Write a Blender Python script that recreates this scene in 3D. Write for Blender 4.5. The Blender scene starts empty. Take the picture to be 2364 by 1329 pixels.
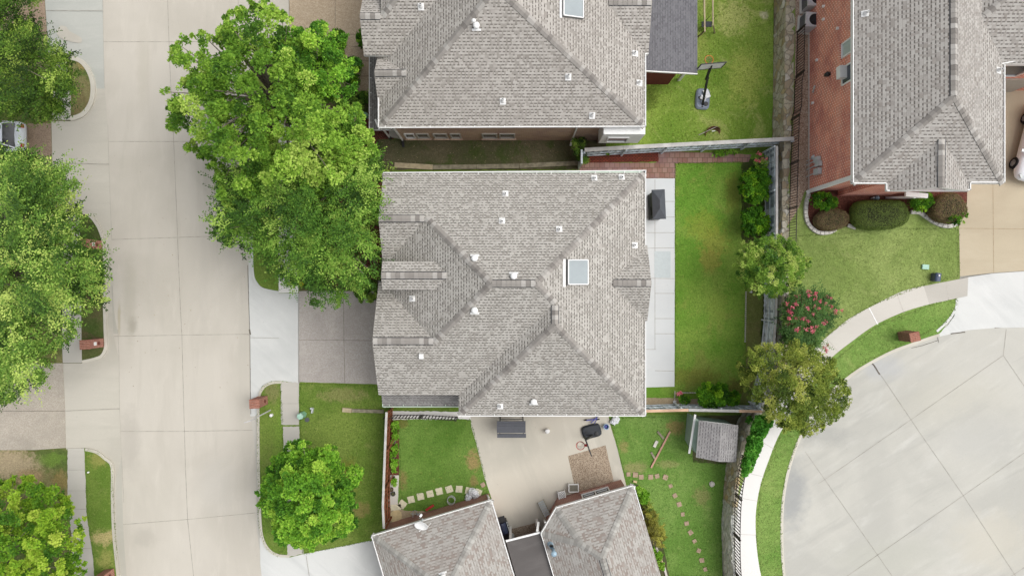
import bpy, math, random
import numpy as np
from mathutils import Vector, Matrix
R = math.radians
random.seed(7)
SC = bpy.context.scene
# ------------------------------------------------------------------ camera
H = 41.0            # camera height in metres, looking straight down
F = 1576.0          # focal length in photo pixels (photo 2364 x 1329)
cd = bpy.data.cameras.new("camera"); cam = bpy.data.objects.new("camera", cd)
SC.collection.objects.link(cam); SC.camera = cam
cam.location = (0, 0, H); cam.rotation_euler = (0, 0, 0)
cd.sensor_width = 36; cd.lens = 24; cd.clip_start = 0.5; cd.clip_end = 2000
# ------------------------------------------------------------------ world, sun, exposure
SUN_EL, SUN_AZ = 58, 80       # azimuth from +Y clockwise (towards +X)
w = bpy.data.worlds.new("World"); SC.world = w; w.use_nodes = True
wn = w.node_tree.nodes; wl = w.node_tree.links
bg = wn["Background"]
sky = wn.new("ShaderNodeTexSky"); sky.sky_type = 'NISHITA'; sky.sun_disc = False
sky.sun_elevation = R(SUN_EL); sky.sun_rotation = R(SUN_AZ)
sky.air_density = 1.0; sky.dust_density = 4.0; sky.ozone_density = 1.0
hs = wn.new("ShaderNodeHueSaturation"); hs.inputs["Saturation"].default_value = 0.22
wl.new(sky.outputs[0], hs.inputs["Color"]); wl.new(hs.outputs[0], bg.inputs[0])
bg.inputs[1].default_value = 0.15
sd = bpy.data.lights.new("sun", 'SUN'); sun = bpy.data.objects.new("sun", sd)
SC.collection.objects.link(sun)
sd.energy = 1.0; sd.angle = R(50); sd.color = (1.0, 0.96, 0.9)
sv = Vector((math.sin(R(SUN_AZ))*math.cos(R(SUN_EL)), math.cos(R(SUN_AZ))*math.cos(R(SUN_EL)), math.sin(R(SUN_EL))))
sun.rotation_euler = sv.to_track_quat('Z', 'Y').to_euler()
SC.view_settings.view_transform = 'Standard'; SC.view_settings.look = 'None'
SC.view_settings.gamma = 1; SC.view_settings.use_curve_mapping = False
SC.view_settings.exposure = 0.45
SC.cycles.max_bounces = 6; SC.cycles.diffuse_bounces = 4; SC.cycles.glossy_bounces = 2
SC.cycles.transmission_bounces = 3; SC.cycles.transparent_max_bounces = 4

def W(px, py, z=0.0):
    s = (H - z) / F
    return ((px - 1182) * s, (664.5 - py) * s)
def WL(pts, z=0.0): return [W(a, b, z) for a, b in pts]
ORD = ["first","second","third","fourth","fifth","sixth","seventh","eighth","ninth","tenth","eleventh","twelfth","thirteenth",
       "fourteenth","fifteenth","sixteenth","seventeenth","eighteenth","nineteenth","twentieth"]
# ------------------------------------------------------------------ colour / materials
GAIN = 1.25
def lin(v):
    v = v/255.0
    return v/12.92 if v <= 0.04045 else ((v+0.055)/1.055)**2.4
def C(r, g, b, k=1.0): return (min(1,lin(r)/GAIN*k), min(1,lin(g)/GAIN*k), min(1,lin(b)/GAIN*k), 1)
class NT:
    def __init__(s, name, rough=0.9, spec=0.2):
        s.m = bpy.data.materials.new(name); s.m.use_nodes = True
        s.t = s.m.node_tree; s.n = s.t.nodes; s.l = s.t.links
        s.b = s.n["Principled BSDF"]; s.b.inputs["Roughness"].default_value = rough
        s.b.inputs["Specular IOR Level"].default_value = spec
    def node(s, typ, **kw):
        nd = s.n.new(typ)
        for k, v in kw.items():
            if k.startswith("i_"): nd.inputs[k[2:].replace("_", " ")].default_value = v
            else: setattr(nd, k, v)
        return nd
    def math(s, op, a, b=None, c=None):
        nd = s.n.new("ShaderNodeMath"); nd.operation = op
        for i, v in enumerate((a, b, c)):
            if v is None: continue
            if isinstance(v, (int, float)): nd.inputs[i].default_value = v
            else: s.l.new(v, nd.inputs[i])
        return nd.outputs[0]
    def mix(s, f, a, b, typ='MIX'):
        nd = s.n.new("ShaderNodeMix"); nd.data_type = 'RGBA'; nd.blend_type = typ
        for i, v in ((0, f), (6, a), (7, b)):
            if isinstance(v, (int, float, tuple)): nd.inputs[i].default_value = v
            else: s.l.new(v, nd.inputs[i])
        return nd.outputs[2]
    def noise(s, scale, detail=3, rough=0.6, coord=None, dist=0.0):
        nd = s.n.new("ShaderNodeTexNoise"); nd.inputs["Scale"].default_value = scale
        nd.inputs["Detail"].default_value = detail; nd.inputs["Roughness"].default_value = rough
        nd.inputs["Distortion"].default_value = dist
        s.l.new(coord if coord is not None else s.pos(), nd.inputs["Vector"]); return nd.outputs["Fac"]
    def pos(s):
        if not hasattr(s, "_p"): s._p = s.n.new("ShaderNodeNewGeometry").outputs["Position"]
        return s._p
    def uv(s):
        if not hasattr(s, "_u"): s._u = s.n.new("ShaderNodeUVMap").outputs["UV"]
        return s._u
    def mapping(s, src, scale=(1,1,1), rot=(0,0,0), loc=(0,0,0)):
        nd = s.n.new("ShaderNodeMapping"); s.l.new(src, nd.inputs["Vector"])
        nd.inputs["Scale"].default_value = scale; nd.inputs["Rotation"].default_value = rot; nd.inputs["Location"].default_value = loc
        return nd.outputs[0]
    def ramp(s, f, lo, hi):
        nd = s.n.new("ShaderNodeMapRange"); nd.interpolation_type = 'SMOOTHSTEP'
        s.l.new(f, nd.inputs[0]); nd.inputs[1].default_value = lo; nd.inputs[2].default_value = hi
        return nd.outputs[0]
    def cramp(s, f, stops):
        nd = s.n.new("ShaderNodeValToRGB"); cr = nd.color_ramp
        while len(cr.elements) > 1: cr.elements.remove(cr.elements[-1])
        cr.elements[0].position = stops[0][0]; cr.elements[0].color = stops[0][1]
        for p, c in stops[1:]:
            e = cr.elements.new(p); e.color = c
        s.l.new(f, nd.inputs[0]); return nd.outputs[0]
    def white(s, vec):
        nd = s.n.new("ShaderNodeTexWhiteNoise"); nd.noise_dimensions = '2D'
        s.l.new(vec, nd.inputs["Vector"]); return nd
    def comb(s, x, y):
        nd = s.n.new("ShaderNodeCombineXYZ")
        for i, v in enumerate((x, y)):
            if isinstance(v, (int, float)): nd.inputs[i].default_value = v
            else: s.l.new(v, nd.inputs[i])
        return nd.outputs[0]
    def sep(s, v):
        nd = s.n.new("ShaderNodeSeparateXYZ"); s.l.new(v, nd.inputs[0]); return nd.outputs
    def color(s, c):
        if isinstance(c, tuple): s.b.inputs["Base Color"].default_value = c
        else: s.l.new(c, s.b.inputs["Base Color"])
    def bump(s, h, strength=0.3, dist=0.02):
        nd = s.n.new("ShaderNodeBump"); nd.inputs["Strength"].default_value = strength; nd.inputs["Distance"].default_value = dist
        s.l.new(h, nd.inputs["Height"]); s.l.new(nd.outputs[0], s.b.inputs["Normal"])

def m_plain(name, col, rough=0.7, spec=0.3, var=0.12, vs=6, metal=0.0):
    t = NT(name, rough, spec)
    f = t.noise(vs, 3); dk = tuple(x*(1-var) for x in col[:3])+(1,); lt = tuple(min(1, x*(1+var)) for x in col[:3])+(1,)
    t.color(t.mix(t.ramp(f, .3, .7), dk, lt)); t.b.inputs["Metallic"].default_value = metal
    return t.m
def m_concrete(name, base, dark, light, stain=0.5, fine=0.12, rot=0.0, streak=0.35, seed=0.0, stains=()):
    t = NT(name, 0.92, 0.15)
    p = t.mapping(t.pos(), (1, 1, 1), (0, 0, rot), (seed, seed*1.7, 0))
    big = t.noise(0.16, 4, .55, p, .6); mid = t.noise(0.7, 5, .65, t.mapping(p, (0.45, 1.5, 1)), .4)
    st = t.noise(1.0, 4, .6, t.mapping(p, (0.18, 1.4, 1)), .3)
    fi = t.noise(18, 3, .75, p)
    c = t.mix(t.math('MULTIPLY', t.ramp(big, .38, .66), stain), base, dark)
    c = t.mix(t.math('MULTIPLY', t.ramp(mid, .48, .8), stain*.8), c, light)
    c = t.mix(t.math('MULTIPLY', t.ramp(st, .5, .72), streak), c, dark)
    spots = t.noise(5, 2, .5, p)
    c = t.mix(t.math('MULTIPLY', t.ramp(spots, .72, .80), .25), c, tuple(x*.55 for x in base[:3])+(1,))
    for (px, py, zz, rx, ry, sc, k) in stains:      # dirt patches with a place of their own
        x, y = W(px, py, zz); q = t.mapping(t.pos(), (1/rx, 1/ry, 0), (0, 0, 0), (-x/rx, -y/ry, 0))
        ln = t.n.new("ShaderNodeVectorMath"); ln.operation = 'LENGTH'; t.l.new(q, ln.inputs[0])
        dd = t.math('ADD', ln.outputs["Value"], t.math('MULTIPLY', t.math('SUBTRACT', t.noise(1.6, 4, .65, t.pos()), .5), 1.1))
        c = t.mix(t.math('MULTIPLY', t.math('SUBTRACT', 1.0, t.ramp(dd, .25, 1.15)), k), c, sc)
    v = t.math('MULTIPLY_ADD', t.math('SUBTRACT', fi, .5), fine*2, 1.0)
    vc = t.n.new("ShaderNodeCombineColor")
    for i in range(3): t.l.new(v, vc.inputs[i])
    t.color(t.mix(1.0, c, vc.outputs[0], 'MULTIPLY')); t.bump(fi, .15, .01)
    return t.m
def m_aggregate(name, base, lo, hi, scale=28, stain=.4):
    t = NT(name, 0.92, 0.15)
    vn = t.node("ShaderNodeTexVoronoi", i_Scale=scale); t.l.new(t.pos(), vn.inputs["Vector"])
    g = t.sep(vn.outputs["Color"])[0]
    c = t.cramp(g, [(0, lo), (.5, base), (1, hi)])
    big = t.noise(0.5, 5, .65, None, .4)
    c = t.mix(t.math('MULTIPLY', t.ramp(big, .4, .7), stain), c, tuple(x*.72 for x in base[:3])+(1,))
    lt = t.noise(1.1, 4, .6, t.mapping(t.pos(), (1,1,1), (0,0,0), (5,9,0)))
    c = t.mix(t.math('MULTIPLY', t.ramp(lt, .55, .75), stain*.8), c, tuple(min(1,x*1.22) for x in base[:3])+(1,))
    t.color(c); t.bump(g, .4, .015)
    return t.m
def desat(c, k=.10):
    g = (c[0]*.35+c[1]*.5+c[2]*.15); return tuple((x*(1-k)+g*k)*.98 for x in c[:3])+(1,)
def m_grass(name, a, b, dry, soil, dry_amt=.5, soil_amt=0.0, seed=0.0, thr=.56, patches=()):
    t = NT(name, 0.95, 0.1)
    a, b, dry = desat(a), desat(b), desat(dry)
    p = t.mapping(t.pos(), (1,1,1), (0,0,0), (seed, seed*.7, 0))
    big = t.noise(0.28, 4, .6, p, .5); mid = t.noise(1.6, 5, .72, p, .3); fi = t.noise(9, 4, .85, p); f2 = t.noise(26, 2, .8, p)
    c = t.mix(t.ramp(big, .36, .66), a, b)
    dr = t.math('MULTIPLY', t.ramp(t.noise(.42, 5, .7, t.mapping(p, (1,1,1), (0,0,0), (11, 3, 0)), .8), thr, thr+.16), dry_amt)
    c = t.mix(dr, c, dry)
    md = t.math('MULTIPLY', t.ramp(mid, .5, .72), .45)
    c = t.mix(md, c, tuple(x*.72 for x in a[:3])+(1,))
    c = t.mix(t.math('MULTIPLY', t.ramp(t.noise(3.3, 4, .8, p), .55, .75), .35), c, tuple(min(1, x*1.35) for x in dry[:3])+(1,))
    if soil_amt > 0:
        so = t.math('MULTIPLY', t.ramp(t.noise(.7, 6, .72, t.mapping(p, (1,1,1), (0,0,0), (-7, 13, 0)), .6), .5, .62), soil_amt)
        c = t.mix(so, c, soil)
    for (px, py, zz, rx, ry, sc, k) in patches:      # worn or dry spots with a place of their own
        x, y = W(px, py, zz); q = t.mapping(t.pos(), (1/rx, 1/ry, 0), (0, 0, 0), (-x/rx, -y/ry, 0))
        ln = t.n.new("ShaderNodeVectorMath"); ln.operation = 'LENGTH'; t.l.new(q, ln.inputs[0])
        dd = t.math('ADD', ln.outputs["Value"], t.math('MULTIPLY', t.math('SUBTRACT', t.noise(3.2, 5, .72, t.pos()), .5), 2.2))
        c = t.mix(t.math('MULTIPLY', t.math('SUBTRACT', 1.0, t.ramp(dd, .45, 1.15)), k), c, sc)
    v = t.math('MULTIPLY_ADD', t.math('SUBTRACT', fi, .5), 1.5, 1.08)
    v = t.math('MULTIPLY', v, t.math('MULTIPLY_ADD', t.math('SUBTRACT', f2, .5), 1.3, 1.0))
    v = t.math('MAXIMUM', v, .3)
    vc = t.n.new("ShaderNodeCombineColor")
    for i in range(3): t.l.new(v, vc.inputs[i])
    t.color(t.mix(1.0, c, vc.outputs[0], 'MULTIPLY')); t.bump(fi, .6, .04)
    return t.m
def m_shingle(name, base, light, dark, tan, course=0.145, tabw=0.17, dash=.5, patch=.5, off=0.0):
    """laminated asphalt shingles laid along UV u, courses along v (metres)"""
    t = NT(name, 0.95, 0.12)
    u, v, _ = t.sep(t.uv())
    vv = t.math('DIVIDE', v, course); row = t.math('FLOOR', vv); fv = t.math('FRACT', vv)
    rn = t.white(t.comb(row, 3.3+off)).outputs["Value"]
    uu = t.math('ADD', t.math('DIVIDE', u, tabw), t.math('MULTIPLY', rn, 9.7)); cell = t.math('FLOOR', uu); fu = t.math('FRACT', uu)
    wa = t.white(t.comb(cell, row)); wv = wa.outputs["Value"]
    wb = t.sep(t.white(t.comb(t.math('ADD', cell, 57.3), row)).outputs["Color"])
    c = t.mix(t.ramp(wb[0], 0, 1), base, light)
    c = t.mix(t.math('MULTIPLY', t.math('GREATER_THAN', wb[1], 1-.3*patch), .6), c, tan)
    wdt = t.math('MULTIPLY_ADD', wv, .45, .32)
    tab = t.math('MULTIPLY', t.math('LESS_THAN', fu, wdt), t.math('GREATER_THAN', wb[2], .12))
    c = t.mix(t.math('MULTIPLY', t.math('MULTIPLY', tab, t.math('LESS_THAN', fv, .6)), .85), c, light)
    # printed shadow band above each laminated cut-out
    band = t.math('MULTIPLY', t.math('GREATER_THAN', fv, .66), tab)
    c = t.mix(t.math('MULTIPLY', band, dash), c, dark)
    ln = t.math('GREATER_THAN', fv, .88)
    c = t.mix(t.math('MULTIPLY', ln, .3*dash+.05), c, dark)
    big = t.noise(0.35, 4, .6, None, .5)
    c = t.mix(t.math('MULTIPLY', t.ramp(big, .42, .7), .22), c, tan)
    g = t.noise(22, 2, .7)
    sv_ = t.math('MULTIPLY_ADD', t.math('SUBTRACT', g, .5), .5, 1.0)
    vc = t.n.new("ShaderNodeCombineColor")
    for i in range(3): t.l.new(sv_, vc.inputs[i])
    t.color(t.mix(1.0, c, vc.outputs[0], 'MULTIPLY'))
    h = t.math('ADD', t.math('MULTIPLY', t.math('SUBTRACT', 1.0, fv), 1.0), t.math('MULTIPLY', tab, .6))
    t.bump(h, .5, .012)
    return t.m
def m_cap(name, base, light, dark, step=.2):
    t = NT(name, 0.95, 0.12)
    u, v, _ = t.sep(t.uv())
    cell = t.math('FLOOR', t.math('DIVIDE', u, step)); fu = t.math('FRACT', t.math('DIVIDE', u, step))
    wv = t.white(t.comb(cell, 1.7)).outputs["Value"]
    c = t.cramp(wv, [(0, dark), (.4, base), (.65, base), (1, light)])
    c = t.mix(t.math('MULTIPLY', t.math('LESS_THAN', fu, .12), .35), c, dark)
    g = t.noise(20, 3, .7)
    c = t.mix(t.math('MULTIPLY', t.ramp(g, .4, .7), .2), c, dark)
    t.color(c); return t.m
def m_brick(name, a, b, mortar, bw=.2, rh=.075, ms=.008, flecks=None):
    t = NT(name, 0.9, 0.15)
    nd = t.node("ShaderNodeTexBrick"); t.l.new(t.uv(), nd.inputs["Vector"])
    nd.inputs["Scale"].default_value = 1; nd.inputs["Brick Width"].default_value = bw; nd.inputs["Row Height"].default_value = rh
    nd.inputs["Mortar Size"].default_value = ms; nd.inputs["Color1"].default_value = a; nd.inputs["Color2"].default_value = b
    nd.inputs["Mortar"].default_value = mortar; nd.inputs["Bias"].default_value = 0
    nz = t.noise(.8, 4, .6); fl = t.noise(9, 3, .7)
    c = t.mix(t.math('MULTIPLY', t.ramp(nz, .4, .7), .45), nd.outputs["Color"], (b[0]*.75, b[1]*.75, b[2]*1.1, 1))
    c = t.mix(t.math('MULTIPLY', t.ramp(fl, .55, .75), .3), c, flecks or tuple(min(1,x*1.5) for x in a[:3])+(1,))
    t.color(c); t.bump(nd.outputs["Fac"], -.4, .01)
    return t.m
def m_stone(name, cols, mortar, scale=2.6, ex=1.0):
    t = NT(name, 0.92, 0.15)
    p = t.mapping(t.pos(), (1, 1, ex)); dn = t.noise(2.2, 2, .5, p)
    p2 = t.n.new("ShaderNodeVectorMath"); p2.operation = 'ADD'; t.l.new(p, p2.inputs[0])
    cc = t.n.new("ShaderNodeCombineXYZ"); t.l.new(t.math('MULTIPLY', dn, .5), cc.inputs[0]); t.l.new(t.math('MULTIPLY', dn, .35), cc.inputs[1])
    t.l.new(cc.outputs[0], p2.inputs[1])
    vn = t.node("ShaderNodeTexVoronoi", i_Scale=scale); t.l.new(p2.outputs[0], vn.inputs["Vector"])
    ve = t.node("ShaderNodeTexVoronoi", feature='DISTANCE_TO_EDGE', i_Scale=scale); t.l.new(p2.outputs[0], ve.inputs["Vector"])
    g = t.sep(vn.outputs["Color"])[0]
    n = len(cols); c = t.cramp(g, [(.12+i*.76/(n-1), k) for i, k in enumerate(cols)])
    fi = t.noise(7, 5, .75)
    c = t.mix(t.math('MULTIPLY', t.ramp(fi, .35, .7), .45), c, tuple(x*.55 for x in cols[1][:3])+(1,))
    edge = t.ramp(ve.outputs["Distance"], .0, .06)
    c = t.mix(edge, mortar, c); t.color(c)
    t.bump(t.math('ADD', edge, t.math('MULTIPLY', fi, .4)), .8, .05)
    return t.m
def m_leaf(name, stops, trans=.25):
    t = NT(name, 0.65, 0.2)
    at = t.node("ShaderNodeAttribute", attribute_name="tint")
    c = t.cramp(at.outputs["Fac"], stops)
    t.color(c)
    tr = t.n.new("ShaderNodeBsdfTranslucent"); t.l.new(c, tr.inputs[0])
    mx = t.n.new("ShaderNodeMixShader"); mx.inputs[0].default_value = trans
    t.l.new(t.b.outputs[0], mx.inputs[1]); t.l.new(tr.outputs[0], mx.inputs[2])
    t.l.new(mx.outputs[0], t.n["Material Output"].inputs[0])
    return t.m
# ------------------------------------------------------------------ mesh building
COL = SC.collection
def tag(o, label=None, cat=None, group=None, kind=None):
    if label: o["label"] = label
    if cat: o["category"] = cat
    if group: o["group"] = group
    if kind: o["kind"] = kind
    return o
def thing(name, loc, label, cat, group=None, rz=0.0):
    o = bpy.data.objects.new(name, None); COL.objects.link(o)
    o.empty_display_size = .3; o.location = loc; o.rotation_euler = (0, 0, rz)
    return tag(o, label, cat, group)
def wloc(o):
    l = Vector((0, 0, 0))
    while o is not None: l += o.location; o = o.parent
    return l
class MB:
    def __init__(s): s.v = []; s.f = []; s.m = []
    def add(s, vs, fs, mi=0):
        k = len(s.v); s.v += [tuple(x) for x in vs]
        for f in fs: s.f.append(tuple(k+i for i in f)); s.m.append(mi)
        return s
    def poly(s, pts, z=None, mi=0):
        s.add([(p[0], p[1], z if z is not None else p[2]) for p in pts], [tuple(range(len(pts)))], mi); return s
    def prism(s, pts, z0, z1, mi=0, mt=None, top=True, bottom=True):
        n = len(pts); a = sum(pts[i][0]*pts[(i+1)%n][1]-pts[(i+1)%n][0]*pts[i][1] for i in range(n))
        if a < 0: pts = list(reversed(pts))
        f = [(i, (i+1) % n, n+(i+1) % n, n+i) for i in range(n)]
        k = len(s.v); s.add([(p[0], p[1], z0) for p in pts]+[(p[0], p[1], z1) for p in pts], f, mi)
        if top: s.f.append(tuple(k+n+i for i in range(n))); s.m.append(mi if mt is None else mt)
        if bottom: s.f.append(tuple(k+n-1-i for i in range(n))); s.m.append(mi)
        return s
    def box(s, c, d, rz=0.0, mi=0, M=None):
        """box with base centre c, dimensions d"""
        vs = [(sx*d[0]/2, sy*d[1]/2, z) for z in (0, d[2]) for sx, sy in ((-1,-1),(1,-1),(1,1),(-1,1))]
        mt = M if M is not None else Matrix.Translation(c) @ Matrix.Rotation(rz, 4, 'Z')
        vs = [mt @ Vector(v) for v in vs]
        s.add(vs, [(3,2,1,0),(4,5,6,7),(0,1,5,4),(1,2,6,5),(2,3,7,6),(3,0,4,7)], mi); return s
    def bar(s, p, q, w, h=None, mi=0, up=(0,0,1)):
        """rectangular bar from p to q"""
        p = Vector(p); q = Vector(q); h = h or w; d = (q-p)
        if d.length < 1e-6: return s
        d.normalize(); u = Vector(up)
        if abs(d.dot(u)) > .98: u = Vector((1, 0, 0))
        sd_ = d.cross(u).normalized(); u = sd_.cross(d).normalized()
        vs = [e + sd_*a*w/2 + u*b*h/2 for e in (p, q) for a, b in ((-1,-1),(1,-1),(1,1),(-1,1))]
        s.add(vs, [(0,1,2,3),(7,6,5,4),(0,4,5,1),(1,5,6,2),(2,6,7,3),(3,7,4,0)], mi); return s
    def tube(s, pts, r, n=8, mi=0, cap=True):
        pts = [Vector(p) for p in pts]; k = len(s.v); rs = r if isinstance(r, (list, tuple)) else [r]*len(pts)
        for i, p in enumerate(pts):
            d = (pts[min(i+1, len(pts)-1)]-pts[max(i-1, 0)]).normalized()
            u = Vector((0, 0, 1)) if abs(d.z) < .9 else Vector((1, 0, 0))
            a = d.cross(u).normalized(); b = d.cross(a)
            for j in range(n):
                t = 2*math.pi*j/n; s.v.append(tuple(p + a*math.cos(t)*rs[i] + b*math.sin(t)*rs[i]))
        for i in range(len(pts)-1):
            for j in range(n):
                s.f.append((k+i*n+j, k+i*n+(j+1) % n, k+(i+1)*n+(j+1) % n, k+(i+1)*n+j)); s.m.append(mi)
        if cap:
            s.f.append(tuple(k+n-1-j for j in range(n))); s.m.append(mi)
            s.f.append(tuple(k+(len(pts)-1)*n+j for j in range(n))); s.m.append(mi)
        return s
    def lathe(s, prof, M=None, n=20, mi=0):
        """prof: (r, z) list"""
        M = M or Matrix.Identity(4); k = len(s.v)
        for r, z in prof:
            for j in range(n):
                t = 2*math.pi*j/n; s.v.append(tuple(M @ Vector((r*math.cos(t), r*math.sin(t), z))))
        for i in range(len(prof)-1):
            for j in range(n):
                s.f.append((k+i*n+j, k+i*n+(j+1) % n, k+(i+1)*n+(j+1) % n, k+(i+1)*n+j)); s.m.append(mi)
        return s
    def build(s, name, mats, parent=None, smooth=False, local=False, label=None):
        if not isinstance(mats, (list, tuple)): mats = [mats]
        me = bpy.data.meshes.new(name)
        if local: off = Vector((0, 0, 0))
        elif parent is not None: off = wloc(parent)
        else:
            xs = [p[0] for p in s.v]; ys = [p[1] for p in s.v]; zs = [p[2] for p in s.v]
            off = Vector(((min(xs)+max(xs))/2, (min(ys)+max(ys))/2, min(zs)))
        vs = [(p[0]-off.x, p[1]-off.y, p[2]-off.z) for p in s.v]
        me.from_pydata(vs, [], s.f); me.polygons.foreach_set("material_index", s.m)
        for m in mats: me.materials.append(m)
        uvl = me.uv_layers.new(name="UVMap"); Z = Vector((0, 0, 1))
        for p in me.polygons:
            n = p.normal
            if abs(n.z) > .995: tx, ty = Vector((1, 0, 0)), Vector((0, 1, 0))
            else:
                tx = Z.cross(n).normalized(); ty = n.cross(tx)
            for li in p.loop_indices:
                co = me.vertices[me.loops[li].vertex_index].co + off
                uvl.data[li].uv = (co.dot(tx), co.dot(ty))
        if smooth: me.polygons.foreach_set("use_smooth", [True]*len(me.polygons))
        o = bpy.data.objects.new(name, me); COL.objects.link(o)
        if parent is not None: o.parent = parent
        elif not local: o.location = off
        if label: o["label"] = label
        return o
def smooth_line(pts, sub=6, closed=False):
    P = [Vector((p[0], p[1])) for p in pts]; n = len(P); out = []
    for i in range(n if closed else n-1):
        p0 = P[(i-1) % n] if closed or i > 0 else P[i]; p1 = P[i]; p2 = P[(i+1) % n]
        p3 = P[(i+2) % n] if closed or i+2 < n else P[(i+1) % n]
        for k in range(sub):
            t = k/sub
            q = .5*((2*p1)+(p2-p0)*t+(2*p0-5*p1+4*p2-p3)*t*t+(3*p1-p0-3*p2+p3)*t**3)
            out.append((q.x, q.y))
    if not closed: out.append(tuple(P[-1]))
    return out
def rough_edge(pts, step=.18, amp=.035, seed=1):
    rg = random.Random(seed); out = []; n = len(pts)
    for i in range(n):
        a = Vector(pts[i]); b = Vector(pts[(i+1) % n]); L = (b-a).length; k = max(1, int(L/step))
        nn = Vector((-(b-a).y, (b-a).x)).normalized() if L > 1e-6 else Vector((0, 0))
        for j in range(k):
            q = a+(b-a)*(j/k)
            if j > 0: q += nn*rg.uniform(-amp, amp)
            out.append((q.x, q.y))
    return out
def offset_line(pts, d):
    out = []; n = len(pts)
    for i in range(n):
        a = Vector(pts[max(i-1, 0)]); b = Vector(pts[min(i+1, n-1)]); t = (b-a).normalized()
        out.append((pts[i][0]-t.y*d, pts[i][1]+t.x*d))
    return out
def tri_poly(mb, pts, zf, mi=0):
    """non-convex outline with z = zf(x,y), triangulated"""
    from mathutils.geometry import tessellate_polygon
    vs = [Vector((p[0], p[1], 0)) for p in pts]
    n = len(pts); a = sum(pts[i][0]*pts[(i+1) % n][1]-pts[(i+1) % n][0]*pts[i][1] for i in range(n))
    tr = tessellate_polygon([vs]); k = len(mb.v)
    mb.v += [(p[0], p[1], zf(p[0], p[1])) for p in pts]
    for t in tr:
        A, B, Cc = (vs[i] for i in t)
        if (B-A).cross(Cc-A).z < 0: t = (t[0], t[2], t[1])
        mb.f.append(tuple(k+i for i in t)); mb.m.append(mi)
def slab(name, pts, z, mat, skirt=.25, rough=None, kind='structure', zf=None, seed=1):
    """ground piece: top at z with side skirts going down"""
    if rough: pts = rough_edge(pts, rough[0], rough[1], seed)
    f = zf or (lambda x, y: z)
    mb = MB(); tri_poly(mb, pts, f)
    n = len(pts); a = sum(pts[i][0]*pts[(i+1) % n][1]-pts[(i+1) % n][0]*pts[i][1] for i in range(n))
    pp = pts if a > 0 else list(reversed(pts))
    if skirt:
        k = len(mb.v); mb.v += [(p[0], p[1], f(*p)) for p in pp]+[(p[0], p[1], f(*p)-skirt) for p in pp]
        for i in range(n):
            j = (i+1) % n; mb.f.append((k+i, k+n+i, k+n+j, k+j)); mb.m.append(0)
    o = mb.build(name, mat); 
    if kind: o["kind"] = kind
    return o
def strips(mb, segs, z, w=.03, mi=1):
    """thin joint lines in photo px lists, world z"""
    for seg in segs:
        ww = w
        pts = [W(x, y, z) for x, y in seg]
        for a, b in zip(pts[:-1], pts[1:]):
            A = Vector(a); B = Vector(b); t = (B-A).normalized()*.005; n = Vector((-(B-A).y, (B-A).x)).normalized()*ww/2
            A = A-t; B = B+t
            q = [(A.x+n.x, A.y+n.y), (A.x-n.x, A.y-n.y), (B.x-n.x, B.y-n.y), (B.x+n.x, B.y+n.y)]
            ar = sum(q[i][0]*q[(i+1) % 4][1]-q[(i+1) % 4][0]*q[i][1] for i in range(4))
            if ar < 0: q.reverse()
            mb.poly(q, z+.004, mi)
def kerb(name, pxpts, z0, h, wd, mat, side=1, sub=6, zpx=None):
    pts = smooth_line(WL(pxpts, zpx if zpx is not None else z0+h), sub)
    q = offset_line(pts, wd*side); mb = MB(); n = len(pts)
    A = [(p[0], p[1], z0-.1) for p in pts]; B = [(p[0], p[1], z0+h) for p in pts]
    Cc = [(p[0], p[1], z0+h+.002) for p in q]; D = [(p[0], p[1], z0-.1) for p in q]
    k = 0; mb.v = A+B+Cc+D
    for i in range(n-1):
        for r0, r1 in ((0, 1), (1, 2), (2, 3)):
            f = (r0*n+i, r0*n+i+1, r1*n+i+1, r1*n+i)
            mb.f.append(f if side < 0 else tuple(reversed(f))); mb.m.append(0)
    for i in (0, n-1): mb.f.append((i, n+i, 2*n+i, 3*n+i)); mb.m.append(0)
    o = mb.build(name, mat); o["kind"] = 'structure'; return o
T = 1.6             # the east terrace stands this much above the yards
# ------------------------------------------------------------------ material library
M = {}
M['street'] = m_concrete("street_concrete", C(209,203,192), C(191,185,173), C(220,214,203), .6, .08, R(90), .35, 0,
  [(305,750,0,.35,.7,C(140,134,120),.5),(275,735,0,.12,1.2,C(170,158,120),.45),(300,690,0,.5,3.5,C(186,180,166),.5),(300,1020,0,.8,2.5,C(182,176,166),.5),(475,400,0,.25,1.6,C(184,178,166),.5),(335,1240,0,.9,.7,C(184,178,168),.5),
   (330,160,0,.5,3,C(196,190,176),.5),(560,830,0,.6,4,C(198,193,182),.5),(500,1120,0,1.5,2,C(198,194,186),.4),(470,640,0,.3,6,C(199,193,183),.45),(350,640,0,.3,6,C(199,193,183),.35)])
M['street2'] = m_concrete("cul_de_sac_concrete", C(202,200,191), C(180,179,172), C(218,217,210), .6, .08, R(-32), .55, 4,
  [(1830,1140,T,1.1,2.6,C(158,160,160),.75),(1905,1005,T,2.0,.8,C(168,168,164),.6),(2040,850,T,1.6,.9,C(186,188,190),.55),(2200,930,T,4,2,C(196,193,180),.5),(2060,1290,T,4,1.6,C(190,190,178),.45),(2300,1250,T,3,2.2,C(206,200,184),.45),(2260,1000,T,3,2.2,C(184,184,180),.4)])
M['apron_grey'] = m_concrete("grey_apron_concrete", C(192,193,186), C(173,176,170), C(208,208,200), .7, .10, 0, .3, 2)
M['apron_warm'] = m_concrete("warm_apron_concrete", C(204,199,187), C(184,179,168), C(216,211,199), .6, .09, 0, .25, 8)
M['white_conc'] = m_concrete("white_concrete", C(222,223,220), C(196,198,196), C(235,235,232), .7, .07, R(40), .35, 5)
M['patio_white'] = m_concrete("painted_patio_concrete", C(224,228,229), C(206,211,213), C(235,237,238), .5, .05, 0, .15, 6)
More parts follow.
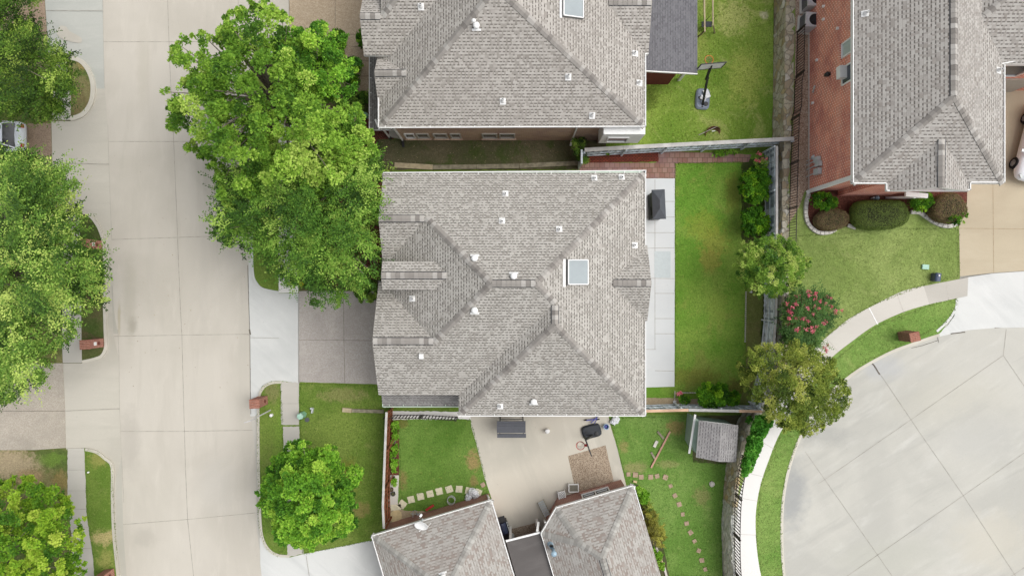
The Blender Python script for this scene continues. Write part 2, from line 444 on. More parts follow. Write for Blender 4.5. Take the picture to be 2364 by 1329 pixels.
M['patio'] = m_concrete("patio_concrete", C(214,208,194), C(188,184,172), C(226,221,208), .75, .06, R(70), .25, 7)
M['walk'] = m_concrete("walk_concrete", C(200,196,187), C(182,178,169), C(210,206,198), .5, .08, 0, .2, 9)
M['walk_white'] = m_concrete("white_walk_concrete", C(238,236,232), C(228,225,219), C(246,245,243), .4, .04, 0, .1, 10)
M['walk_r'] = m_concrete("curved_walk_concrete", C(212,208,199), C(198,194,186), C(224,221,213), .4, .06, 0, .15, 11)
M['kerb'] = m_concrete("kerb_concrete", C(214,209,196), C(188,182,168), C(228,223,211), .7, .08, 0, .2, 12)
M['gutter'] = m_concrete("gutter_concrete", C(196,193,183), C(180,176,164), C(208,204,194), .6, .08, 0, .2, 13)
M['joint'] = m_plain("joint_dark", C(166,161,151), .95, .1, .25, 3)
M['joint_md'] = m_plain("joint_mid", C(136,129,120), .95, .1, .3, 4)
M['joint_dk'] = m_plain("joint_darker", C(112,106,97), .95, .1, .35, 4)
M['agg_main'] = m_aggregate("exposed_aggregate_drive", C(186,179,172), C(175,168,161), C(198,192,186), 24, .45)
M['agg_left'] = m_aggregate("old_aggregate_drive", C(192,183,169), C(180,170,157), C(204,195,181), 24, .5)
M['agg_brown'] = m_aggregate("brown_aggregate_drive", C(160,140,121), C(144,124,106), C(176,156,136), 24, .4)
M['agg_tan'] = m_aggregate("tan_aggregate_drive", C(186,169,145), C(170,152,128), C(200,184,161), 22, .3)
M['drive_tan'] = m_concrete("tan_drive_concrete", C(197,185,161), C(180,168,145), C(207,196,173), .6, .12, 0, .2, 14)
M['agg_patio'] = m_aggregate("pebble_patio", C(168,150,130), C(130,112,94), C(204,190,170), 30, .2)
M['gravel'] = m_aggregate("gravel", C(176,152,132), C(136,112,94), C(212,194,176), 26, .2)
M['mulch'] = m_aggregate("red_mulch", C(104,62,52), C(74,44,38), C(132,86,72), 26, .3)
M['soil'] = m_grass("bare_soil", C(84,86,56), C(104,98,74), C(124,114,90), C(66,86,34), .5, .65, 40)
M['sand'] = m_aggregate("dry_dirt", C(176,160,132), C(162,146,118), C(190,174,146), 28, .3)
M['pavers'] = m_brick("red_pavers", C(150,112,100), C(172,140,126), C(96,84,64), .3, .3, .012)
M['red_bricks'] = m_brick("loose_red_bricks", C(150,72,54), C(120,60,48), C(70,52,42), .19, .09, .016)
M['grass'] = m_grass("front_lawn", C(98,128,38), C(120,142,54), C(152,150,88), C(120,104,74), .35, 0, 1, .56, [(790,912,.1,1.6,.5,C(140,140,88),.8),(830,1175,.1,.7,.6,C(138,128,78),.8),(805,1100,.1,.8,1.2,C(122,126,52),.7),(628,905,.1,.5,.7,C(134,130,88),.7),(238,1240,.1,.9,.5,C(186,170,120),.85),(245,1290,.1,.6,.7,C(160,158,92),.7),(228,1060,.1,.7,.5,C(150,148,84),.8),(650,1050,.1,.6,3,C(126,158,66),.5)])
M['grass_dk'] = m_grass("side_lawn", C(80,118,26), C(106,138,42), C(142,144,72), C(120,104,74), .35, 0, 3, .6)
M['grass_n'] = m_grass("yellow_green_lawn", C(114,150,40), C(142,170,60), C(182,186,106), C(120,104,74), .6, 0, 5, .5, [(1690,40,.1,1.2,1.2,C(188,192,120),.7),(1720,180,.1,1.2,2,C(176,186,96),.6),(1600,110,.1,1,1.2,C(178,186,100),.5),(1765,35,.1,.3,.3,C(210,206,170),.9),(1500,225,.1,.5,1,C(84,100,40),.7)])
M['grass_back'] = m_grass("back_lawn", C(100,148,34), C(128,160,54), C(146,150,68), C(120,104,74), .5, 0, 8, .52, [(1650,560,.1,1.0,1.0,C(142,146,66),.7),(1625,520,.1,1.2,1.0,C(136,148,60),.6),(1690,440,.1,.5,1.4,C(128,132,60),.6),(1640,600,.1,.7,.8,C(148,144,70),.7),(1600,870,.1,2,.6,C(122,126,58),.7),(1700,900,.1,.8,1,C(110,104,56),.8),(1655,710,.1,.7,1,C(136,156,70),.6)])
M['grass_patio'] = m_grass("small_lawn", C(86,124,36), C(108,142,54), C(140,140,66), C(150,130,90), .35, .0, 12, .62, [(1092,1062,.1,.5,.7,C(156,136,92),.9),(1095,1110,.1,.35,.4,C(140,124,80),.8),(925,975,.1,.5,.4,C(116,112,60),.8),(930,1105,.1,.3,.7,C(130,118,74),.8)])
M['grass_se'] = m_grass("south_east_lawn", C(98,138,50), C(120,154,68), C(146,158,86), C(120,104,74), .4, 0, 15, .56, [(1560,985,.1,.7,.5,C(152,134,86),.8),(1465,1078,.1,.8,.4,C(150,144,100),.7),(1620,1145,.1,.6,.6,C(132,134,84),.8),(1545,1070,.1,.8,.3,C(150,148,98),.6),(1440,1030,.1,.3,.5,C(150,140,90),.7)])
M['grass_r'] = m_grass("terrace_lawn", C(120,142,66), C(142,160,84), C(156,164,98), C(120,104,74), .4, 0, 19, .55)
M['grass_old'] = m_grass("worn_verge_grass", C(86,106,48), C(112,122,60), C(148,136,92), C(108,90,66), .7, .5, 22, .46, [(20,1070,.1,2.2,.95,C(176,160,130),.95),(70,1100,.1,1.0,.5,C(164,142,106),.8),(140,1110,.1,.6,.7,C(150,128,84),.7),(120,1060,.1,.9,.5,C(110,138,60),.8),(195,150,.1,.5,.4,C(160,142,96),.8)])
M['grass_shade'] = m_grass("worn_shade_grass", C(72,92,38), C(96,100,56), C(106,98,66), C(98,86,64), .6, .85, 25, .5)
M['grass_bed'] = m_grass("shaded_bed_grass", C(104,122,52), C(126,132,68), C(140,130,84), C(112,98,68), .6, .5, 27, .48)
M['grass_far'] = m_grass("far_ground", C(96,120,50), C(120,140,66), C(140,140,84), C(120,104,74), .4, .2, 29)
sh = lambda n, **k: m_shingle(n, C(158,154,147), C(191,187,180), C(97,94,89), C(146,141,134), **k)
M['shingle'] = sh("grey_shingles", course=.155, tabw=.19, dash=.9)
M['shingle_n'] = m_shingle("warm_grey_shingles", C(161,156,149), C(192,187,180), C(101,96,91), C(149,143,136), course=.16, tabw=.20, dash=.88, off=2)
M['shingle_r'] = m_shingle("pale_grey_shingles", C(160,155,149), C(187,183,177), C(100,95,91), C(150,143,136), course=.17, tabw=.22, dash=.85, off=4)
M['shingle_s'] = m_shingle("mottled_brown_shingles", C(162,157,151), C(180,177,171), C(114,104,97), C(144,129,120), course=.15, tabw=.30, dash=.4, patch=1.1, off=6)
M['shingle_dk'] = m_shingle("dark_slate_shingles", C(112,112,116), C(126,126,130), C(80,80,85), C(104,103,108), course=.15, tabw=.24, dash=.35, off=8)
M['shingle_shed'] = m_shingle("shed_shingles", C(146,144,144), C(164,162,161), C(92,90,92), C(134,130,130), course=.15, tabw=.2, dash=.8, off=9)
M['shingle_low'] = m_shingle("lower_roof_shingles", C(138,136,134), C(158,156,153), C(92,90,90), C(126,122,119), course=.15, tabw=.2, dash=.6, off=10)
M['cap'] = m_cap("ridge_cap_shingles", C(160,155,149), C(194,190,184), C(132,127,122), .22)
M['cap_s'] = m_cap("ridge_cap_shingles_grey", C(168,166,160), C(188,186,180), C(146,142,137), .2)
M['brick_r'] = m_brick("red_brick", (.68,.165,.09,1), (.44,.10,.07,1), (.86,.62,.50,1), .30, .12, .020)
M['brick_br'] = m_brick("brown_brick", (.50,.35,.25,1), (.38,.25,.18,1), (.56,.47,.38,1), .2, .075, .01)
M['brick_s'] = m_brick("dark_red_brick", (.36,.15,.11,1), (.25,.11,.085,1), (.46,.34,.28,1), .2, .075, .012)
M['brick_pillar'] = m_brick("pillar_brick", C(160,100,86), C(134,80,72), C(206,168,146), .2, .075, .012)
M['brick_pillar_dk'] = m_brick("pillar_brick_brown", C(132,96,78), C(106,76,62), C(186,146,124), .2, .075, .012)
M['white'] = m_plain("white_trim", C(246,246,244), .5, .3, .04)
M['gutter_green'] = m_plain("pale_green_gutter", C(206,222,206), .6, .3, .08, 3)
M['black'] = m_plain("black_metal", C(40,40,42), .5, .4, .2)
M['iron'] = m_plain("black_iron", C(52,44,40), .6, .3, .2)
M['glass_pale'] = m_plain("pale_window_glass", C(190,202,200), .3, .3, .05)
M['glass'] = m_plain("window_glass", C(70,80,88), .12, .6, .1)
M['skylight'] = m_plain("skylight_pane", C(158,167,170), .6, .5, .05, 1.2)
M['skylight_frame'] = m_plain("skylight_frame", C(120,120,118), .5, .4, .1)
M['wood_blue'] = m_plain("blue_grey_fence_boards", (.56,.62,.67,1), .9, .1, .28, 3)
M['wood_dark'] = m_plain("weathered_fence_dark", (.28,.33,.37,1), .9, .1, .3, 3)
M['wood_cap'] = m_plain("grey_fence_cap", C(196,194,190), .9, .1, .14, 2)
M['wood_cap_o'] = m_plain("flaking_orange_cap", C(212,178,150), .9, .1, .22, 1.6)
M['wood_brown'] = m_plain("stained_brown_boards", C(132,84,60), .85, .1, .22, 4)
M['wood_pale'] = m_plain("pale_timber", C(190,176,146), .85, .1, .15, 4)
M['wood_red'] = m_plain("reddish_plank", C(190,150,132), .85, .1, .15, 2)
M['wood_grey'] = m_plain("weathered_timber", C(150,144,124), .9, .1, .25, 4)
M['bark'] = m_plain("bark", C(128,120,106), .95, .1, .3, 8)
M['stone_wall'] = m_stone("rubble_stone", [C(172,154,128), C(208,202,182), C(184,162,112), C(226,221,208), C(200,192,166)], C(170,162,144), 2.6, .9)
M['stone_wall2'] = m_stone("grey_rubble_stone", [(.50,.52,.46,1), (.60,.61,.55,1), (.44,.43,.35,1), (.66,.66,.60,1), (.55,.56,.50,1)], (.42,.43,.39,1), 2.4, 1.2)
M['flag'] = m_plain("flagstone", C(214,196,152), .9, .15, .14, 4)
M['flag2'] = m_plain("cream_paver", C(222,216,188), .9, .15, .08, 4)
M['pinkpaver'] = m_plain("pink_paver", C(178,156,134), .9, .15, .14, 6)
M['limestone'] = m_plain("limestone_block", C(214,210,202), .9, .15, .12, 5)
M['grey_plastic'] = m_plain("slate_plastic", C(92,100,110), .55, .3, .06)
M['cushion'] = m_plain("grey_cushion", C(100,102,108), .85, .1, .06)
M['charcoal'] = m_plain("charcoal_plastic", C(50,54,60), .5, .3, .15)
M['slate_cover'] = m_plain("slate_metal_roof", C(84,88,94), .6, .3, .06)
M['grey_base'] = m_plain("grey_plastic_base", C(140,150,166), .6, .3, .08)
M['orange'] = m_plain("orange_rim", C(222,120,50), .5, .3, .1)
M['red'] = m_plain("red_rim", C(206,60,62), .5, .3, .1)
M['net'] = m_plain("white_net", C(196,190,180), .9, .1, .1)
M['ac'] = m_plain("grey_metal_cabinet", C(206,206,208), .5, .4, .08)
M['ac_fin'] = m_plain("condenser_fins", C(124,124,128), .6, .4, .2, 30)
M['meter'] = m_plain("galvanised_box", C(198,204,204), .45, .5, .08)
M['utility'] = m_plain("utility_green", C(150,200,170), .7, .2, .08)
M['utility_lt'] = m_plain("utility_pale_green", C(176,214,196), .7, .2, .08)
M['carwhite'] = m_plain("white_car_paint", C(236,240,244), .35, .4, .02)
M['carsilver'] = m_plain("silver_car_paint", C(226,232,238), .3, .4, .03)
M['carglass'] = m_plain("dark_car_glass", C(34,38,42), .08, .7, .1)
M['rubber'] = m_plain("tyre_rubber", C(34,34,36), .85, .2, .1)
M['rim'] = m_plain("alloy_rim", C(170,172,176), .35, .5, .1, 6, .5)
M['shedgreen'] = m_plain("sage_siding", C(166,186,172), .8, .15, .06)
M['siding'] = m_plain("painted_siding", C(186,180,168), .8, .15, .05)
M['membrane'] = m_concrete("grey_membrane", C(112,108,106), C(92,88,86), C(126,122,120), .7, .12, R(-16), .5, 20)
M['brownboard'] = m_plain("red_brown_board", C(112,62,54), .85, .15, .12)
M['blue'] = m_plain("blue_frame_paint", C(86,86,160), .5, .3, .1)
M['bluecloth'] = m_plain("pale_blue_plastic", C(150,178,210), .5, .3, .1)
M['rust'] = m_plain("rusty_steel", C(132,96,74), .8, .3, .25, 7)
M['terracotta'] = m_plain("clay_pot", C(96,72,62), .85, .1, .15)
M['redpaint'] = m_plain("red_paint", C(190,60,56), .6, .3, .12)
M['screen'] = m_plain("grey_mesh_screen", C(132,128,116), .85, .1, .06)
M['plastic_bag'] = m_plain("white_plastic_sheet", C(226,228,232), .4, .4, .12, 9)
M['flower'] = m_plain("pink_blossom", C(226,100,122), .8, .1, .22, 12)
M['yellow'] = m_plain("yellow_blossom", C(226,220,40), .8, .1, .1, 12)
M['pipeblue'] = m_plain("galvanised_blue_pipe", C(158,184,200), .35, .5, .1)
G = lambda *a: C(*a)
M['leaf_bright'] = m_leaf("bright_oak_leaves", [(0, C(66,106,34)), (.3, C(108,154,48)), (.65, C(156,198,70)), (1, C(204,228,112))], .15)
M['leaf_bright2'] = m_leaf("maple_leaves", [(0, C(52,96,28)), (.3, C(92,148,42)), (.65, C(140,196,58)), (1, C(190,226,88))], .12)
M['leaf_dark'] = m_leaf("elm_leaves", [(0, C(48,80,26)), (.35, C(80,124,40)), (.7, C(122,164,58)), (1, C(174,206,94))], .12)
M['leaf_left'] = m_leaf("west_elm_leaves", [(0, C(54,84,32)), (.35, C(94,134,50)), (.7, C(142,180,74)), (1, C(198,220,112))], .1)
M['leaf_nw'] = m_leaf("north_west_elm_leaves", [(0, C(42,66,22)), (.35, C(76,112,36)), (.7, C(118,152,52)), (1, C(166,190,86))], .1)
M['leaf_bl'] = m_leaf("ash_leaves", [(0, C(78,126,40)), (.3, C(124,172,48)), (.65, C(168,206,62)), (1, C(206,226,96))])
M['leaf_olive'] = m_leaf("olive_oak_leaves", [(0, C(80,104,40)), (.4, C(128,150,58)), (.75, C(168,182,78)), (1, C(206,212,110))])
M['leaf_round'] = m_leaf("round_tree_leaves", [(0, C(76,120,44)), (.4, C(120,164,58)), (.75, C(164,198,82)), (1, C(208,226,122))])
M['leaf_shrub'] = m_leaf("shrub_leaves", [(0, C(48,92,22)), (.4, C(76,132,28)), (.75, C(110,168,34)), (1, C(160,204,50))])
M['leaf_hedge'] = m_leaf("clipped_hedge_leaves", [(0, C(78,96,48)), (.5, C(104,126,58)), (1, C(138,158,68))], .1)
M['leaf_hedge_br'] = m_leaf("brown_hedge_leaves", [(0, C(96,80,60)), (.5, C(128,104,80)), (.8, C(140,136,84)), (1, C(120,150,64))], .1)
M['leaf_vine'] = m_leaf("vine_leaves", [(0, C(64,128,40)), (.5, C(96,170,56)), (1, C(140,204,84))])
M['leaf_myrtle'] = m_leaf("myrtle_leaves", [(0, C(56,92,48)), (.5, C(88,128,62)), (1, C(128,162,82))])
M['leaf_yel'] = m_leaf("yellow_green_leaves", [(0, C(118,118,52)), (.5, C(160,160,66)), (1, C(196,196,90))])
M['leaf_lime'] = m_leaf("lime_leaves", [(0, C(96,150,36)), (.5, C(134,192,52)), (1, C(176,218,90))])
# ------------------------------------------------------------------ ground, street, lawns
def clampf(v, a, b): return max(a, min(b, v))
def slope_x(px0, z0, px1, z1):
    x0 = W(px0, 0)[0]; x1 = W(px1, 0)[0]
    return lambda x, y: z0+(z1-z0)*clampf((x-x0)/(x1-x0), 0, 1)
def kerbi(pxpts, z0, h, wd, mat, inside, sub=6):
    """kerb whose outer edge is pxpts; thickness goes towards the photo point inside"""
    pts = WL(pxpts, z0+h); m = len(pts)//2
    a = Vector(pts[m-1]); b = Vector(pts[m]); n = Vector((-(b-a).y, (b-a).x)); i = Vector(W(*inside, z0+h))
    side = 1 if (i-a).dot(n) > 0 else -1
    return kerb("kerb", pxpts, z0, h, wd, mat, side, sub)
slab("ground", [(-400,-400),(400,-400),(400,400),(-400,400)], -.12, M['grass_far'], 0)
mb = MB(); tri_poly(mb, WL([(150,-520),(700,-520),(700,1850),(150,1850)]), lambda x, y: 0.0)
strips(mb, [[(387,-300),(387,0),(392,150),(400,300),(405,420),(410,548),(416,700),(420,775),(424,930),(428,1070),(433,1197),(447,1329),(462,1500)],
  [(238,97),(392,97),(552,96)],[(249,327),(401,327),(560,326)],[(255,553),(410,548),(500,545),(578,541)],[(256,776),(420,773),(574,771)],
  [(277,995),(425,995),(590,992)],[(268,1211),(433,1198),(598,1182)]], 0, .028)
strips(mb, [[(236,-200),(238,60),(241,200),(243,204)],[(249,290),(252,400),(255,480),(258,554)],[(272,760),(275,830),(276,945),(278,1000),(283,1100),(286,1160)],
  [(549,-200),(550,10),(560,200)]], 0, .02)
st = mb.build("street", [M['street'], M['joint']]); tag(st, kind='structure')
# darker gutters along both kerbs
def band(name, L, Rr, z, mat, z2=None):
    a = smooth_line(WL(L, z), 5); b = smooth_line(WL(Rr, z), 5)
    pts = a+list(reversed(b)); mb = MB(); tri_poly(mb, pts, lambda x, y: z)
    o = mb.build(name, mat); tag(o, kind='structure'); return o
band("gutter_strip", [(238,560),(243,700),(246,770)], [(258,556),(262,700),(272,770)], .006, M['gutter'])
band("gutter_strip", [(255,1060),(258,1200),(268,1300),(276,1400)], [(281,1060),(284,1200),(290,1300),(300,1400)], .006, M['gutter'])
band("gutter_strip", [(578,955),(590,1060),(592,1180),(598,1260),(612,1290)], [(600,955),(604,1060),(606,1180),(612,1250),(628,1290)], .006, M['walk'])
# west side: aprons rising from the street
sxw = slope_x(243, .008, 130, .10)
mb = MB(); tri_poly(mb, WL([(60,-520),(234,-520),(237,0),(241,205),(118,205),(60,205)]), sxw)
o = mb.build("driveway_apron", M['apron_grey']); tag(o, kind='structure')
mb = MB(); tri_poly(mb, WL([(90,205),(242,205),(249,290),(252,400),(255,480),(258,560),(262,660),(100,660)]), sxw)
o = mb.build("driveway_apron", M['apron_warm']); tag(o, kind='structure')
mb = MB(); tri_poly(mb, WL([(100,660),(258,660),(262,770),(275,830),(276,945),(281,1060),(264,1110),(120,1110)]), slope_x(272, .008, 160, .10))
o = mb.build("driveway_apron", M['apron_warm']); tag(o, kind='structure')
mb = MB()
strips(mb, [[(150,948),(276,943)]], .09, .025, 0); strips(mb, [[(119,378),(190,378),(251,379)]], .09, .025, 0)
strips(mb, [[(104,25),(170,25),(236,25)]], .09, .025, 0)
tag(mb.build("pavement_joint", M['joint']), kind='structure')
# worn patch on the grey apron
pts = smooth_line(WL([(133,68),(140,60),(152,62),(160,72),(175,80),(187,88),(186,98),(172,98),(158,95),(143,90),(132,80)], .1), 5, True)
mb = MB(); tri_poly(mb, pts, lambda x, y: sxw(x, y)+.006); tag(mb.build("apron_patch", M['apron_warm']), kind='structure')
# west yard
westb = [(103,-520),(103,0),(112,130),(118,205),(118,280),(121,400),(125,486),(145,486),(145,838),(152,1035),(155,1040),(160,1150),(172,1240),(195,1320),(260,1700)]
slab("west_lawn", WL([(-1000,-520)]+westb+[(-1000,1700)], .1), .10, M['grass_old'])
slab("driveway", WL([(-700,-520),(103,-520),(103,0),(112,130),(116,160),(-700,160)], .1), .106, M['agg_brown'], .02)
slab("driveway", WL([(-700,285),(118,285),(121,400),(128,484),(-700,484)], .1), .106, M['agg_brown'], .02)
slab("driveway", WL([(-700,838),(145,838),(150,948),(152,1033),(80,1038),(-700,1040)], .1), .106, M['agg_left'], .02)
mb = MB(); strips(mb, [[(-300,949),(149,948)]], .107, .025, 0); tag(mb.build("pavement_joint", M['joint_dk']), kind='structure')
# verges on the west side
vA = [(112,127),(150,127),(172,130),(190,138),(205,155),(216,180),(219,205),(216,232),(205,255),(188,271),(163,279),(118,279)]
slab("verge", WL([(118,127),(150,127)], .11)+smooth_line(WL(vA[2:11], .11), 4)+WL([(118,279)], .11), .112, M['grass_old'], .2)
kerbi([(150,127)]+vA[2:11], .0, .135, .26, M['kerb'], (165,205), 5)
slab("sidewalk", WL([(120,186),(163,186),(163,277),(120,277)], .12), .122, M['walk'], .05)
slab("sidewalk", WL([(118,145),(156,140),(158,186),(119,186)], .12), .122, M['walk'], .05)
vB = [(185,485),(205,492),(222,510),(235,535),(243,570),(244,640),(244,700),(246,770),(247,800),(238,822),(220,831),(190,838)]
slab("verge", WL([(125,486)], .11)+smooth_line(WL(vB, .11), 4)+WL([(145,838)], .11), .112, M['grass_shade'], .2)
kerbi(vB, .0, .135, .17, M['kerb'], (200,650), 5)
slab("sidewalk", WL([(142,486),(183,486),(186,640),(188,780),(189,837),(145,837),(143,780)], .12), .122, M['walk'], .05)
vC = [(197,1034),(222,1040),(243,1055),(261,1077),(262,1150),(265,1230),(272,1300),(282,1400),(310,1700)]
slab("verge", WL([(155,1036)], .11)+smooth_line(WL(vC, .11), 4)+WL([(240,1700)], .11), .112, M['grass'], .2, seed=3)
kerbi(vC, .0, .135, .16, M['kerb'], (215,1200), 5)
slab("sidewalk", rough_edge(WL([(156,1034),(194,1034),(197,1100),(199,1180),(207,1240),(215,1290),(222,1400),(240,1700),(195,1700),(172,1400),(165,1240),(156,1150)], .12), .15, .018, 4), .122, M['walk'], .05)
mb = MB(); strips(mb, [[(156,1084),(197,1084)],[(157,1132),(198,1132)],[(163,1175),(200,1174)],[(170,1218),(206,1216)],[(176,1266),(212,1264)]], .123, .02, 0)
tag(mb.build("pavement_joint", M['joint']), kind='structure')
# ---- east side of the street
kE = [(640,118),(605,122),(584,140),(577,180),(577,300),(578,420),(579,560),(581,630),(590,655),(606,669),(643,677)]
kE2 = [(692,885),(650,879),(625,881),(606,892),(595,915),(593,960),(594,1100),(598,1205),(604,1245),(620,1272),(642,1284),(668,1286)]
out = WL([(668,-520),(668,118)], .1)+smooth_line(WL(kE, .1), 4)+WL([(690,677)], .1)+smooth_line(WL(kE2, .1), 4)+WL([(700,1278),(865,1245),(885,1320),(980,1700),(1700,1700),
   (1668,1329),(1666,1220),(1675,1110),(1690,1040),(1720,960),(1745,900),(1755,760),(1772,540),(1775,420),(1784,330),(1786,0),(1786,-520)], .1)
slab("lawn", out, .10, M['grass'], .25)
kerbi(kE, .0, .135, .13, M['white_conc'], (640,500), 5)
kerbi(kE2[1:], .0, .135, .15, M['kerb'], (640,1000), 5)
mb = MB(); tri_poly(mb, WL([(574,600),(690,600),(690,900),(640,920),(588,960),(578,960),(577,800),(574,700)]), slope_x(576, .008, 690, .10))
strips(mb, [[(577,779),(690,781)]], .06, .02)
tag(mb.build("driveway_apron", [M['white_conc'], M['joint']]), kind='structure')
mb = MB(); tri_poly(mb, WL([(550,-520),(668,-520),(668,135),(570,135),(552,60)]), slope_x(565, .008, 668, .10))
tag(mb.build("driveway_apron", M['apron_warm']), kind='structure')
mb = MB(); tri_poly(mb, WL([(600,1240),(720,1240),(870,1235),(1250,1235),(1250,1800),(640,1800),(612,1400),(601,1300)]), slope_x(606, .008, 700, .094))
strips(mb, [[(707,1282),(714,1329),(722,1450)]], .096, .025)
tag(mb.build("driveway", [M['white_conc'], M['joint']]), kind='structure')
mb = MB(); strips(mb, [[(572,612),(574,690),(577,771),(578,900),(579,955)]], .018, .03, 0)
strips(mb, [[(576,760),(578,772)]], .02, .09, 0)
tag(mb.build("pavement_joint", M['joint_dk']), kind='structure')
slab("driveway", rough_edge(WL([(690,672),(900,672),(900,890),(866,886),(760,883),(690,881)], .11), .3, .012, 2), .108, M['agg_main'], .02)
mb = MB(); strips(mb, [[(793,674),(794,785),(796,883)],[(690,784),(794,785),(868,786)]], .109, .025, 0)
tag(mb.build("pavement_joint", M['joint_md']), kind='structure')
slab("sidewalk", rough_edge(WL([(643,120),(686,120),(686,400),(688,676),(643,676)], .12), .15, .015, 7), .115, M['walk_white'], .05)
slab("sidewalk", rough_edge(WL([(648,880),(690,883),(690,980),(649,980)], .12), .12, .02, 8)+[], .115, M['walk'], .05)
slab("sidewalk", rough_edge(WL([(653,984),(691,984),(692,1060),(695,1180),(701,1277),(664,1285),(658,1180),(655,1060)], .12), .12, .02, 9), .115, M['walk'], .05)
mb = MB(); strips(mb, [[(650,931),(690,931)],[(655,1040),(692,1040)]], .116, .02, 0); tag(mb.build("pavement_joint", M['joint']), kind='structure')
# north neighbour's drive and path
slab("driveway", WL([(668,-520),(870,-520),(870,82),(790,82),(668,92)], .11), .108, M['agg_tan'], .02)
slab("path", WL([(790,82),(858,82),(862,110),(864,212),(830,216),(800,150),(795,112)], .11), .108, M['agg_tan'], .02)
mb = MB(); strips(mb, [[(798,80),(832,80)],[(812,108),(860,108)],[(834,141),(862,141)],[(832,176),(862,176)],[(774,-200),(774,60)]], .109, .02, 0)
tag(mb.build("pavement_joint", M['joint_dk']), kind='structure')
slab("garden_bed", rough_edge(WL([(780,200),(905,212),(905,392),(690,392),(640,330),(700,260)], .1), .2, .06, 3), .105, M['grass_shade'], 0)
slab("garden_bed", rough_edge(WL([(826,262),(908,250),(908,392),(850,392),(838,330)], .1), .2, .05, 4), .108, M['mulch'], 0)
slab("side_yard", rough_edge(WL([(870,322),(1400,322),(1400,392),(860,392)], .1), .2, .03, 5), .11, M['soil'], 0)
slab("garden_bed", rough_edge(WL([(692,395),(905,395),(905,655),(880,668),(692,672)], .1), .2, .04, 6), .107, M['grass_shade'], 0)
slab("garden_bed", rough_edge(WL([(720,420),(905,420),(905,640),(760,660)], .1), .2, .07, 16), .110, M['mulch'], 0)
# back yard of the middle house
slab("back_lawn", rough_edge(WL([(1470,365),(1786,352),(1775,420),(1772,540),(1755,760),(1745,900),(1720,945),(1470,945)], .1), .25, .02, 6), .106, M['grass_back'], 0)
slab("north_lawn", WL([(1480,-520),(1786,-520),(1786,0),(1784,340),(1380,348),(1380,322),(1480,322)], .1), .106, M['grass_n'], 0)
slab("garden_bed", rough_edge(WL([(1712,372),(1786,355),(1775,420),(1772,560),(1712,560)], .1), .2, .05, 8), .110, M['grass_shade'], 0)
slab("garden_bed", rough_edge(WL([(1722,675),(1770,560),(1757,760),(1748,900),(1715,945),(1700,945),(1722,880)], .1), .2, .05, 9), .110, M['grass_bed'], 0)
slab("path", rough_edge(WL([(1338,376),(1560,376),(1560,412),(1480,414),(1480,400),(1338,400)], .1), .3, .015, 10), .114, M['pavers'], .02)
slab("path", rough_edge(WL([(1515,352),(1560,350),(1735,357),(1728,374),(1640,377),(1515,378)], .1), .3, .015, 11), .116, M['pavers'], .02)
slab("path", rough_edge(WL([(1345,352),(1520,350),(1520,374),(1345,376)], .1), .2, .02, 12), .118, M['red_bricks'], .02)
slab("patio", rough_edge(WL([(1480,412),(1558,412),(1557,892),(1480,894)], .11), .3, .008, 13), .125, M['patio_white'], .03)
mb = MB(); strips(mb, [[(1512,414),(1512,806)],[(1524,465),(1557,465)],[(1492,502),(1557,501)],[(1492,537),(1557,537)],[(1492,573),(1557,572)],[(1492,642),(1557,643)],
   [(1512,677),(1557,677)],[(1512,735),(1557,735)],[(1512,770),(1557,770)],[(1492,806),(1514,806)],[(1512,855),(1555,856)]], .126, .022, 0)
tag(mb.build("pavement_joint", M['joint']), kind='structure')
slab("patio_pad", WL([(1511,580),(1548,580),(1548,641),(1511,641)], .13), .134, m_plain("grey_pad", C(204,214,216), .8, .2, .03), .01)
slab("path", rough_edge(WL([(1480,918),(1560,918),(1640,922),(1640,934),(1480,934)], .1), .2, .02, 14), .113, M['sand'], 0)
# south neighbour: small lawn, patio, big lawn
slab("small_lawn", rough_edge(WL([(903,966),(1087,966),(1100,1010),(1122,1100),(1140,1180),(895,1250)], .1), .25, .02, 15), .106, M['grass_patio'], 0)
slab("path", rough_edge(WL([(895,948),(1100,950),(1090,968),(1060,967),(900,968)], .1), .15, .03, 16), .114, M['walk_white'], 0)
slab("patio", WL([(1086,956),(1404,956),(1410,985),(1424,1030),(1443,1108),(1460,1180),(1300,1330),(1180,1330),(1135,1150),(1118,1100),(1100,1025),(1088,985)], .11), .12, M['patio'], .03)
slab("patio_inset", WL([(1311,1052),(1398,1027),(1410,1080),(1424,1140),(1335,1160)], .12), .126, M['agg_patio'], .01)
slab("path", WL([(1172,1222),(1240,1205),(1262,1235),(1262,1290),(1180,1290)], .12), .127, M['agg_patio'], .01)
slab("south_lawn", rough_edge(WL([(1407,957),(1740,957),(1715,985),(1690,1040),(1675,1110),(1666,1220),(1668,1329),(1700,1700),(1560,1700),(1450,1130),(1424,1030)], .1), .3, .015, 17), .107, M['grass_se'], 0)
slab("garden_bed", rough_edge(WL([(1592,958),(1740,958),(1715,985),(1690,1040),(1688,1072),(1600,1066)], .1), .2, .03, 18), .112, M['soil'], 0)
slab("garden_bed", rough_edge(WL([(1450,1122),(1476,1118),(1500,1180),(1528,1240),(1545,1329),(1560,1450),(1500,1450),(1470,1200)], .1), .2, .03, 19), .112, M['soil'], 0)
slab("garden_bed", rough_edge(WL([(900,968),(920,968),(921,1096),(898,1096)], .1), .2, .02, 20), .112, M['mulch'], 0)
slab("path", rough_edge(WL([(899,1096),(921,1096),(918,1172),(897,1172)], .1), .2, .015, 21), .114, M['walk_r'], .02)
slab("garden_bed", rough_edge(WL([(892,1172),(950,1178),(1000,1180),(960,1215),(892,1240)], .1), .2, .04, 22), .111, M['sand'], 0)
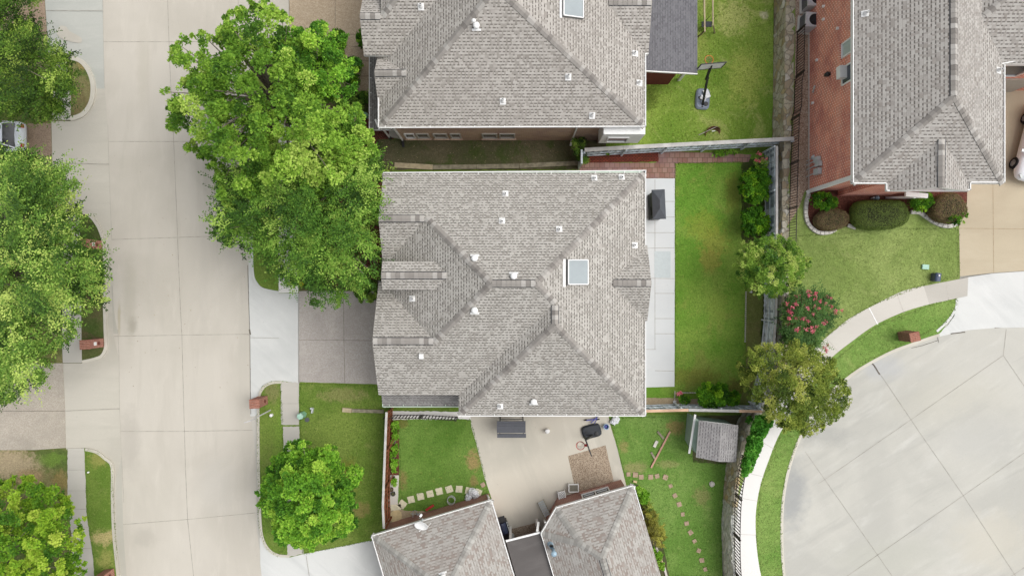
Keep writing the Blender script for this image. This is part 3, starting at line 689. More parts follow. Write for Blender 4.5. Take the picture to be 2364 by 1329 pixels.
# ---- the raised east side
top_line = [(1815,-520),(1815,-200),(1815,0),(1813,120),(1812,200),(1809,330),(1806,420),(1805,540),(1804,640),(1806,760),(1797,850),(1772,920),(1735,970),(1716,1010),(1704,1060),(1697,1110),(1692,1170),(1689,1220),(1689,1280),(1692,1329),(1702,1500),(1722,1700)]
tl = smooth_line(WL(top_line, T), 5)
inner = offset_line(tl, .12)      # to the east (path runs towards -y)
mb = MB(); tri_poly(mb, inner+[(400,-30),(400,30)], lambda x, y: T-.14)
tag(mb.build("street", M['street2']), kind='structure')
# retaining wall
def wall_width(y):
    return .50 if y > 8 else (.40 if y > -6 else .26)
n = len(tl); cum = 0; path = [tl[0]]
for a, b in zip(tl[:-1], tl[1:]):
    L = math.dist(a, b); k = max(1, int(L/.28))
    for j in range(1, k+1): path.append((a[0]+(b[0]-a[0])*j/k, a[1]+(b[1]-a[1])*j/k))
rg = random.Random(4); mb = MB(); rows = 8
def wall_piece(path, label, mat, tw=None):
    mb = MB(); n = len(path); q = [offset_line(path, -s) for s in (0,)][0]
    nor = []
    for i in range(n):
        a = Vector(path[max(i-1, 0)]); b = Vector(path[min(i+1, n-1)]); t = (b-a).normalized(); nor.append(Vector((t.y, -t.x)))  # points west (outer)
    prof = [(.12, -.1), (.10, .2), (.09, .45), (.07, .7), (.05, .95), (.04, 1.2), (.02, 1.42), (.0, T)]
    R_ = []
    for i in range(n):
        w_ = tw or wall_width(path[i][1]); row = []
        jj = rg.uniform(-.05, .05)
        for (o, z) in prof+[(-w_*.5, T+.03), (-w_, T+.01), (-w_, -.1)]:
            jx = rg.uniform(-.035, .035); jz = rg.uniform(-.03, .03)
            pt = Vector(path[i])+nor[i]*(o+jx+(jj if z > 1.2 and o >= 0 else 0)); row.append((pt.x, pt.y, z+jz))
        R_.append(row)
    m = len(R_[0]); mb.v = [p for r in R_ for p in r]
    for i in range(n-1):
        for j in range(m-1):
            mb.f.append((i*m+j, i*m+j+1, (i+1)*m+j+1, (i+1)*m+j)[::-1]); mb.m.append(0)
    for i in (0, n-1): mb.f.append(tuple(i*m+j for j in range(m))); mb.m.append(0)
    o = mb.build("retaining_wall", mat); return tag(o, label, "stone wall")
cut1 = next(i for i, p in enumerate(path) if p[1] < 8.3); cut2 = next(i for i, p in enumerate(path) if p[1] < -12.6)
wall_piece(path[:cut1+1], "tall rubble stone retaining wall beside the bright north lawn", M['stone_wall'])
wall_piece(path[cut1:cut2+1], "low-showing rubble retaining wall just behind the blue-grey back fence", M['stone_wall'])
wall_piece(path[cut2:], "grey-green stone retaining wall along the edge of the south lawn", M['stone_wall2'])
# terrace surfaces
def tslab(name, px, mat, dz=0.0, sk=.15, rough=None, seed=1): return slab(name, px if rough == 'w' else WL(px, T), T+dz, mat, sk, rough if rough != 'w' else None, seed=seed)
in_px = offset_line(tl, .24)
kC = [(2168,770),(2140,779),(2100,793),(2060,808),(2011,833),(1975,855),(1945,878),(1910,908),(1875,950),(1848,1000),(1828,1050),(1813,1105),(1804,1165),(1802,1230),(1804,1290),(1810,1350),(1826,1450),(1860,1600),(1900,1700)]
kD = [(2212,688),(2211,708),(2200,730),(2185,748),(2165,757+10)]
g_in = [p for p in in_px]
gout = g_in+WL([(1900,1700)], T)+list(reversed(smooth_line(WL(kC, T), 4)))+list(reversed(smooth_line(WL(kD, T), 4)))+WL([(2216,636),(2216,515),(2240,440),(2240,-520)], T)
slab("terrace_lawn", gout, T, M['grass_r'], .2)
slab("verge", smooth_line(WL([(2212,688)], T)+WL(kD[1:-1], T)+WL(kC, T), 4)+WL([(1840,1700),(1757,1329),(1750,1290),(1745,1240),(1745,1180),(1755,1120),(1775,1060),(1800,1000),(1850,910),(1920,825),(1970,785),(2020,750),(2085,720),(2145,702)], T), T+.006,
     m_grass("green_verge", C(104,142,54), C(126,156,70), C(150,166,88), C(120,104,74), .45, 0, 33, .5), .0)
kerbi(kC, T-.14, .155, .16, M['kerb'], (1780,1200), 4)
kerbi(kD, T-.14, .155, .14, M['white_conc'], (2180,700), 4)
gv = [(1835,-520),(1836,0),(1836,100),(1834,200),(1830,330),(1824,430),(1819,520),(1845,478),(1858,440),(1872,440),(1900,440),(1900,-520)]
slab("gravel_strip", WL(gv, T), T+.006, M['gravel'], 0)
bed = [(1866,444),(1858,470),(1856,505),(1866,525),(1890,538),(1915,537),(1930,525),(1960,522),(2050,525),(2100,487),(2130,492),(2160,515),(2195,524),(2214,520),(2214,500),(2235,460),(2240,425),(1866,425)]
slab("garden_bed", rough_edge(WL(bed, T), .2, .015, 3), T+.008, M['mulch'], 0)
slab("driveway", WL([(2240,200),(3300,200),(3300,640),(2364,625),(2290,630),(2216,638),(2214,515),(2232,470)], T), T+.010, M['drive_tan'], .1)
mb = MB(); strips(mb, [[(2212,527),(2500,530)],[(2292,415),(2294,630)]], T+.011, .025, 0); tag(mb.build("pavement_joint", m_plain("tan_joint", C(170,152,124), .95, .1, .2)), kind='structure')
xx = smooth_line
swt = [(2235,640),(2132,660),(2081,673),(2006,710),(1958,737),(1906,780),(1860,828),(1815,895),(1783,950),(1752,1015),(1726,1080),(1708,1140),(1700,1200),(1697,1260),(1700,1329),(1716,1500)]
swb = [(2233,683),(2145,702),(2085,720),(2020,750),(1970,785),(1920,825),(1885,870),(1845,925),(1815,975),(1795,1010),(1775,1060),(1755,1120),(1745,1180),(1745,1240),(1750,1290),(1757,1329),(1785,1500)]
def seg_walk(i0, i1, mat, dz=.014):
    a = xx(WL(swt[i0:i1+1], T), 5); b = xx(WL(swb[i0:i1+1], T), 5)
    slab("sidewalk", a+list(reversed(b)), T+dz, mat, .03)
seg_walk(0, 1, M['walk']); seg_walk(1, 7, M['walk_r']); seg_walk(7, 15, M['walk_white'], .0145)
mb = MB(); strips(mb, [[(2184,652),(2190,692)],[(2071,679),(2087,722)],[(1908,780),(1935,812)],[(1838,890),(1872,915)],[(1757,1018),(1787,1036)],[(1722,1090),(1764,1100)],[(1706,1148),(1750,1156)],[(1700,1232),(1745,1234)]], T+.0145, .02, 0)
tag(mb.build("pavement_joint", m_plain("pale_joint", C(196,190,180), .95, .1, .1)), kind='structure')
mb = MB(); q = WL([(2005,711),(2007,710),(2027,748),(2025,749)], T); mb.poly(q[::-1] if False else q, T+.021); 
tri = MB(); tri_poly(tri, q, lambda x, y: T+.021); tag(tri.build("white_joint_sealant", M['white']), kind='structure')
# white apron to the east drive (slopes down to the cul-de-sac)
y1 = W(0, 650, T)[1]; y0 = W(0, 765, T)[1]
mb = MB(); tri_poly(mb, WL([(2233,640),(2290,631),(2364,626),(2600,626),(2600,765),(2364,756),(2300,757),(2240,762),(2172,777),(2168,768),(2190,752),(2205,730),(2212,700),(2213,684),(2233,683)], T),
    lambda x, y: (T-.136)+(.144)*clampf((y-y0)/(y1-y0), 0, 1)+.001)
tag(mb.build("driveway_apron", M['white_conc']), kind='structure')
mb = MB()
strips(mb, [[(2011,835),(2030,860),(2103,968),(2117,989),(2224,1143),(2345,1329),(2420,1440)],[(1859,1042),(1904,1106),(2026,1280),(2062,1332),(2120,1420)],
  [(2316,820),(2103,968),(1904,1106),(1890,1115)],[(2600,880),(2364,1045),(2224,1143),(2026,1280),(1955,1329),(1900,1368)],[(2323,760),(2316,820)],[(2316,820),(2364,890),(2450,1015)],[(2400,1285),(2300,1352)]], T-.137, .022, 0)
tag(mb.build("pavement_joint", M['joint']), kind='structure')
mb = MB(); strips(mb, [[(2011,836),(2018,843),(2031,864)]], T-.13, .07, 0); strips(mb, [[(2195,770),(2228,766)],[(2296,756),(2322,754)]], T-.128, .06, 0); strips(mb, [[(2164,776),(2167,790)],[(2104,803),(2130,797),(2166,785)]], T-.128, .025, 0)
tag(mb.build("pavement_joint", M['joint_dk']), kind='structure')
# ------------------------------------------------------------------ roofs
class Roof:
    """union of convex volumes; every volume = outline (ccw world points), eave height, slope per edge (None = gable side)"""
    def __init__(s, parent, mat, wallmat, capmat): s.vol = []; s.p = parent; s.mat = mat; s.wm = wallmat; s.cm = capmat
    def add(s, pts, ze, slopes, off=0.0, fascia=.18):
        n = len(pts); a = sum(pts[i][0]*pts[(i+1) % n][1]-pts[(i+1) % n][0]*pts[i][1] for i in range(n))
        if a < 0:
            pts = list(reversed(pts)); slopes = list(reversed(slopes[:-1]))+[slopes[-1]]
        pl = []
        for i in range(n):
            A = Vector(pts[i]); B = Vector(pts[(i+1) % n]); t = (B-A).normalized(); nn = Vector((-t.y, t.x))
            sl = slopes[i]
            if sl is None: continue
            pl.append((nn.x*sl, nn.y*sl, ze+off-(nn.dot(A))*sl))
        s.vol.append(dict(pts=pts, ze=ze+off, pl=pl, sl=slopes, fa=fascia)); return s
    def zvol(s, v, x, y):
        P = v['pts']; n = len(P)
        for i in range(n):
            A = P[i]; B = P[(i+1) % n]
            if (B[0]-A[0])*(y-A[1])-(B[1]-A[1])*(x-A[0]) < -1e-6: return None
        return min(a*x+b*y+c for a, b, c in v['pl'])
    def z(s, x, y):
        zs = [z for z in (s.zvol(v, x, y) for v in s.vol) if z is not None]
        return max(zs) if zs else None
    def at(s, px, py):
        z = s.vol[0]['ze']+.8
        for _ in range(25):
            x, y = W(px, py, z); q = s.z(x, y)
            if q is None: return Vector((x, y, z))
            z = q
        return Vector((x, y, z))
    def frame(s, p):
        """unit normal at p and along-eave / up-slope directions"""
        e = .08; z0 = s.z(p.x, p.y); zx = s.z(p.x+e, p.y); zy = s.z(p.x, p.y+e)
        zx = z0 if zx is None else zx; zy = z0 if zy is None else zy
        n = Vector((-(zx-z0)/e, -(zy-z0)/e, 1)).normalized()
        a = Vector((0, 0, 1)).cross(n); a = a.normalized() if a.length > 1e-4 else Vector((1, 0, 0))
        return Matrix(((a.x, n.cross(a).x, n.x, p.x), (a.y, n.cross(a).y, n.y, p.y), (a.z, n.cross(a).z, n.z, p.z), (0, 0, 0, 1)))
    def build(s, name="roof"):
        mb = MB()
        for v in s.vol:
            P = v['pts']; n = len(P)
            for i, (a, b, c) in enumerate(v['pl']):
                poly = [tuple(p) for p in P]
                for j, (a2, b2, c2) in enumerate(v['pl']):
                    if j == i: continue
                    da, db, dc = a2-a, b2-b, c2-c; new = []   # keep where plane j >= plane i
                    for k in range(len(poly)):
                        p = poly[k]; q = poly[(k+1) % len(poly)]; fp = da*p[0]+db*p[1]+dc; fq = da*q[0]+db*q[1]+dc
                        if fp >= -1e-9: new.append(p)
                        if (fp > 1e-9 and fq < -1e-9) or (fp < -1e-9 and fq > 1e-9):
                            t = fp/(fp-fq); new.append((p[0]+(q[0]-p[0])*t, p[1]+(q[1]-p[1])*t))
                    poly = new
                    if len(poly) < 3: break
                if len(poly) >= 3:
                    # drop duplicates
                    pp = []
                    for q in poly:
                        if not pp or math.dist(pp[-1], q) > 1e-5: pp.append(q)
                    if len(pp) > 2 and math.dist(pp[0], pp[-1]) < 1e-5: pp.pop()
                    if len(pp) >= 3: mb.add([(q[0], q[1], a*q[0]+b*q[1]+c) for q in pp], [tuple(range(len(pp)))], 0)
            mb.add([(p[0], p[1], v['ze']-v['fa']) for p in P], [tuple(range(n-1, -1, -1))], 1)
            for i in range(n):
                A = Vector(P[i]); B = Vector(P[(i+1) % n]); N = 24 if v['sl'][i] is None else 1
                tt = [k/N for k in range(N+1)]
                def top(q):
                    return min(a*q.x+b*q.y+c for a, b, c in v['pl'])
                for k in range(N):
                    q0 = A+(B-A)*tt[k]; q1 = A+(B-A)*tt[k+1]; z0 = top(q0); z1 = top(q1)
                    mb.add([(q0.x, q0.y, z0-v['fa']), (q1.x, q1.y, z1-v['fa']), (q1.x, q1.y, z1), (q0.x, q0.y, z0)], [(0, 1, 2, 3)], 1)
                if v['sl'][i] is None:
                    d = (B-A).normalized(); inw = Vector((-d.y, d.x))*.22
                    low = v['ze']-v['fa']
                    pr = [A+inw+(B-A)*t for t in tt]
                    ends = MB(); ends.add([(q.x, q.y, low) for q in pr]+[(q.x, q.y, max(low+.01, top(q)-.02)) for q in pr], [(k, k+1, N+2+k, N+1+k) for k in range(N)], 0); ends.build("gable_wall", s.wm, s.p)
        o = mb.build(name, [s.mat, M['white']], s.p)
        return o
    def auto_caps(s, wd=.16, step=.22, minlen=.55):
        """cap shingles on every exposed ridge and hip"""
        for v in s.vol:
            P = v['pts']; n = len(P); pl = v['pl']
            for i in range(len(pl)):
                for j in range(i+1, len(pl)):
                    A, B, Cc = (pl[i][k]-pl[j][k] for k in range(3)); L2 = A*A+B*B
                    if L2 < 1e-8: continue
                    o = Vector((-A*Cc/L2, -B*Cc/L2)); d = Vector((-B, A)).normalized(); t0, t1 = -200., 200.
                    cons = []
                    for k in range(n):
                        p = Vector(P[k]); q = Vector(P[(k+1) % n]); e = q-p; cons.append((-e.y, e.x, e.y*p.x-e.x*p.y))
                    for k in range(len(pl)):
                        if k not in (i, j): cons.append(tuple(pl[k][m]-pl[i][m] for m in range(3)))
                    for (ca, cb, cc) in cons:      # ca x + cb y + cc >= 0
                        f0 = ca*o.x+cb*o.y+cc; fd = ca*d.x+cb*d.y
                        if abs(fd) < 1e-9:
                            if f0 < -1e-6: t0 = 1; t1 = 0
                        elif fd > 0: t0 = max(t0, -f0/fd)
                        else: t1 = min(t1, -f0/fd)
                    if t1-t0 < minlen: continue
                    N = max(8, int((t1-t0)/.1)); run = None; pr = Vector((-d.y, d.x)); runs = []
                    for m in range(N+1):
                        t = t0+.03+(t1-t0-.06)*m/N; q = o+d*t; z = pl[i][0]*q.x+pl[i][1]*q.y+pl[i][2]; top = s.z(q.x, q.y); ok = top is not None and top < z+.02
                        if ok:
                            for sg in (-1, 1):
                                zz = s.z(q.x+pr.x*.2*sg, q.y+pr.y*.2*sg)
                                if zz is not None and zz > z-.03: ok = False
                        if ok: run = (run[0], t) if run else (t, t)
                        if (not ok or m == N) and run:
                            if run[1]-run[0] > minlen: runs.append(run)
                            run = None
                    for (ta, tb) in runs:
                        e = []
                        for t in (ta, tb):
                            q = o+d*t; e.append(Vector((q.x, q.y, pl[i][0]*q.x+pl[i][1]*q.y+pl[i][2])))
                        if e[0].z > e[1].z: e.reverse()
                        s.cap3(e[0], e[1], wd, step)
    def cap3(s, a, b, wd=.16, step=.22, t=.045):
        L = (b-a).length; n = max(2, int(L/step)); d = Vector((b.x-a.x, b.y-a.y, 0)).normalized(); sd_ = Vector((-d.y, d.x, 0))
        mb = MB()
        def pt(u, w_, lift):
            q = a+(b-a)*u; x = q.x+sd_.x*w_; y = q.y+sd_.y*w_
            z = s.z(x, y); zq = s.z(q.x, q.y)
            z = z if z is not None else (zq or q.z)-abs(w_)*.5
            zc = q.z if abs(w_) < 1e-6 else min(z, q.z)
            return (x, y, zc+lift)
        for i in range(n):
            u0 = i/n; u1 = (i+1.0)/n
            lo, hi = t*.5, t
            v = [pt(u0, -wd, lo), pt(u0, 0, lo), pt(u0, wd, lo), pt(u1, wd, hi), pt(u1, 0, hi), pt(u1, -wd, hi)]
            down = [(p[0], p[1], p[2]-t-.02) for p in (v[0], v[2], v[3], v[5])]
            k = len(mb.v); mb.v += v+down
            for f in ((0,1,4,5),(1,2,3,4),(6,0,5,9),(2,7,8,3),(0,6,7,2,1),(3,8,9,5,4)):
                mb.f.append(tuple(k+j for j in f)); mb.m.append(0)
        o = mb.build("ridge_cap", s.cm, s.p)
        if abs(a.z-b.z) < .25:      # dark strips paint the cap's shadow edge down both sides of a level ridge
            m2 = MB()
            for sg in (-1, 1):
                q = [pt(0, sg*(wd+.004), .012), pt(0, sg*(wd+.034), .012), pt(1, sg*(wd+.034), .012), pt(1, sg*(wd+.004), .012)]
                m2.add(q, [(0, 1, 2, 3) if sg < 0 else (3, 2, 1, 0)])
            m2.build("ridge_shadow_strip", M['charcoal'], s.p)
        # uv along the run so that the tones change from piece to piece
        uvl = o.data.uv_layers[0]; off = wloc(s.p)
        for p in o.data.polygons:
            cidx = sum((Vector(o.data.vertices[vi].co)+off for vi in p.vertices), Vector())/len(p.vertices)
            u = (cidx-a).dot((b-a).normalized())
            for li in p.loop_indices:
                co = o.data.vertices[o.data.loops[li].vertex_index].co+off
                uvl.data[li].uv = ((math.floor(u/(L/n))+.5)*.22+.02+clampf((co-a).dot((b-a).normalized())-u, -.09, .09)*.6, co.dot(sd_))
        # consistent outward normals
        return o
def gutter(parent, pts, z, mats=None, wd=.13, inward=1):
    """open gutter along world points (outer edge); thickness goes left of the direction when inward=1"""
    mats = mats or [M['white'], M['gutter_green']]
    mb = MB(); P = [Vector(p) for p in pts]
    for a, b in zip(P[:-1], P[1:]):
        d = (b-a).normalized(); n = Vector((-d.y, d.x))*inward; L = (b-a).length
        f = lambda u, w_: (a.x+d.x*u+n.x*w_, a.y+d.y*u+n.y*w_)
        o1 = f(0, .02); o2 = f(L, .02); mb.bar((o1[0], o1[1], z), (o2[0], o2[1], z), .045, .12, 0)
        i1 = f(0, wd/2+.03); i2 = f(L, wd/2+.03); mb.bar((i1[0], i1[1], z-.035), (i2[0], i2[1], z-.035), wd-.02, .03, 1)
        k = int(L/.75)
        for j in range(k):
            q0 = f((j+.5)*L/k, 0.03); q1 = f((j+.5)*L/k, wd+.03); mb.bar((q0[0], q0[1], z+.035), (q1[0], q1[1], z+.035), .03, .012, 0)
    return mb.build("gutter", mats, parent)
def inset(pts, d):
    n = len(pts); out = []
    a = sum(pts[i][0]*pts[(i+1) % n][1]-pts[(i+1) % n][0]*pts[i][1] for i in range(n))
    P = pts if a > 0 else list(reversed(pts))
    for i in range(n):
        p0 = Vector(P[i-1]); p1 = Vector(P[i]); p2 = Vector(P[(i+1) % n])
        d1 = (p1-p0).normalized(); d2 = (p2-p1).normalized(); n1 = Vector((-d1.y, d1.x)); n2 = Vector((-d2.y, d2.x))
        bis = (n1+n2); k = d/max(.2, (1+n1.dot(n2))); q = p1+bis*k; out.append((q.x, q.y))
    return out
def wallbox(parent, pts, z0, z1, mat, name="wall"):
    mb = MB(); mb.prism(pts, z0, z1, 0); return mb.build(name, mat, parent)
def vent(roof, px, py, kind='pipe'):
    p = roof.at(px, py); fr = roof.frame(p); mb = MB()
    if kind == 'pipe':
        mb.box((0,0,0), (.30, .34, .03), M=fr)
        up = Matrix.Translation(p+Vector(fr.col[1][:3])*.03)
        o = mb.build("roof_vent", M['white'], roof.p)
        m2 = MB(); m2.lathe([(.13, -.02), (.10, .10), (.06, .16)], up, 14); m2.lathe([(.055, .1), (.055, .3), (.04, .3), (.04, .12)], up, 12)
        q = m2.build("vent_pipe", M['white'], o, smooth=False)
        m3 = MB(); m3.lathe([(.04, .285), (.0, .285)], up, 12); m3.build("pipe_opening", M['black'], o)
    elif kind == 'dome':
        mb.box((0,0,0), (.44, .10, .04), M=fr @ Matrix.Translation((0, -.10, 0))); mb.box((0,0,0), (.26, .30, .03), M=fr)
        o = mb.build("roof_vent", M['white'], roof.p)
        up = Matrix.Translation(p+Vector(fr.col[1][:3])*.05)
        m2 = MB(); m2.lathe([(.11, -.05), (.10, .14), (.165, .15), (.165, .19), (.135, .24), (.07, .27), (0, .28)], up, 20); m2.build("vent_hood", M['white'], o, smooth=True)
    else:
        mb.box((0,0,0), (.22, .26, .14), M=fr); o = mb.build("roof_vent", M['white'], roof.p)
    return o
def skylight(roof, corners, flash=None):
    """corners: photo px of the pane outline"""
    P = [roof.at(*c) for c in corners]; cen = sum(P, Vector())/4; fr = roof.frame(cen); n = Vector(fr.col[2][:3])
    o_ = [p+n*.16 for p in P]; mb = MB()
    base = [p-n*.02 for p in P]; out = [cen+(p-cen)*1.06 for p in base]; outt = [cen+n*.15+(p-cen)*1.06 for p in P]
    mb.v = [tuple(p) for p in out+outt]; mb.f = [(i, (i+1) % 4, 4+(i+1) % 4, 4+i) for i in range(4)]+[(4,5,6,7)]; mb.m = [0]*5
    o = mb.build("skylight", M['skylight_frame'], roof.p)
    m2 = MB(); m2.v = [tuple(p) for p in o_]; m2.f = [(0,1,2,3)]; m2.m = [0]; 
    # white rim
    m3 = MB()
    for i in range(4): m3.bar(o_[i]+n*.012, o_[(i+1) % 4]+n*.012, .05, .025, up=n)
    m2.build("pane", M['skylight'], o); m3.build("pane_rim", M['white'], o)
    if flash:
        a = roof.at(*flash[0]); b = roof.at(*flash[1]); m4 = MB(); m4.bar(a+n*.02, b+n*.02, .13, .05, up=n); m4.build("flashing", M['white'], roof.p)
    return o
def wall_window(parent, a, b, z0, z1, out, frame=M['white'], glass=M['glass'], mull=1, proud=.03, sill=None):
    """window on a wall between plan points a, b; out = outward unit vector"""
    A = Vector((a[0], a[1], 0)); B = Vector((b[0], b[1], 0)); o3 = Vector((out[0], out[1], 0)); d = (B-A).normalized()
    mb = MB(); up = Vector((0, 0, 1)); P = lambda p, z, k: p+up*z+o3*k
    for (p, q) in ((P(A, z0, proud), P(B, z0, proud)), (P(A, z1, proud), P(B, z1, proud))): mb.bar(p, q, .07, .09, up=(0,0,1))
    for k in range(mull+1):
        q = A+(B-A)*(k/mull); mb.bar(P(q, z0, proud), P(q, z1, proud), .07, .07, up=tuple(o3))
    w_ = mb.build("window", frame, parent)
    m2 = MB(); m2.v = [tuple(P(A, z0, .012)), tuple(P(B, z0, .012)), tuple(P(B, z1, .012)), tuple(P(A, z1, .012))]; m2.f = [(0,1,2,3)]; m2.m = [0]
    m2.build("pane", glass, w_)
    if sill:
        m3 = MB(); m3.bar(P(A-d*.08, z0-.09, .06), P(B+d*.08, z0-.09, .06), .14, .08); m3.build("sill", sill, w_)
    return w_
S = .55
# ================================================================== middle house
Hm = thing("brick_house", (0, 0, 0), "large grey-shingled house in the middle with one skylight and five ridges", "house")
rm = Roof(Hm, M['shingle'], M['siding'], M['cap'])
rect = lambda x0, x1, y0, y1: [(x0, y0), (x1, y0), (x1, y1), (x0, y1)]      # edges: south, east, north, west
E = 5.3
rm.add(rect(-6.8, 6.97, -5.6, 6.02), E, [S, S, S, S])
rm.add(rect(-6.72, -2.5, .97, 6.02), E, [S, None, S, None], -.006)
rm.add(rect(-6.98, -2.6, -5.6, .29), E, [S, None, S, None], -.009)
rm.add(rect(-2.79, 6.97, -6.67, 0.6), E, [S, S, None, S], -.012)
rm.add(rect(3.4, 7.08, -1.72, 2.22), E, [S, None, S, None], -.015)
rm.add(rect(-6.47, -3.0, -.08, 1.32), 6.92, [S, None, S, None], .0, .1)
rm.build()
wallbox(Hm, rect(-6.4, 6.55, -5.2, 5.6), 0, E-.1, M['brick_br'])
wallbox(Hm, rect(-2.4, 6.53, -6.25, -5.25), 0, E-.12, M['brick_br'])
wallbox(Hm, rect(-6.2, -4.0, .1, 1.14), 5.0, 6.86, M['siding'], "dormer_wall")
wallbox(Hm, [(6.54, -1.4), (6.85, -1.4), (6.85, 1.9), (6.54, 1.9)], 0, E-.1, M['brick_br'])
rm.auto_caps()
for p in ((1167,447),(1159,510),(1291,529),(1465,566),(1372,411),(1435,409),(1155,937)): vent(rm, *p)
vent(rm, 952, 689)
for p in ((1096,594),(1186,635),(1096,718),(1232,928)): vent(rm, *p, kind='dome')
vent(rm, 973, 820, 'box')
skylight(rm, [(1308,656),(1353,656),(1353,600),(1308,600)], ((1302,598),(1302,662)))
gutter(Hm, WL([(1492,393),(885,398)], E), E)
gutter(Hm, WL([(1491,565),(1491,394)], E), E); gutter(Hm, WL([(1491,960),(1491,742)], E), E); gutter(Hm, WL([(1058,960),(1491,960)], E), E)
# lower lean-to roof on the south-west corner
lr = Roof(Hm, M['shingle_low'], M['brick_br'], M['cap'])
lz = 3.3
lp = WL([(883,937),(1056,937),(1056,900),(883,900)], lz); yb = -5.15
lpoly = [(lp[0][0], lp[0][1]), (-2.4, lp[1][1]), (-2.4, yb+.0), (lp[0][0], yb)]
lr.add(lpoly, lz, [.42, None, None, None]); lr.build("lower_roof")
gutter(Hm, [(lp[0][0], yb), (lp[0][0], lp[0][1]-.05), (-2.5, lp[1][1]-.05)], lz, [M['gutter_green'], M['gutter_green']])
for x in (-6.2, -4.6): 
    mb = MB(); mb.box((x, -6.1, 0), (.2, .2, 3.1)); mb.build("porch_post", M['white'], Hm)
mb = MB(); q = WL([(873,648),(890,648),(890,672),(873,672)], 2.6); mb.prism(q, 2.5, 2.62); mb.build("entry_canopy", M['shingle_low'], Hm)
mb = MB(); mb.box((-6.46, -2.65, .1), (.08, 4.6, 2.2)); mb.build("garage_door", M['siding'], Hm)
wall_window(Hm, (6.57, 5.0), (6.57, 3.4), .9, 2.2, (1, 0)); wall_window(Hm, (6.57, -2.2), (6.57, -4.4), .9, 2.2, (1, 0)); wall_window(Hm, (6.0, -6.27), (4.4, -6.27), .9, 2.2, (0, -1))
# ================================================================== north house
Hn = thing("brick_house", (0, 12, 0), "grey-shingled house at the top centre with a slate porch roof at its side", "house")
rn = Roof(Hn, M['shingle_n'], M['brick_br'], M['cap'])
rn.add(rect(-6.95, 6.97, 8.41, 30.0), E, [.6, .451, .6, .56])
rn.add(rect(-7.66, -3.0, 12.0, 15.34), 5.7, [.6, None, .6, None], 0)
rn.add(rect(-8.17, 2.0, 12.0, 26.0), 5.7, [.6, .6, .6, .6], -.01)
rn.add(rect(-7.03, -3.4, 9.84, 12.1), E, [.8, None, .8, None], -.006)
rn.add(rect(3.5, 7.13, 12.2, 16.9), E+.02, [.4, None, .4, None], 0)
# clip the second western hip so it does not stick out over the drive
rn.vol[2]['pts'] = rect(-6.6, 2.0, 12.01, 26.0)
rn.build()
lw = Roof(Hn, M['shingle_low'], M['brick_br'], M['cap'])
lw.add([W(853,300,3)[0:2], (-6.5, W(0,300,3)[1]), (-6.5, 12.95), (W(853,0,3)[0], 12.95)], 3.0, [None, None, None, .35]); lw.build("porch_roof")
gutter(Hn, [(W(853,0,3)[0]-.02, 12.9), (W(853,0,3)[0]-.02, W(0,300,3)[1])], 3.0, [M['white'], M['black']])
gutter(Hn, WL([(853,299),(872,297)], 3.0), 3.02, [M['white'], M['white']])
wallbox(Hn, rect(-6.45, 6.5, 8.83, 29.5), 0, E-.1, M['brick_br'])
wallbox(Hn, rect(-7.3, -6.4, 12.4, 15.0), 0, 5.6, M['brick_br'])
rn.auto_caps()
for p in ((1161,234),(1312,178),(1367,267),(1466,124),(1476,192),(972,16)): vent(rn, *p)
vent(rn, 1100, 64, 'dome')
p = rn.at(1095, 58); mb = MB(); mb.lathe([(0, .42), (.09, .46), (.11, .55), (.07, .62), (0, .64)], Matrix.Translation(p), 14); mb.build("roof_vent", M['white'], Hn, smooth=True)
skylight(rn, [(1298,38),(1343,44),(1343,-14),(1298,-14)], ((1294,42),(1294,-30)))
gutter(Hn, WL([(873,296),(1491,293)], E), E); gutter(Hn, WL([(1491,293),(1491,126)], E), E); gutter(Hn, WL([(873,226),(873,296)], E), E)
gutter(Hn, WL([(1489,126),(1497,125)], E), E, [M['white'], M['black']])
# windows on the side wall
for x0, x1 in ((936,957),(963,990),(1002,1032),(1041,1063),(1114,1147),(1154,1188)):
    a = W(x0, 0, 1.4)[0]; b = W(x1, 0, 1.4)[0]
    wall_window(Hn, (a, 8.83), (b, 8.83), .85, 1.95, (0, -1), frame=M['walk'] if x0 != 936 else M['white'], sill=M['brick_br'])
# corner downspouts and posts
def spout(parent, pts, r=.05, mat=None):
    mb = MB()
    for a, b in zip(pts[:-1], pts[1:]): mb.bar(a, b, r*2, r*1.4)
    return mb.build("downspout", mat or M['white'], parent)
spout(Hn, [(*W(876,298,5.1), 5.1), (-7.28, 8.95, 4.6), (-7.28, 8.95, .5)]); spout(Hn, [(*W(904,296,5.1), 5.1), (-6.5, 8.78, 4.7), (-6.5, 8.78, .4)])
spout(Hn, [(*W(1336,294,5.1), 5.1), (3.55, 8.76, 4.8), (3.55, 8.76, .3), (3.5, 8.5, .15)])
mb = MB(); mb.bar((-7.28, 8.95, .5), (-7.28, 8.95, .1), .14, .14); mb.bar((-6.5, 8.78, .4), (-6.5, 8.45, .12), .14, .12); mb.build("drain_boot", M['black'], Hn)
mb = MB(); mb.prism([(-7.3, 9.0), (-6.47, 8.86), (-6.47, 12.0), (-7.3, 12.0)], .12, .5); mb.build("porch_floor", M['walk'], Hn)
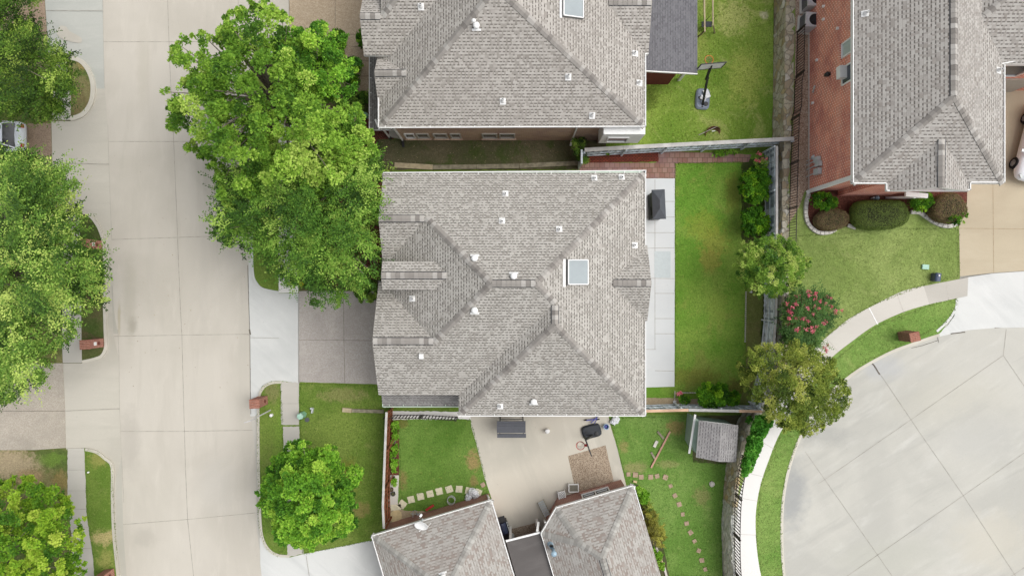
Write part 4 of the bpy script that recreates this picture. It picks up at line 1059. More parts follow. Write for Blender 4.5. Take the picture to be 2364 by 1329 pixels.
# bay window under the south-east corner
bx0, bx1 = 4.85, 7.15; by = 8.12
mb = MB(); mb.prism([(bx0, by), (bx1-.1, by), (bx1-.1, 8.82), (bx0, 8.82)], 2.7, 4.9); mb.build("bay", M['white'], Hn)
wall_window(Hn, (bx0+.35, by), (bx0+1.45, by), 3.2, 4.2, (0, -1), mull=1)
bz = 2.75; q0 = W(1385, 320, 2.5); q1 = W(1477, 320, 2.5)
mb = MB(); mb.add([(q0[0], q0[1], 2.4), (q1[0], q1[1], 2.4), (q1[0], 8.5, 2.72), (q0[0], 8.5, 2.72), (q0[0], q0[1], 2.3), (q1[0], q1[1], 2.3), (q1[0], 8.5, 2.3), (q0[0], 8.5, 2.3)], [(0,1,2,3), (4,5,1,0), (5,6,2,1), (7,4,0,3)]); mb.build("bay_roof", M['shingle_n'], Hn)
wallbox(Hn, [(q0[0]+.15, q0[1]+.25), (q1[0]-.15, q1[1]+.25), (q1[0]-.15, 8.82), (q0[0]+.15, 8.82)], 0, 2.32, M['brick_br'], "bay_wall")
# slate porch roof on the east side
px0 = 6.52; px1 = W(1610, 0, 2.9)[0]; pys = W(0, 170, 2.9)[1]
mb = MB(); mb.add([(px0, pys, 3.55), (px1, pys, 2.9), (px1, 30, 2.9), (px0, 30, 3.55), (px0, pys, 3.38), (px1, pys, 2.73), (px1, 30, 2.73), (px0, 30, 3.38)], [(0,1,2,3), (0,4,5,1), (1,5,6,2), (7,6,5,4)])
mb.build("porch_roof", M['shingle_dk'], Hn)
mb = MB(); mb.bar((px0, pys-.02, 3.5), (px1, pys-.02, 2.85), .05, .14); mb.build("roof_trim", M['white'], Hn)
mb = MB(); mb.add([(px0, pys+.22, 0), (9.35, pys+.22, 0), (9.35, pys+.22, 2.95), (px0, pys+.22, 3.4), (px0, pys+.4, 0), (9.35, pys+.4, 0), (9.35, pys+.4, 2.95), (px0, pys+.4, 3.4)], [(0,1,2,3), (1,5,6,2), (5,4,7,6)]); mb.build("porch_wall", M['brownboard'], Hn)
for y in (pys+.5, 16, 20): 
    mb = MB(); mb.box((px1-.35, y, .1), (.16, .16, 2.6)); mb.build("porch_post", M['white'], Hn)
# ================================================================== east house
He = thing("brick_house", (20.5, 12, T), "pale-roofed house at the top right with a tall red brick side wall", "house")
Ee = 7.4
re_ = Roof(He, M['shingle_r'], M['brick_r'], M['cap'])
re_.add(rect(16.75, 24.2, 5.12, 40), Ee, [S, S, S, S])
re_.add(rect(18.45, 22.5, 4.76, 9.0), Ee, [None, S, None, S], -.006)
re_.vol[-1]['pts'] = rect(18.45, 22.5, 4.76, 9.0)
re_.add(rect(20.6, 36, 11.0, 30), Ee, [.5, .5, .5, .5], -.004)
re_.build()
# the bottom courses of the gable turn the corner at both sides
wallbox(He, rect(17.14, 23.8, 5.62, 39), T-.1, Ee-.1, M['brick_r'])
mb = MB(); mb.prism([(18.8, 5.62), (18.8, 5.3), (21.6, 5.3), (22.1, 5.62)], T-.05, Ee-.12); mb.build("front_wall", M['brick_r'], He)
mb = MB(); mb.prism(rect(22.0, 23.75, 5.45, 5.61), T, Ee-.13); mb.build("front_wall", M['brick_r'], He)
wallbox(He, rect(23.85, 35, 11.38, 29), T-.1, Ee-.1, M['brick_r'])
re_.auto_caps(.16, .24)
for p in ((1997,32),(2305,163)): vent(re_, *p)
gw = [M['white'], M['white']]
gutter(He, WL([(1968,-400),(1968,424),(2045,424),(2045,441),(2095,441)], Ee), Ee, gw); gutter(He, WL([(2180,439),(2240,439),(2240,422),(2319,422),(2319,150)], Ee), Ee, gw)
gutter(He, WL([(2305,150),(2364,139),(2420,128)], Ee), Ee, gw)
mb = MB(); mb.prism(WL([(2187,436),(2236,436),(2236,428),(2187,428)], Ee-.1), Ee-.2, Ee-.06); mb.build("eave_return", M['meter'], He)
spout(He, [(*W(1966,412,7.2), 7.2), (17.1, 5.56, 6.9), (17.1, 5.56, T+.3), (17.0, 5.5, T+.1)], .10)
# west wall details
def west_pt(px, py):
    z = H-17.14*F/(px-1182); s_ = (H-z)/F; return (17.14, (664.5-py)*s_, z)
a = west_pt(1950, 108)
wall_window(He, (17.14, west_pt(1960,92)[1]), (17.14, west_pt(1960,124)[1]), 5.6, 6.9, (-1, 0), sill=M['brick_r'], glass=M['glass_pale'])
wall_window(He, (17.14, west_pt(1958,150)[1]), (17.14, west_pt(1958,190)[1]), 5.6, 6.9, (-1, 0))
mb = MB(); c = west_pt(1948, 170); mb.box((16.95, c[1], c[2]-.05), (.36, .62, .42)); mb.build("wall_vent", M['white'], He)
mb = MB(); c = west_pt(1914, 173); mb.box((17.02, c[1], c[2]-.1), (.22, .16, .3)); mb.lathe([(.12, .2), (.02, .32)], Matrix.Translation((16.98, c[1], c[2]))); mb.build("wall_lamp", M['black'], He)
for q in ((1903,15),(1903,45),(1888,139),(1936,66),(1878,238)):
    c = west_pt(*q); mb = MB(); mb.box((17.09, c[1], c[2]-.06), (.12, .13, .12)); mb.build("wall_fitting", M['white'], He)
c = west_pt(1886, 206); mb = MB(); mb.bar((17.05, c[1]-.1, c[2]-.3), (16.9, c[1]+.1, c[2]+.25), .07); mb.build("wall_pipe", M['meter'], He)
mb = MB(); mb.bar((17.12, 5.7, T+.03), (17.12, 30, T+.03), .05, .12); mb.build("plinth", M['walk_r'], He)
wall_window(He, (24.6, 11.38), (27.0, 11.38), 4.4, 6.2, (0, -1)); mb = MB(); mb.box((24.95, 11.2, 3.3), (.3, .3, .35)); mb.build("wall_lamp", M['meter'], He)
mb = MB(); mb.box((26.5, 11.34, T), (4.6, .1, 2.3)); mb.build("garage_door", M['siding'], He)
mb = MB(); 
for s_ in (0, 1): mb.bar((21.6+s_*.6, 5.2, T+.02), (21.95+s_*.45, 4.95, T+2.2), .12)
mb.bar((21.4, 5.1, T+2.25), (22.6, 5.0, T+2.25), .25, .15); mb.build("entry_trim", M['white'], He)
# ================================================================== south house (two wings, turned)
Hs = thing("brick_house", (0, -15, 0), "brown-mottled roof house at the bottom centre with two turned wings and a satellite dish", "house")
Es = 2.9
rs = Roof(Hs, M['shingle_s'], M['brick_s'], M['cap_s'])
ux, uy = (.958, -.286), (.286, .958)
def ext(p, d, t): return (p[0]+d[0]*t, p[1]+d[1]*t)
TR = (1135,1152); TLc = (857,1235)
wa = [TLc, TR, ext(TR, uy, 560), ext(TLc, uy, 560)]
rs.add(WL(wa, Es), Es, [.5, .5, .5, .5])
wb = [(1283,1170),(1463,1118), ext((1463,1118), uy, 520), ext((1248,1230), uy, 440), (1248,1230)]
rs.add(WL(wb, Es), Es, [.5, .5, .5, .5, .5], -.004)
rs.build()
wallbox(Hs, inset(WL(wa, Es), .4), 0, Es-.1, M['brick_s']); wallbox(Hs, inset(WL(wb, Es), .4), 0, Es-.1, M['brick_s'])
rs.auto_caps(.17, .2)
near = lambda P, q: min(range(len(P)), key=lambda i: math.dist(P[i], q))
def pxof(p): k = F/(H-p[2]); return (1182+p[0]*k, 664.5-p[1]*k)
gutter(Hs, WL([ext(TLc, uy, 500), TLc, TR, ext(TR, uy, 500)], Es), Es, [M['white'], M['white']], inward=-1)
gutter(Hs, WL([ext((1248,1230), uy, 400), (1248,1230), (1283,1170), (1463,1118), ext((1463,1118), uy, 82)], Es), Es, [M['white'], M['gutter_green']], inward=-1)
vent(rs, 1023, 1326, 'dome')
p = rs.at(1272, 1255); mb = MB(); mb.lathe([(.2, -.1), (.13, .05), (.12, .35)], Matrix.Translation(p), 16); mb.build("roof_vent", M['pipeblue'], Hs, smooth=True)
p2 = rs.at(1277, 1266); mb = MB(); mb.tube([p2, p2+Vector((0, 0, .7))], .09, 14); mb.lathe([(.15, .62), (.16, .74), (.06, .8), (0, .8)], Matrix.Translation(p2), 16); mb.build("roof_vent", M['pipeblue'], Hs, smooth=True)
fl = WL([(1168,1248),(1247,1228), ext((1248,1230), uy, 300), ext((1135,1152), uy, 400)], 2.75)
mb = MB(); mb.prism(fl, 2.6, 2.72); mb.build("flat_roof", M['membrane'], Hs)
mb = MB(); mb.bar((*fl[0], 2.74), (*fl[1], 2.74), .1, .08); mb.build("roof_trim", M['white'], Hs)
wallbox(Hs, inset([(q[0]+.55, q[1]-2.2) if i < 2 else q for i, q in enumerate(fl)], .35), 0, 2.55, M['brick_s'])
for qx, qy in ((fl[0][0]+.25, fl[0][1]-.15), (fl[1][0]-.1, fl[1][1]-.2)):
    mb = MB(); mb.box((qx, qy, .1), (.14, .14, 2.5)); mb.build("porch_post", M['white'], Hs)
# window on the north-east wing
q = inset(WL(wb, Es), .4); a = Vector(q[near(q, W(1283,1170,Es))]); b = Vector(q[near(q, W(1463,1118,Es))]); dd = (b-a).normalized(); on = Vector((-dd.y, dd.x))
wall_window(Hs, tuple(a+dd*1.45), tuple(a+dd*3.05), .9, 2.3, tuple(on), mull=2, sill=M['brick_s'])
mb = MB(); 
for k in range(2):
    for z in (1.25, 1.6, 1.95):
        e0 = a+dd*(1.55+.8*k)+on*.03; e1 = a+dd*(2.15+.8*k)+on*.03; mb.bar((e0.x, e0.y, z), (e1.x, e1.y, z), .03, .04)
mb.build("window_blind", M['white'], Hs)
spout(Hs, [(*W(1240,1225,2.8), 2.8), (*W(1243,1205,2.3), 2.3), (*W(1238,1212,.3), .3)], .06); spout(Hs, [(*W(1259,1205,2.8), 2.8), (*W(1256,1200,.4), .4)], .05)
spout(Hs, [(*W(1127,1158,2.8), 2.8), (*W(1128,1147,1.6), 1.6), (*W(1125,1142,.2), .2)], .05)
# ------------------------------------------------------------------ foliage
def leaf_mesh(name, P, U, V, ln, wd, tint, mat, parent, core=None):
    n = len(P); off = np.array(wloc(parent))
    P = P-off
    vs = np.empty((n, 4, 3)); l = ln[:, None]; w_ = wd[:, None]
    N = np.cross(U, V)
    vs[:, 0] = P-U*l*.5; vs[:, 1] = P+V*w_*.5+U*l*.08+N*w_*.12; vs[:, 2] = P+U*l*.5; vs[:, 3] = P-V*w_*.5+U*l*.08+N*w_*.12
    me = bpy.data.meshes.new(name); me.vertices.add(n*4); me.vertices.foreach_set("co", vs.reshape(-1))
    me.loops.add(n*4); me.loops.foreach_set("vertex_index", np.arange(n*4, dtype=np.int32))
    me.polygons.add(n); me.polygons.foreach_set("loop_start", np.arange(0, n*4, 4, dtype=np.int32))
    at = me.attributes.new("tint", 'FLOAT', 'FACE'); at.data.foreach_set("value", np.clip(tint, 0, 1).astype(np.float32))
    me.materials.append(mat); me.update(); me.validate()
    o = bpy.data.objects.new(name, me); COL.objects.link(o); o.parent = parent
    return o
def unit(a): return a/np.maximum(np.linalg.norm(a, axis=-1, keepdims=True), 1e-9)
def inpoly(x, y, poly):
    r = np.zeros(len(x), bool); n = len(poly)
    for i in range(n):
        x1, y1 = poly[i]; x2, y2 = poly[(i+1) % n]
        c = ((y1 > y) != (y2 > y)) & (x < (x2-x1)*(y-y1)/((y2-y1) or 1e-9)+x1); r ^= c
    return r
def bdist(x, y, poly):
    d = np.full(len(x), 1e9); n = len(poly)
    for i in range(n):
        a = np.array(poly[i], float); b = np.array(poly[(i+1) % n], float); ab = b-a; L = max(ab@ab, 1e-9)
        t = np.clip(((x-a[0])*ab[0]+(y-a[1])*ab[1])/L, 0, 1); d = np.minimum(d, np.hypot(x-a[0]-t*ab[0], y-a[1]-t*ab[1]))
    return d
def sample(poly, n, rng, mind=0.0):
    xs = [p[0] for p in poly]; ys = [p[1] for p in poly]; X = []; Y = []
    tries = 0
    while len(X) < n and tries < n*60:
        tries += 1
        x = rng.uniform(min(xs), max(xs)); y = rng.uniform(min(ys), max(ys))
        if not inpoly(np.array([x]), np.array([y]), poly)[0]: continue
        if mind and any((x-a)**2+(y-b)**2 < mind*mind for a, b in zip(X, Y)): continue
        X.append(x); Y.append(y)
    return np.array(X), np.array(Y)
def crown(parent, poly, mat, ztop, zrim, seed, n_top=80, r=.6, leaves=240, size=.15, n_in=60, depth=3.0, dome=120, style='clump', flat=.7, asp=.55, rvar=.35, tvar=.5, zb=None, name="crown", zvar=.8, sep=.62, low=.25, rag=0):
    """poly in photo px; clumps of leaves over a domed crown"""
    rng = np.random.default_rng(seed); P = []; U = []; V = []; Ls = []; Ws = []; Tt = []; cl = []
    def clump(c, rr, nl, t0, outv):
        if style == 'clump':
            k = 7; sd_ = unit(rng.normal(size=(k, 3))*np.array([1, 1, .6])+np.array([0, 0, .35])); sd_[0] = (0, 0, 1.)
            sc = c+sd_*rr*.62*np.array([1, 1, flat]); which = rng.integers(0, k, nl); sr = rr*rng.uniform(.34, .56, k); stint = rng.normal(size=k)*.10
            d = rng.normal(size=(nl, 3)); d[:, 2] = np.abs(d[:, 2])-.2; d = unit(d)
            p = sc[which]+d*(sr[which]*rng.uniform(.3, 1, nl)**.4)[:, None]*np.array([1, 1, .8])
            u = unit(d*1.0+rng.normal(size=(nl, 3))*.35+np.array([0, 0, .1])); nn = unit(d*.55+np.array([0, 0, 1.0])+rng.normal(size=(nl, 3))*.35)
            t0 = t0+stint[which]
        else:
            k = max(3, int(nl/22)); ps = []; us = []; ns_ = []; tt_ = []
            a0 = math.atan2(outv[1], outv[0])+rng.normal()*.8; tl_ = rng.uniform(-.1, .45)
            for _ in range(k):
                a = a0+rng.normal()*.42; ln_ = rr*rng.uniform(.9, 2.1); m = 22
                t = np.linspace(.05, 1, m); dr = np.array([math.cos(a), math.sin(a), tl_+rng.normal()*.12])
                s0 = c-dr*rr*.5+rng.normal(size=3)*rr*.42*np.array([1, 1, .5]); bend = np.array([-dr[1], dr[0], 0])*rng.normal()*.22
                pp = s0+dr*ln_*t[:, None]+bend*(t**2)[:, None]*ln_+np.array([0, 0, -1.])*(t**2)[:, None]*ln_*.25
                side = np.where(np.arange(m) % 2 == 0, 1., -1.)[:, None]; sv2 = np.array([-dr[1], dr[0], 0])
                taper = (1.15-.75*t)[:, None]
                pp = pp+sv2*side*size*.6*taper+rng.normal(size=(m, 3))*size*.28; ps.append(pp)
                us.append(unit(dr*.9+sv2*side*.8+rng.normal(size=(m, 3))*.3)); ns_.append(unit(np.array([0, 0, 1.])+rng.normal(size=(m, 3))*.35))
                tt_.append(np.full(m, rng.normal()*.14))
            p = np.vstack(ps); u = np.vstack(us); nn = np.vstack(ns_); nl = len(p); t0 = t0+np.concatenate(tt_)
        v = unit(np.cross(nn, u)); s_ = size*rng.uniform(.7, 1.3, nl)
        P.append(p); U.append(u); V.append(v); Ls.append(s_); Ws.append(s_*asp)
        Tt.append(t0+rng.normal(size=nl)*.11)
    xs, ys = sample(poly, n_top, rng, mind=0 if style != 'clump' else r*F/(H-ztop)*sep); bd = bdist(xs, ys, poly)
    cx = sum(p[0] for p in poly)/len(poly); cy = sum(p[1] for p in poly)/len(poly); cen = W(cx, cy, (ztop+zrim)/2)
    for x, y, b in zip(xs, ys, bd):
        t = min(b/dome, 1); z = zrim+(ztop-zrim)*math.sqrt(max(0, 1-(1-t)**2))+rng.normal()*r*zvar
        rr = r*rng.uniform(1-rvar, 1+rvar); rpx = rr*F/(H-z)
        if b < rpx*.6: rr *= max(.45, b/(rpx*.6))
        wx, wy = W(x, y, z); c = np.array([wx, wy, z]); cl.append(c)
        clump(c, rr, int(leaves*(rr/r)**2*rng.uniform(.8, 1.2)), .5+rng.normal()*tvar*.34, c[:2]-np.array(cen))
    xs, ys = sample(poly, n_in, rng); bd = bdist(xs, ys, poly)
    for x, y, b in zip(xs, ys, bd):
        t = min(b/dome, 1); z0 = zrim+(ztop-zrim)*math.sqrt(max(0, 1-(1-t)**2)); z = z0-rng.uniform(low, 1)*depth*(0.35+.65*t)
        if zb is not None: z = max(zb, z)
        rr = r*rng.uniform(.8, 1.3); wx, wy = W(x, y, z); c = np.array([wx, wy, z]); cl.append(c)
        if b < rr*F/(H-z)*.5: rr *= .6
        clump(c, rr, int(leaves*.75), .4+rng.normal()*tvar*.3, c[:2]-np.array(cen))
    if rag:      # loose twigs and small clumps around the rim
        n_ = len(poly)
        for _ in range(rag):
            k = rng.integers(0, n_); p0 = poly[k]; p1 = poly[(k+1) % n_]; t = rng.uniform(); e = np.array([p1[1]-p0[1], -(p1[0]-p0[0])], float); e /= max(1e-6, np.hypot(*e))
            cc_ = np.array([cx, cy]); b0 = np.array([p0[0]+(p1[0]-p0[0])*t, p0[1]+(p1[1]-p0[1])*t]); e = e if e @ (b0-cc_) > 0 else -e
            b0 = b0+e*rng.uniform(-14, 9); z = zrim+rng.uniform(-.4, .7); wx, wy = W(b0[0], b0[1], z); c = np.array([wx, wy, z]); cl.append(c)
            clump(c, r*rng.uniform(.28, .5), int(leaves*.22), .5+rng.normal()*tvar*.3, c[:2]-np.array(cen))
    P = np.vstack(P); o = leaf_mesh(name, P, np.vstack(U), np.vstack(V), np.concatenate(Ls), np.concatenate(Ws), np.concatenate(Tt), mat, parent)
    return o, cl, P
def tree(label, poly, mat, ztop, zrim, seed, base=None, zg=.1, rt=.2, cat="tree", name="tree", group=None, limbs=26, bark='bark', **kw):
    cx = sum(p[0] for p in poly)/len(poly); cy = sum(p[1] for p in poly)/len(poly)
    if base is None:
        b = W(cx, cy, (ztop+zrim)/2)
    else: b = W(*base, zg)
    t = thing(name, (b[0], b[1], zg), label, cat, group)
    o, cl, P = crown(t, poly, mat, ztop, zrim, seed, **kw)
    rg_ = random.Random(seed); fork = zg+(zrim-zg)*.45; mb = MB(); B0 = Vector((b[0], b[1], zg-.05)); Fk = Vector((b[0]+.1, b[1]-.05, fork))
    mb.tube([B0, B0+Vector((.02, .03, .3)), (B0+Fk)/2+Vector((rg_.uniform(-.06, .06), rg_.uniform(-.06, .06), 0)), Fk, Fk+Vector((.05, .05, (ztop-fork)*.4))], [rt*1.35, rt, rt*.85, rt*.75, rt*.4], 10)
    tr = mb.build("trunk", M[bark], t, smooth=True); mb = MB()
    for c in rg_.sample(cl, min(limbs, len(cl))):
        c = Vector(c); s = Fk+Vector((0, 0, rg_.uniform(-.1, (ztop-fork)*.3))); m = s.lerp(c, .5)+Vector((rg_.uniform(-.25, .25), rg_.uniform(-.25, .25), rg_.uniform(-.1, .5)))
        c2 = c+Vector((0, 0, .05)); mb.tube([s, s.lerp(m, .6), m, m.lerp(c2, .6), c2], [rt*.32, rt*.26, rt*.18, rt*.1, .012], 6)
    mb.build("limb", M[bark], t, smooth=True)
    return t, cl
# ---- big trees
tree("large bright green oak in full leaf beside the street, tallest of the front yard trees",
 [(405,100),(430,78),(465,85),(500,92),(520,60),(515,38),(560,30),(580,10),(612,14),(650,25),(667,50),(655,82),(690,95),(720,130),(740,200),(790,232),(815,245),(850,300),(862,330),(855,362),(830,390),(800,405),(795,440),(765,462),(740,455),(710,462),(670,455),(640,440),(600,452),(560,470),(530,482),(510,450),(505,400),(480,360),(440,340),(435,310),(390,295),(395,265),(383,210),(430,190),(447,168),(408,150)],
 M['leaf_bright'], 10.2, 6.2, 11, base=(690,275), rt=.26, n_top=135, n_in=145, r=.6, leaves=470, size=.14, dome=110, depth=4.8, tvar=.6, rvar=.4, flat=.95, limbs=110, zvar=1.7, sep=1.35, low=.4, rag=90)
tree("rounded leafy maple with darker green crown between the bright oak and the north house",
 [(640,95),(690,70),(735,52),(757,70),(770,85),(800,95),(815,130),(822,170),(815,215),(790,245),(740,240),(690,220),(650,180),(640,140)],
 M['leaf_bright2'], 8.2, 5.2, 12, base=(770,190), rt=.18, n_top=34, n_in=30, r=.56, leaves=430, size=.13, dome=70, depth=3.2, tvar=.6, limbs=30, zvar=1.1, sep=1.4, low=.3, rag=25)
tree("dark green fine-leaved elm spreading between the bright oak and the driveway",
 [(510,470),(500,492),(478,503),(492,520),(520,555),(550,575),(580,568),(620,600),(655,640),(690,650),(715,672),(725,702),(745,690),(762,705),(790,680),(830,665),(850,640),(884,612),(890,560),(884,520),(892,480),(880,440),(884,385),(850,345),(800,335),(700,350),(560,380),(505,430)],
 M['leaf_dark'], 7.4, 4.6, 13, base=(745,500), rt=.24, n_top=165, n_in=150, r=.6, leaves=270, size=.115, dome=120, depth=2.6, style='spray', tvar=1.0, asp=.5, limbs=70, zvar=1.7, low=.5)
tree("feathery dark green elm in the top left corner over the grey driveway apron",
 [(-80,-60),(60,-60),(75,5),(45,42),(90,62),(112,95),(150,122),(152,150),(166,172),(164,210),(145,245),(108,262),(90,274),(66,280),(48,262),(0,262),(-80,266)],
 M['leaf_nw'], 8.2, 4.8, 14, base=(30,140), rt=.22, n_top=105, n_in=110, r=.64, leaves=270, size=.12, dome=110, depth=2.8, style='spray', tvar=.9, asp=.45, limbs=60, zvar=1.2, low=.4)
tree("wide feathery elm on the west side, overhanging the brick mailbox pillars",
 [(-90,362),(0,350),(50,362),(110,380),(158,400),(178,430),(150,447),(190,480),(182,520),(187,560),(228,590),(242,632),(236,692),(190,703),(180,742),(168,772),(125,802),(102,832),(95,872),(50,905),(20,918),(-90,925)],
 M['leaf_left'], 9.0, 5.0, 15, base=(70,640), rt=.28, n_top=225, n_in=210, r=.62, leaves=280, size=.12, dome=150, depth=2.8, style='spray', tvar=.9, asp=.5, limbs=80, zvar=1.3, low=.4)
tree("yellow-green ash in the bottom left corner beside the sidewalk",
 [(-90,1130),(20,1112),(60,1100),(100,1112),(150,1140),(162,1170),(187,1195),(186,1240),(175,1272),(190,1310),(196,1345),(190,1440),(-90,1440)],
 M['leaf_bl'], 6.2, 3.6, 16, base=(50,1250), rt=.17, n_top=100, n_in=110, r=.45, leaves=340, size=.14, dome=90, depth=2.6, tvar=.75, limbs=30, zvar=1.2, sep=1.05, low=.2, rag=45)
tree("vivid green young tree on the front lawn by the lower street kerb",
 [(622,1080),(655,1040),(668,1028),(700,1020),(730,1040),(760,1025),(782,1050),(787,1082),(835,1080),(830,1110),(808,1130),(820,1180),(815,1222),(780,1240),(742,1246),(725,1266),(700,1266),(660,1250),(640,1252),(628,1230),(635,1200),(605,1180),(601,1140),(608,1110)],
 M['leaf_bright2'], 5.6, 3.0, 17, base=(735,1115), rt=.12, n_top=130, n_in=130, r=.42, leaves=330, size=.14, dome=85, depth=2.2, tvar=.7, limbs=40, zvar=1.2, sep=1.05, low=.2, rag=45)
tree("small round light green tree straddling the back fence behind the back lawn",
 [(1700,600),(1715,566),(1750,550),(1790,545),(1832,560),(1860,592),(1866,620),(1845,660),(1820,676),(1780,686),(1750,678),(1722,656),(1702,630)],
 M['leaf_round'], 4.6, 3.0, 18, base=(1752,620), rt=.1, n_top=80, n_in=70, r=.31, leaves=210, size=.085, dome=60, depth=2.0, tvar=.95, limbs=30, zvar=1.2, sep=.95, low=.2, rag=40)
tree("olive green oak overhanging the back fence corner and the curved sidewalk",
 [(1705,830),(1740,796),(1790,790),(1850,784),(1885,810),(1920,830),(1935,868),(1970,910),(1955,940),(1930,970),(1900,985),(1880,1003),(1850,1000),(1812,988),(1780,965),(1740,930),(1715,895)],
 M['leaf_olive'], 6.0, 3.8, 19, base=(1770,855), rt=.17, n_top=130, n_in=120, r=.38, leaves=250, size=.085, dome=85, depth=2.8, tvar=.95, limbs=50, zvar=1.3, sep=.95, low=.2, rag=40)
# the crape myrtle with blossom heads
t, cl = tree("pink-flowering crape myrtle at the corner of the terrace lawn",
 [(1812,700),(1832,676),(1870,670),(1905,680),(1930,700),(1925,730),(1908,760),(1898,795),(1880,810),(1850,800),(1812,785),(1808,740)],
 M['leaf_myrtle'], T+3.0, T+1.8, 20, base=(1846,740), zg=T, rt=.05, n_top=80, n_in=50, r=.36, leaves=190, size=.10, dome=60, depth=1.3, style='spray', tvar=.9, asp=.45, limbs=40, name="flowering_tree")
rg_ = random.Random(5)
def blossoms(parent, poly, n, z0, z1, mat, r=.07, name="blossom"):
    rng = np.random.default_rng(9+n); xs, ys = sample(poly, n, rng)
    P = []; U = []; V = []; L_ = []; Tn = []
    for x, y in zip(xs, ys):
        z = rng.uniform(z0, z1); c = np.array([*W(x, y, z), z]); m = 26
        P.append(c+rng.normal(size=(m, 3))*r*.62); u = unit(rng.normal(size=(m, 3))); U.append(u); V.append(unit(np.cross(u, rng.normal(size=(m, 3))+np.array([0, 0, .5])))); L_.append(np.full(m, r*.9)); Tn.append(rng.uniform(0, 1, m))
    return leaf_mesh(name, np.vstack(P), np.vstack(U), np.vstack(V), np.concatenate(L_), np.concatenate(L_), np.concatenate(Tn), mat, parent)
M['petal'] = m_leaf("pink_petals", [(0, C(212,92,106)), (.5, C(234,122,138)), (1, C(250,166,176))], .2)
M['petal_y'] = m_leaf("yellow_petals", [(0, C(214,200,30)), (1, C(244,238,90))], .1)
blossoms(t, [(1818,690),(1850,672),(1885,672),(1930,690),(1935,720),(1910,745),(1890,770),(1850,765),(1820,755),(1815,720)], 50, T+2.7, T+3.45, M['petal'], .08)
blossoms(t, [(1895,680),(1944,690),(1942,730),(1915,745)], 9, T+2.0, T+2.5, M['petal'], .07)
blossoms(t, [(1888,785),(1915,788),(1915,812),(1890,815)], 5, T+1.2, T+1.8, M['petal'], .07)
# ---- shrubs and hedges
def shrub(label, poly, mat, h, seed, zg=.1, name="shrub", cat="shrub", n=26, r=.26, leaves=150, size=.08, group=None, style='clump', dome=26, tvar=.8, n_in=None, stems=True, **kw):
    cx = sum(p[0] for p in poly)/len(poly); cy = sum(p[1] for p in poly)/len(poly); b = W(cx, cy, zg+h*.5)
    t = thing(name, (b[0], b[1], zg), label, cat, group)
    o, cl, P = crown(t, poly, mat, zg+h, zg+h*.55, seed, n_top=n, n_in=n_in or int(n*.8), r=r, leaves=leaves, size=size, dome=dome, depth=h*.6, style=style, tvar=tvar, zb=zg+.1, name="foliage", **kw)
    if stems:
        mb = MB(); rr = random.Random(seed)
        for c in rr.sample(cl, min(10, len(cl))): mb.tube([(b[0], b[1], zg-.02), ((b[0]+c[0])/2, (b[1]+c[1])/2, zg+h*.35), tuple(c)], [.025, .018, .006], 5)
        mb.build("stem", M['bark'], t)
    return t
def oval(cx, cy, rx, ry, rot=0, n=14, p=1.0):
    o = []
    for i in range(n):
        a = 2*math.pi*i/n; x = rx*math.copysign(abs(math.cos(a))**p, math.cos(a)); y = ry*math.copysign(abs(math.sin(a))**p, math.sin(a))
        o.append((cx+x*math.cos(rot)-y*math.sin(rot), cy+x*math.sin(rot)+y*math.cos(rot)))
    return o
def hedge(label, poly, h, mat, seed, zg=T, size=.045, dens=9000, name="hedge", mats2=None, cat="hedge"):
    """clipped hedge: rounded body of packed leaves over a twiggy core"""
    cx = sum(p[0] for p in poly)/len(poly); cy = sum(p[1] for p in poly)/len(poly); b = W(cx, cy, zg+h*.6)
    t = thing(name, (b[0], b[1], zg), label, cat); rng = np.random.default_rng(seed)
    R_ = np.array([(W(px, py, zg+h*.7)[0], W(px, py, zg+h*.7)[1]) for px, py in smooth_line(poly, 4, True)]); n = len(R_); c = R_.mean(0)
    prof = [(.80, .0), (.95, .2), (1.0, .5), (.97, .75), (.86, .92), (.6, 1.0), (.25, 1.03), (0, 1.04)]
    mb = MB(); rings = []
    for s_, zz in prof:
        rings.append([tuple((c+(q-c)*s_*.95))+(zg+h*zz*.96,) for q in R_])
    mb.v = [p for r_ in rings for p in r_]
    for i in range(len(prof)-1):
        for j in range(n): mb.f.append((i*n+j, i*n+(j+1) % n, (i+1)*n+(j+1) % n, (i+1)*n+j)); mb.m.append(0)
    core = mb.build("branch_core", m_plain("twig_core", (.03, .035, .018, 1), .95, .05, .3), t)
    m = dens; k = rng.uniform(0, n, m); j = k.astype(int); f = (k-j)[:, None]; q = R_[j]*(1-f)+R_[(j+1) % n]*f
    u = rng.uniform(0, 1, m)**.62; s_ = np.interp(u, [0, .2, .45, .7, .85, 1], [0, .55, .85, .97, 1, .92]); zz = np.interp(u, [0, .2, .45, .7, .85, 1], [1.04, 1.0, .93, .75, .5, .15])
    ln_ = np.hypot(*(q-c).T)[:, None]; p2 = c+(q-c)*s_[:, None]; jit = rng.normal(size=(m, 3))*np.array([.025, .025, .02])
    P = np.column_stack([p2, zg+h*zz])+jit; nn = unit(np.column_stack([(q-c)/ln_*(s_[:, None]**4), .25+(1-s_[:, None]**6)])+rng.normal(size=(m, 3))*.35)
    u_ = unit(np.cross(nn, rng.normal(size=(m, 3)))); v_ = np.cross(nn, u_); sz = size*rng.uniform(.7, 1.3, m)
    leaf_mesh("foliage", P, u_, v_, sz, sz*.6, .5+rng.normal(size=m)*.2, mat, t)
    return t
shrub("bright glossy shrub at the west end of the red mulch bed", oval(1900,466,32,22), M['leaf_shrub'], 1.0, 31, T, r=.2, n=24, size=.075)
hedge("low brownish-purple clipped shrub in the west curve of the mulch bed", oval(1921,507,40,25,-.1), .7, M['leaf_hedge_br'], 32)
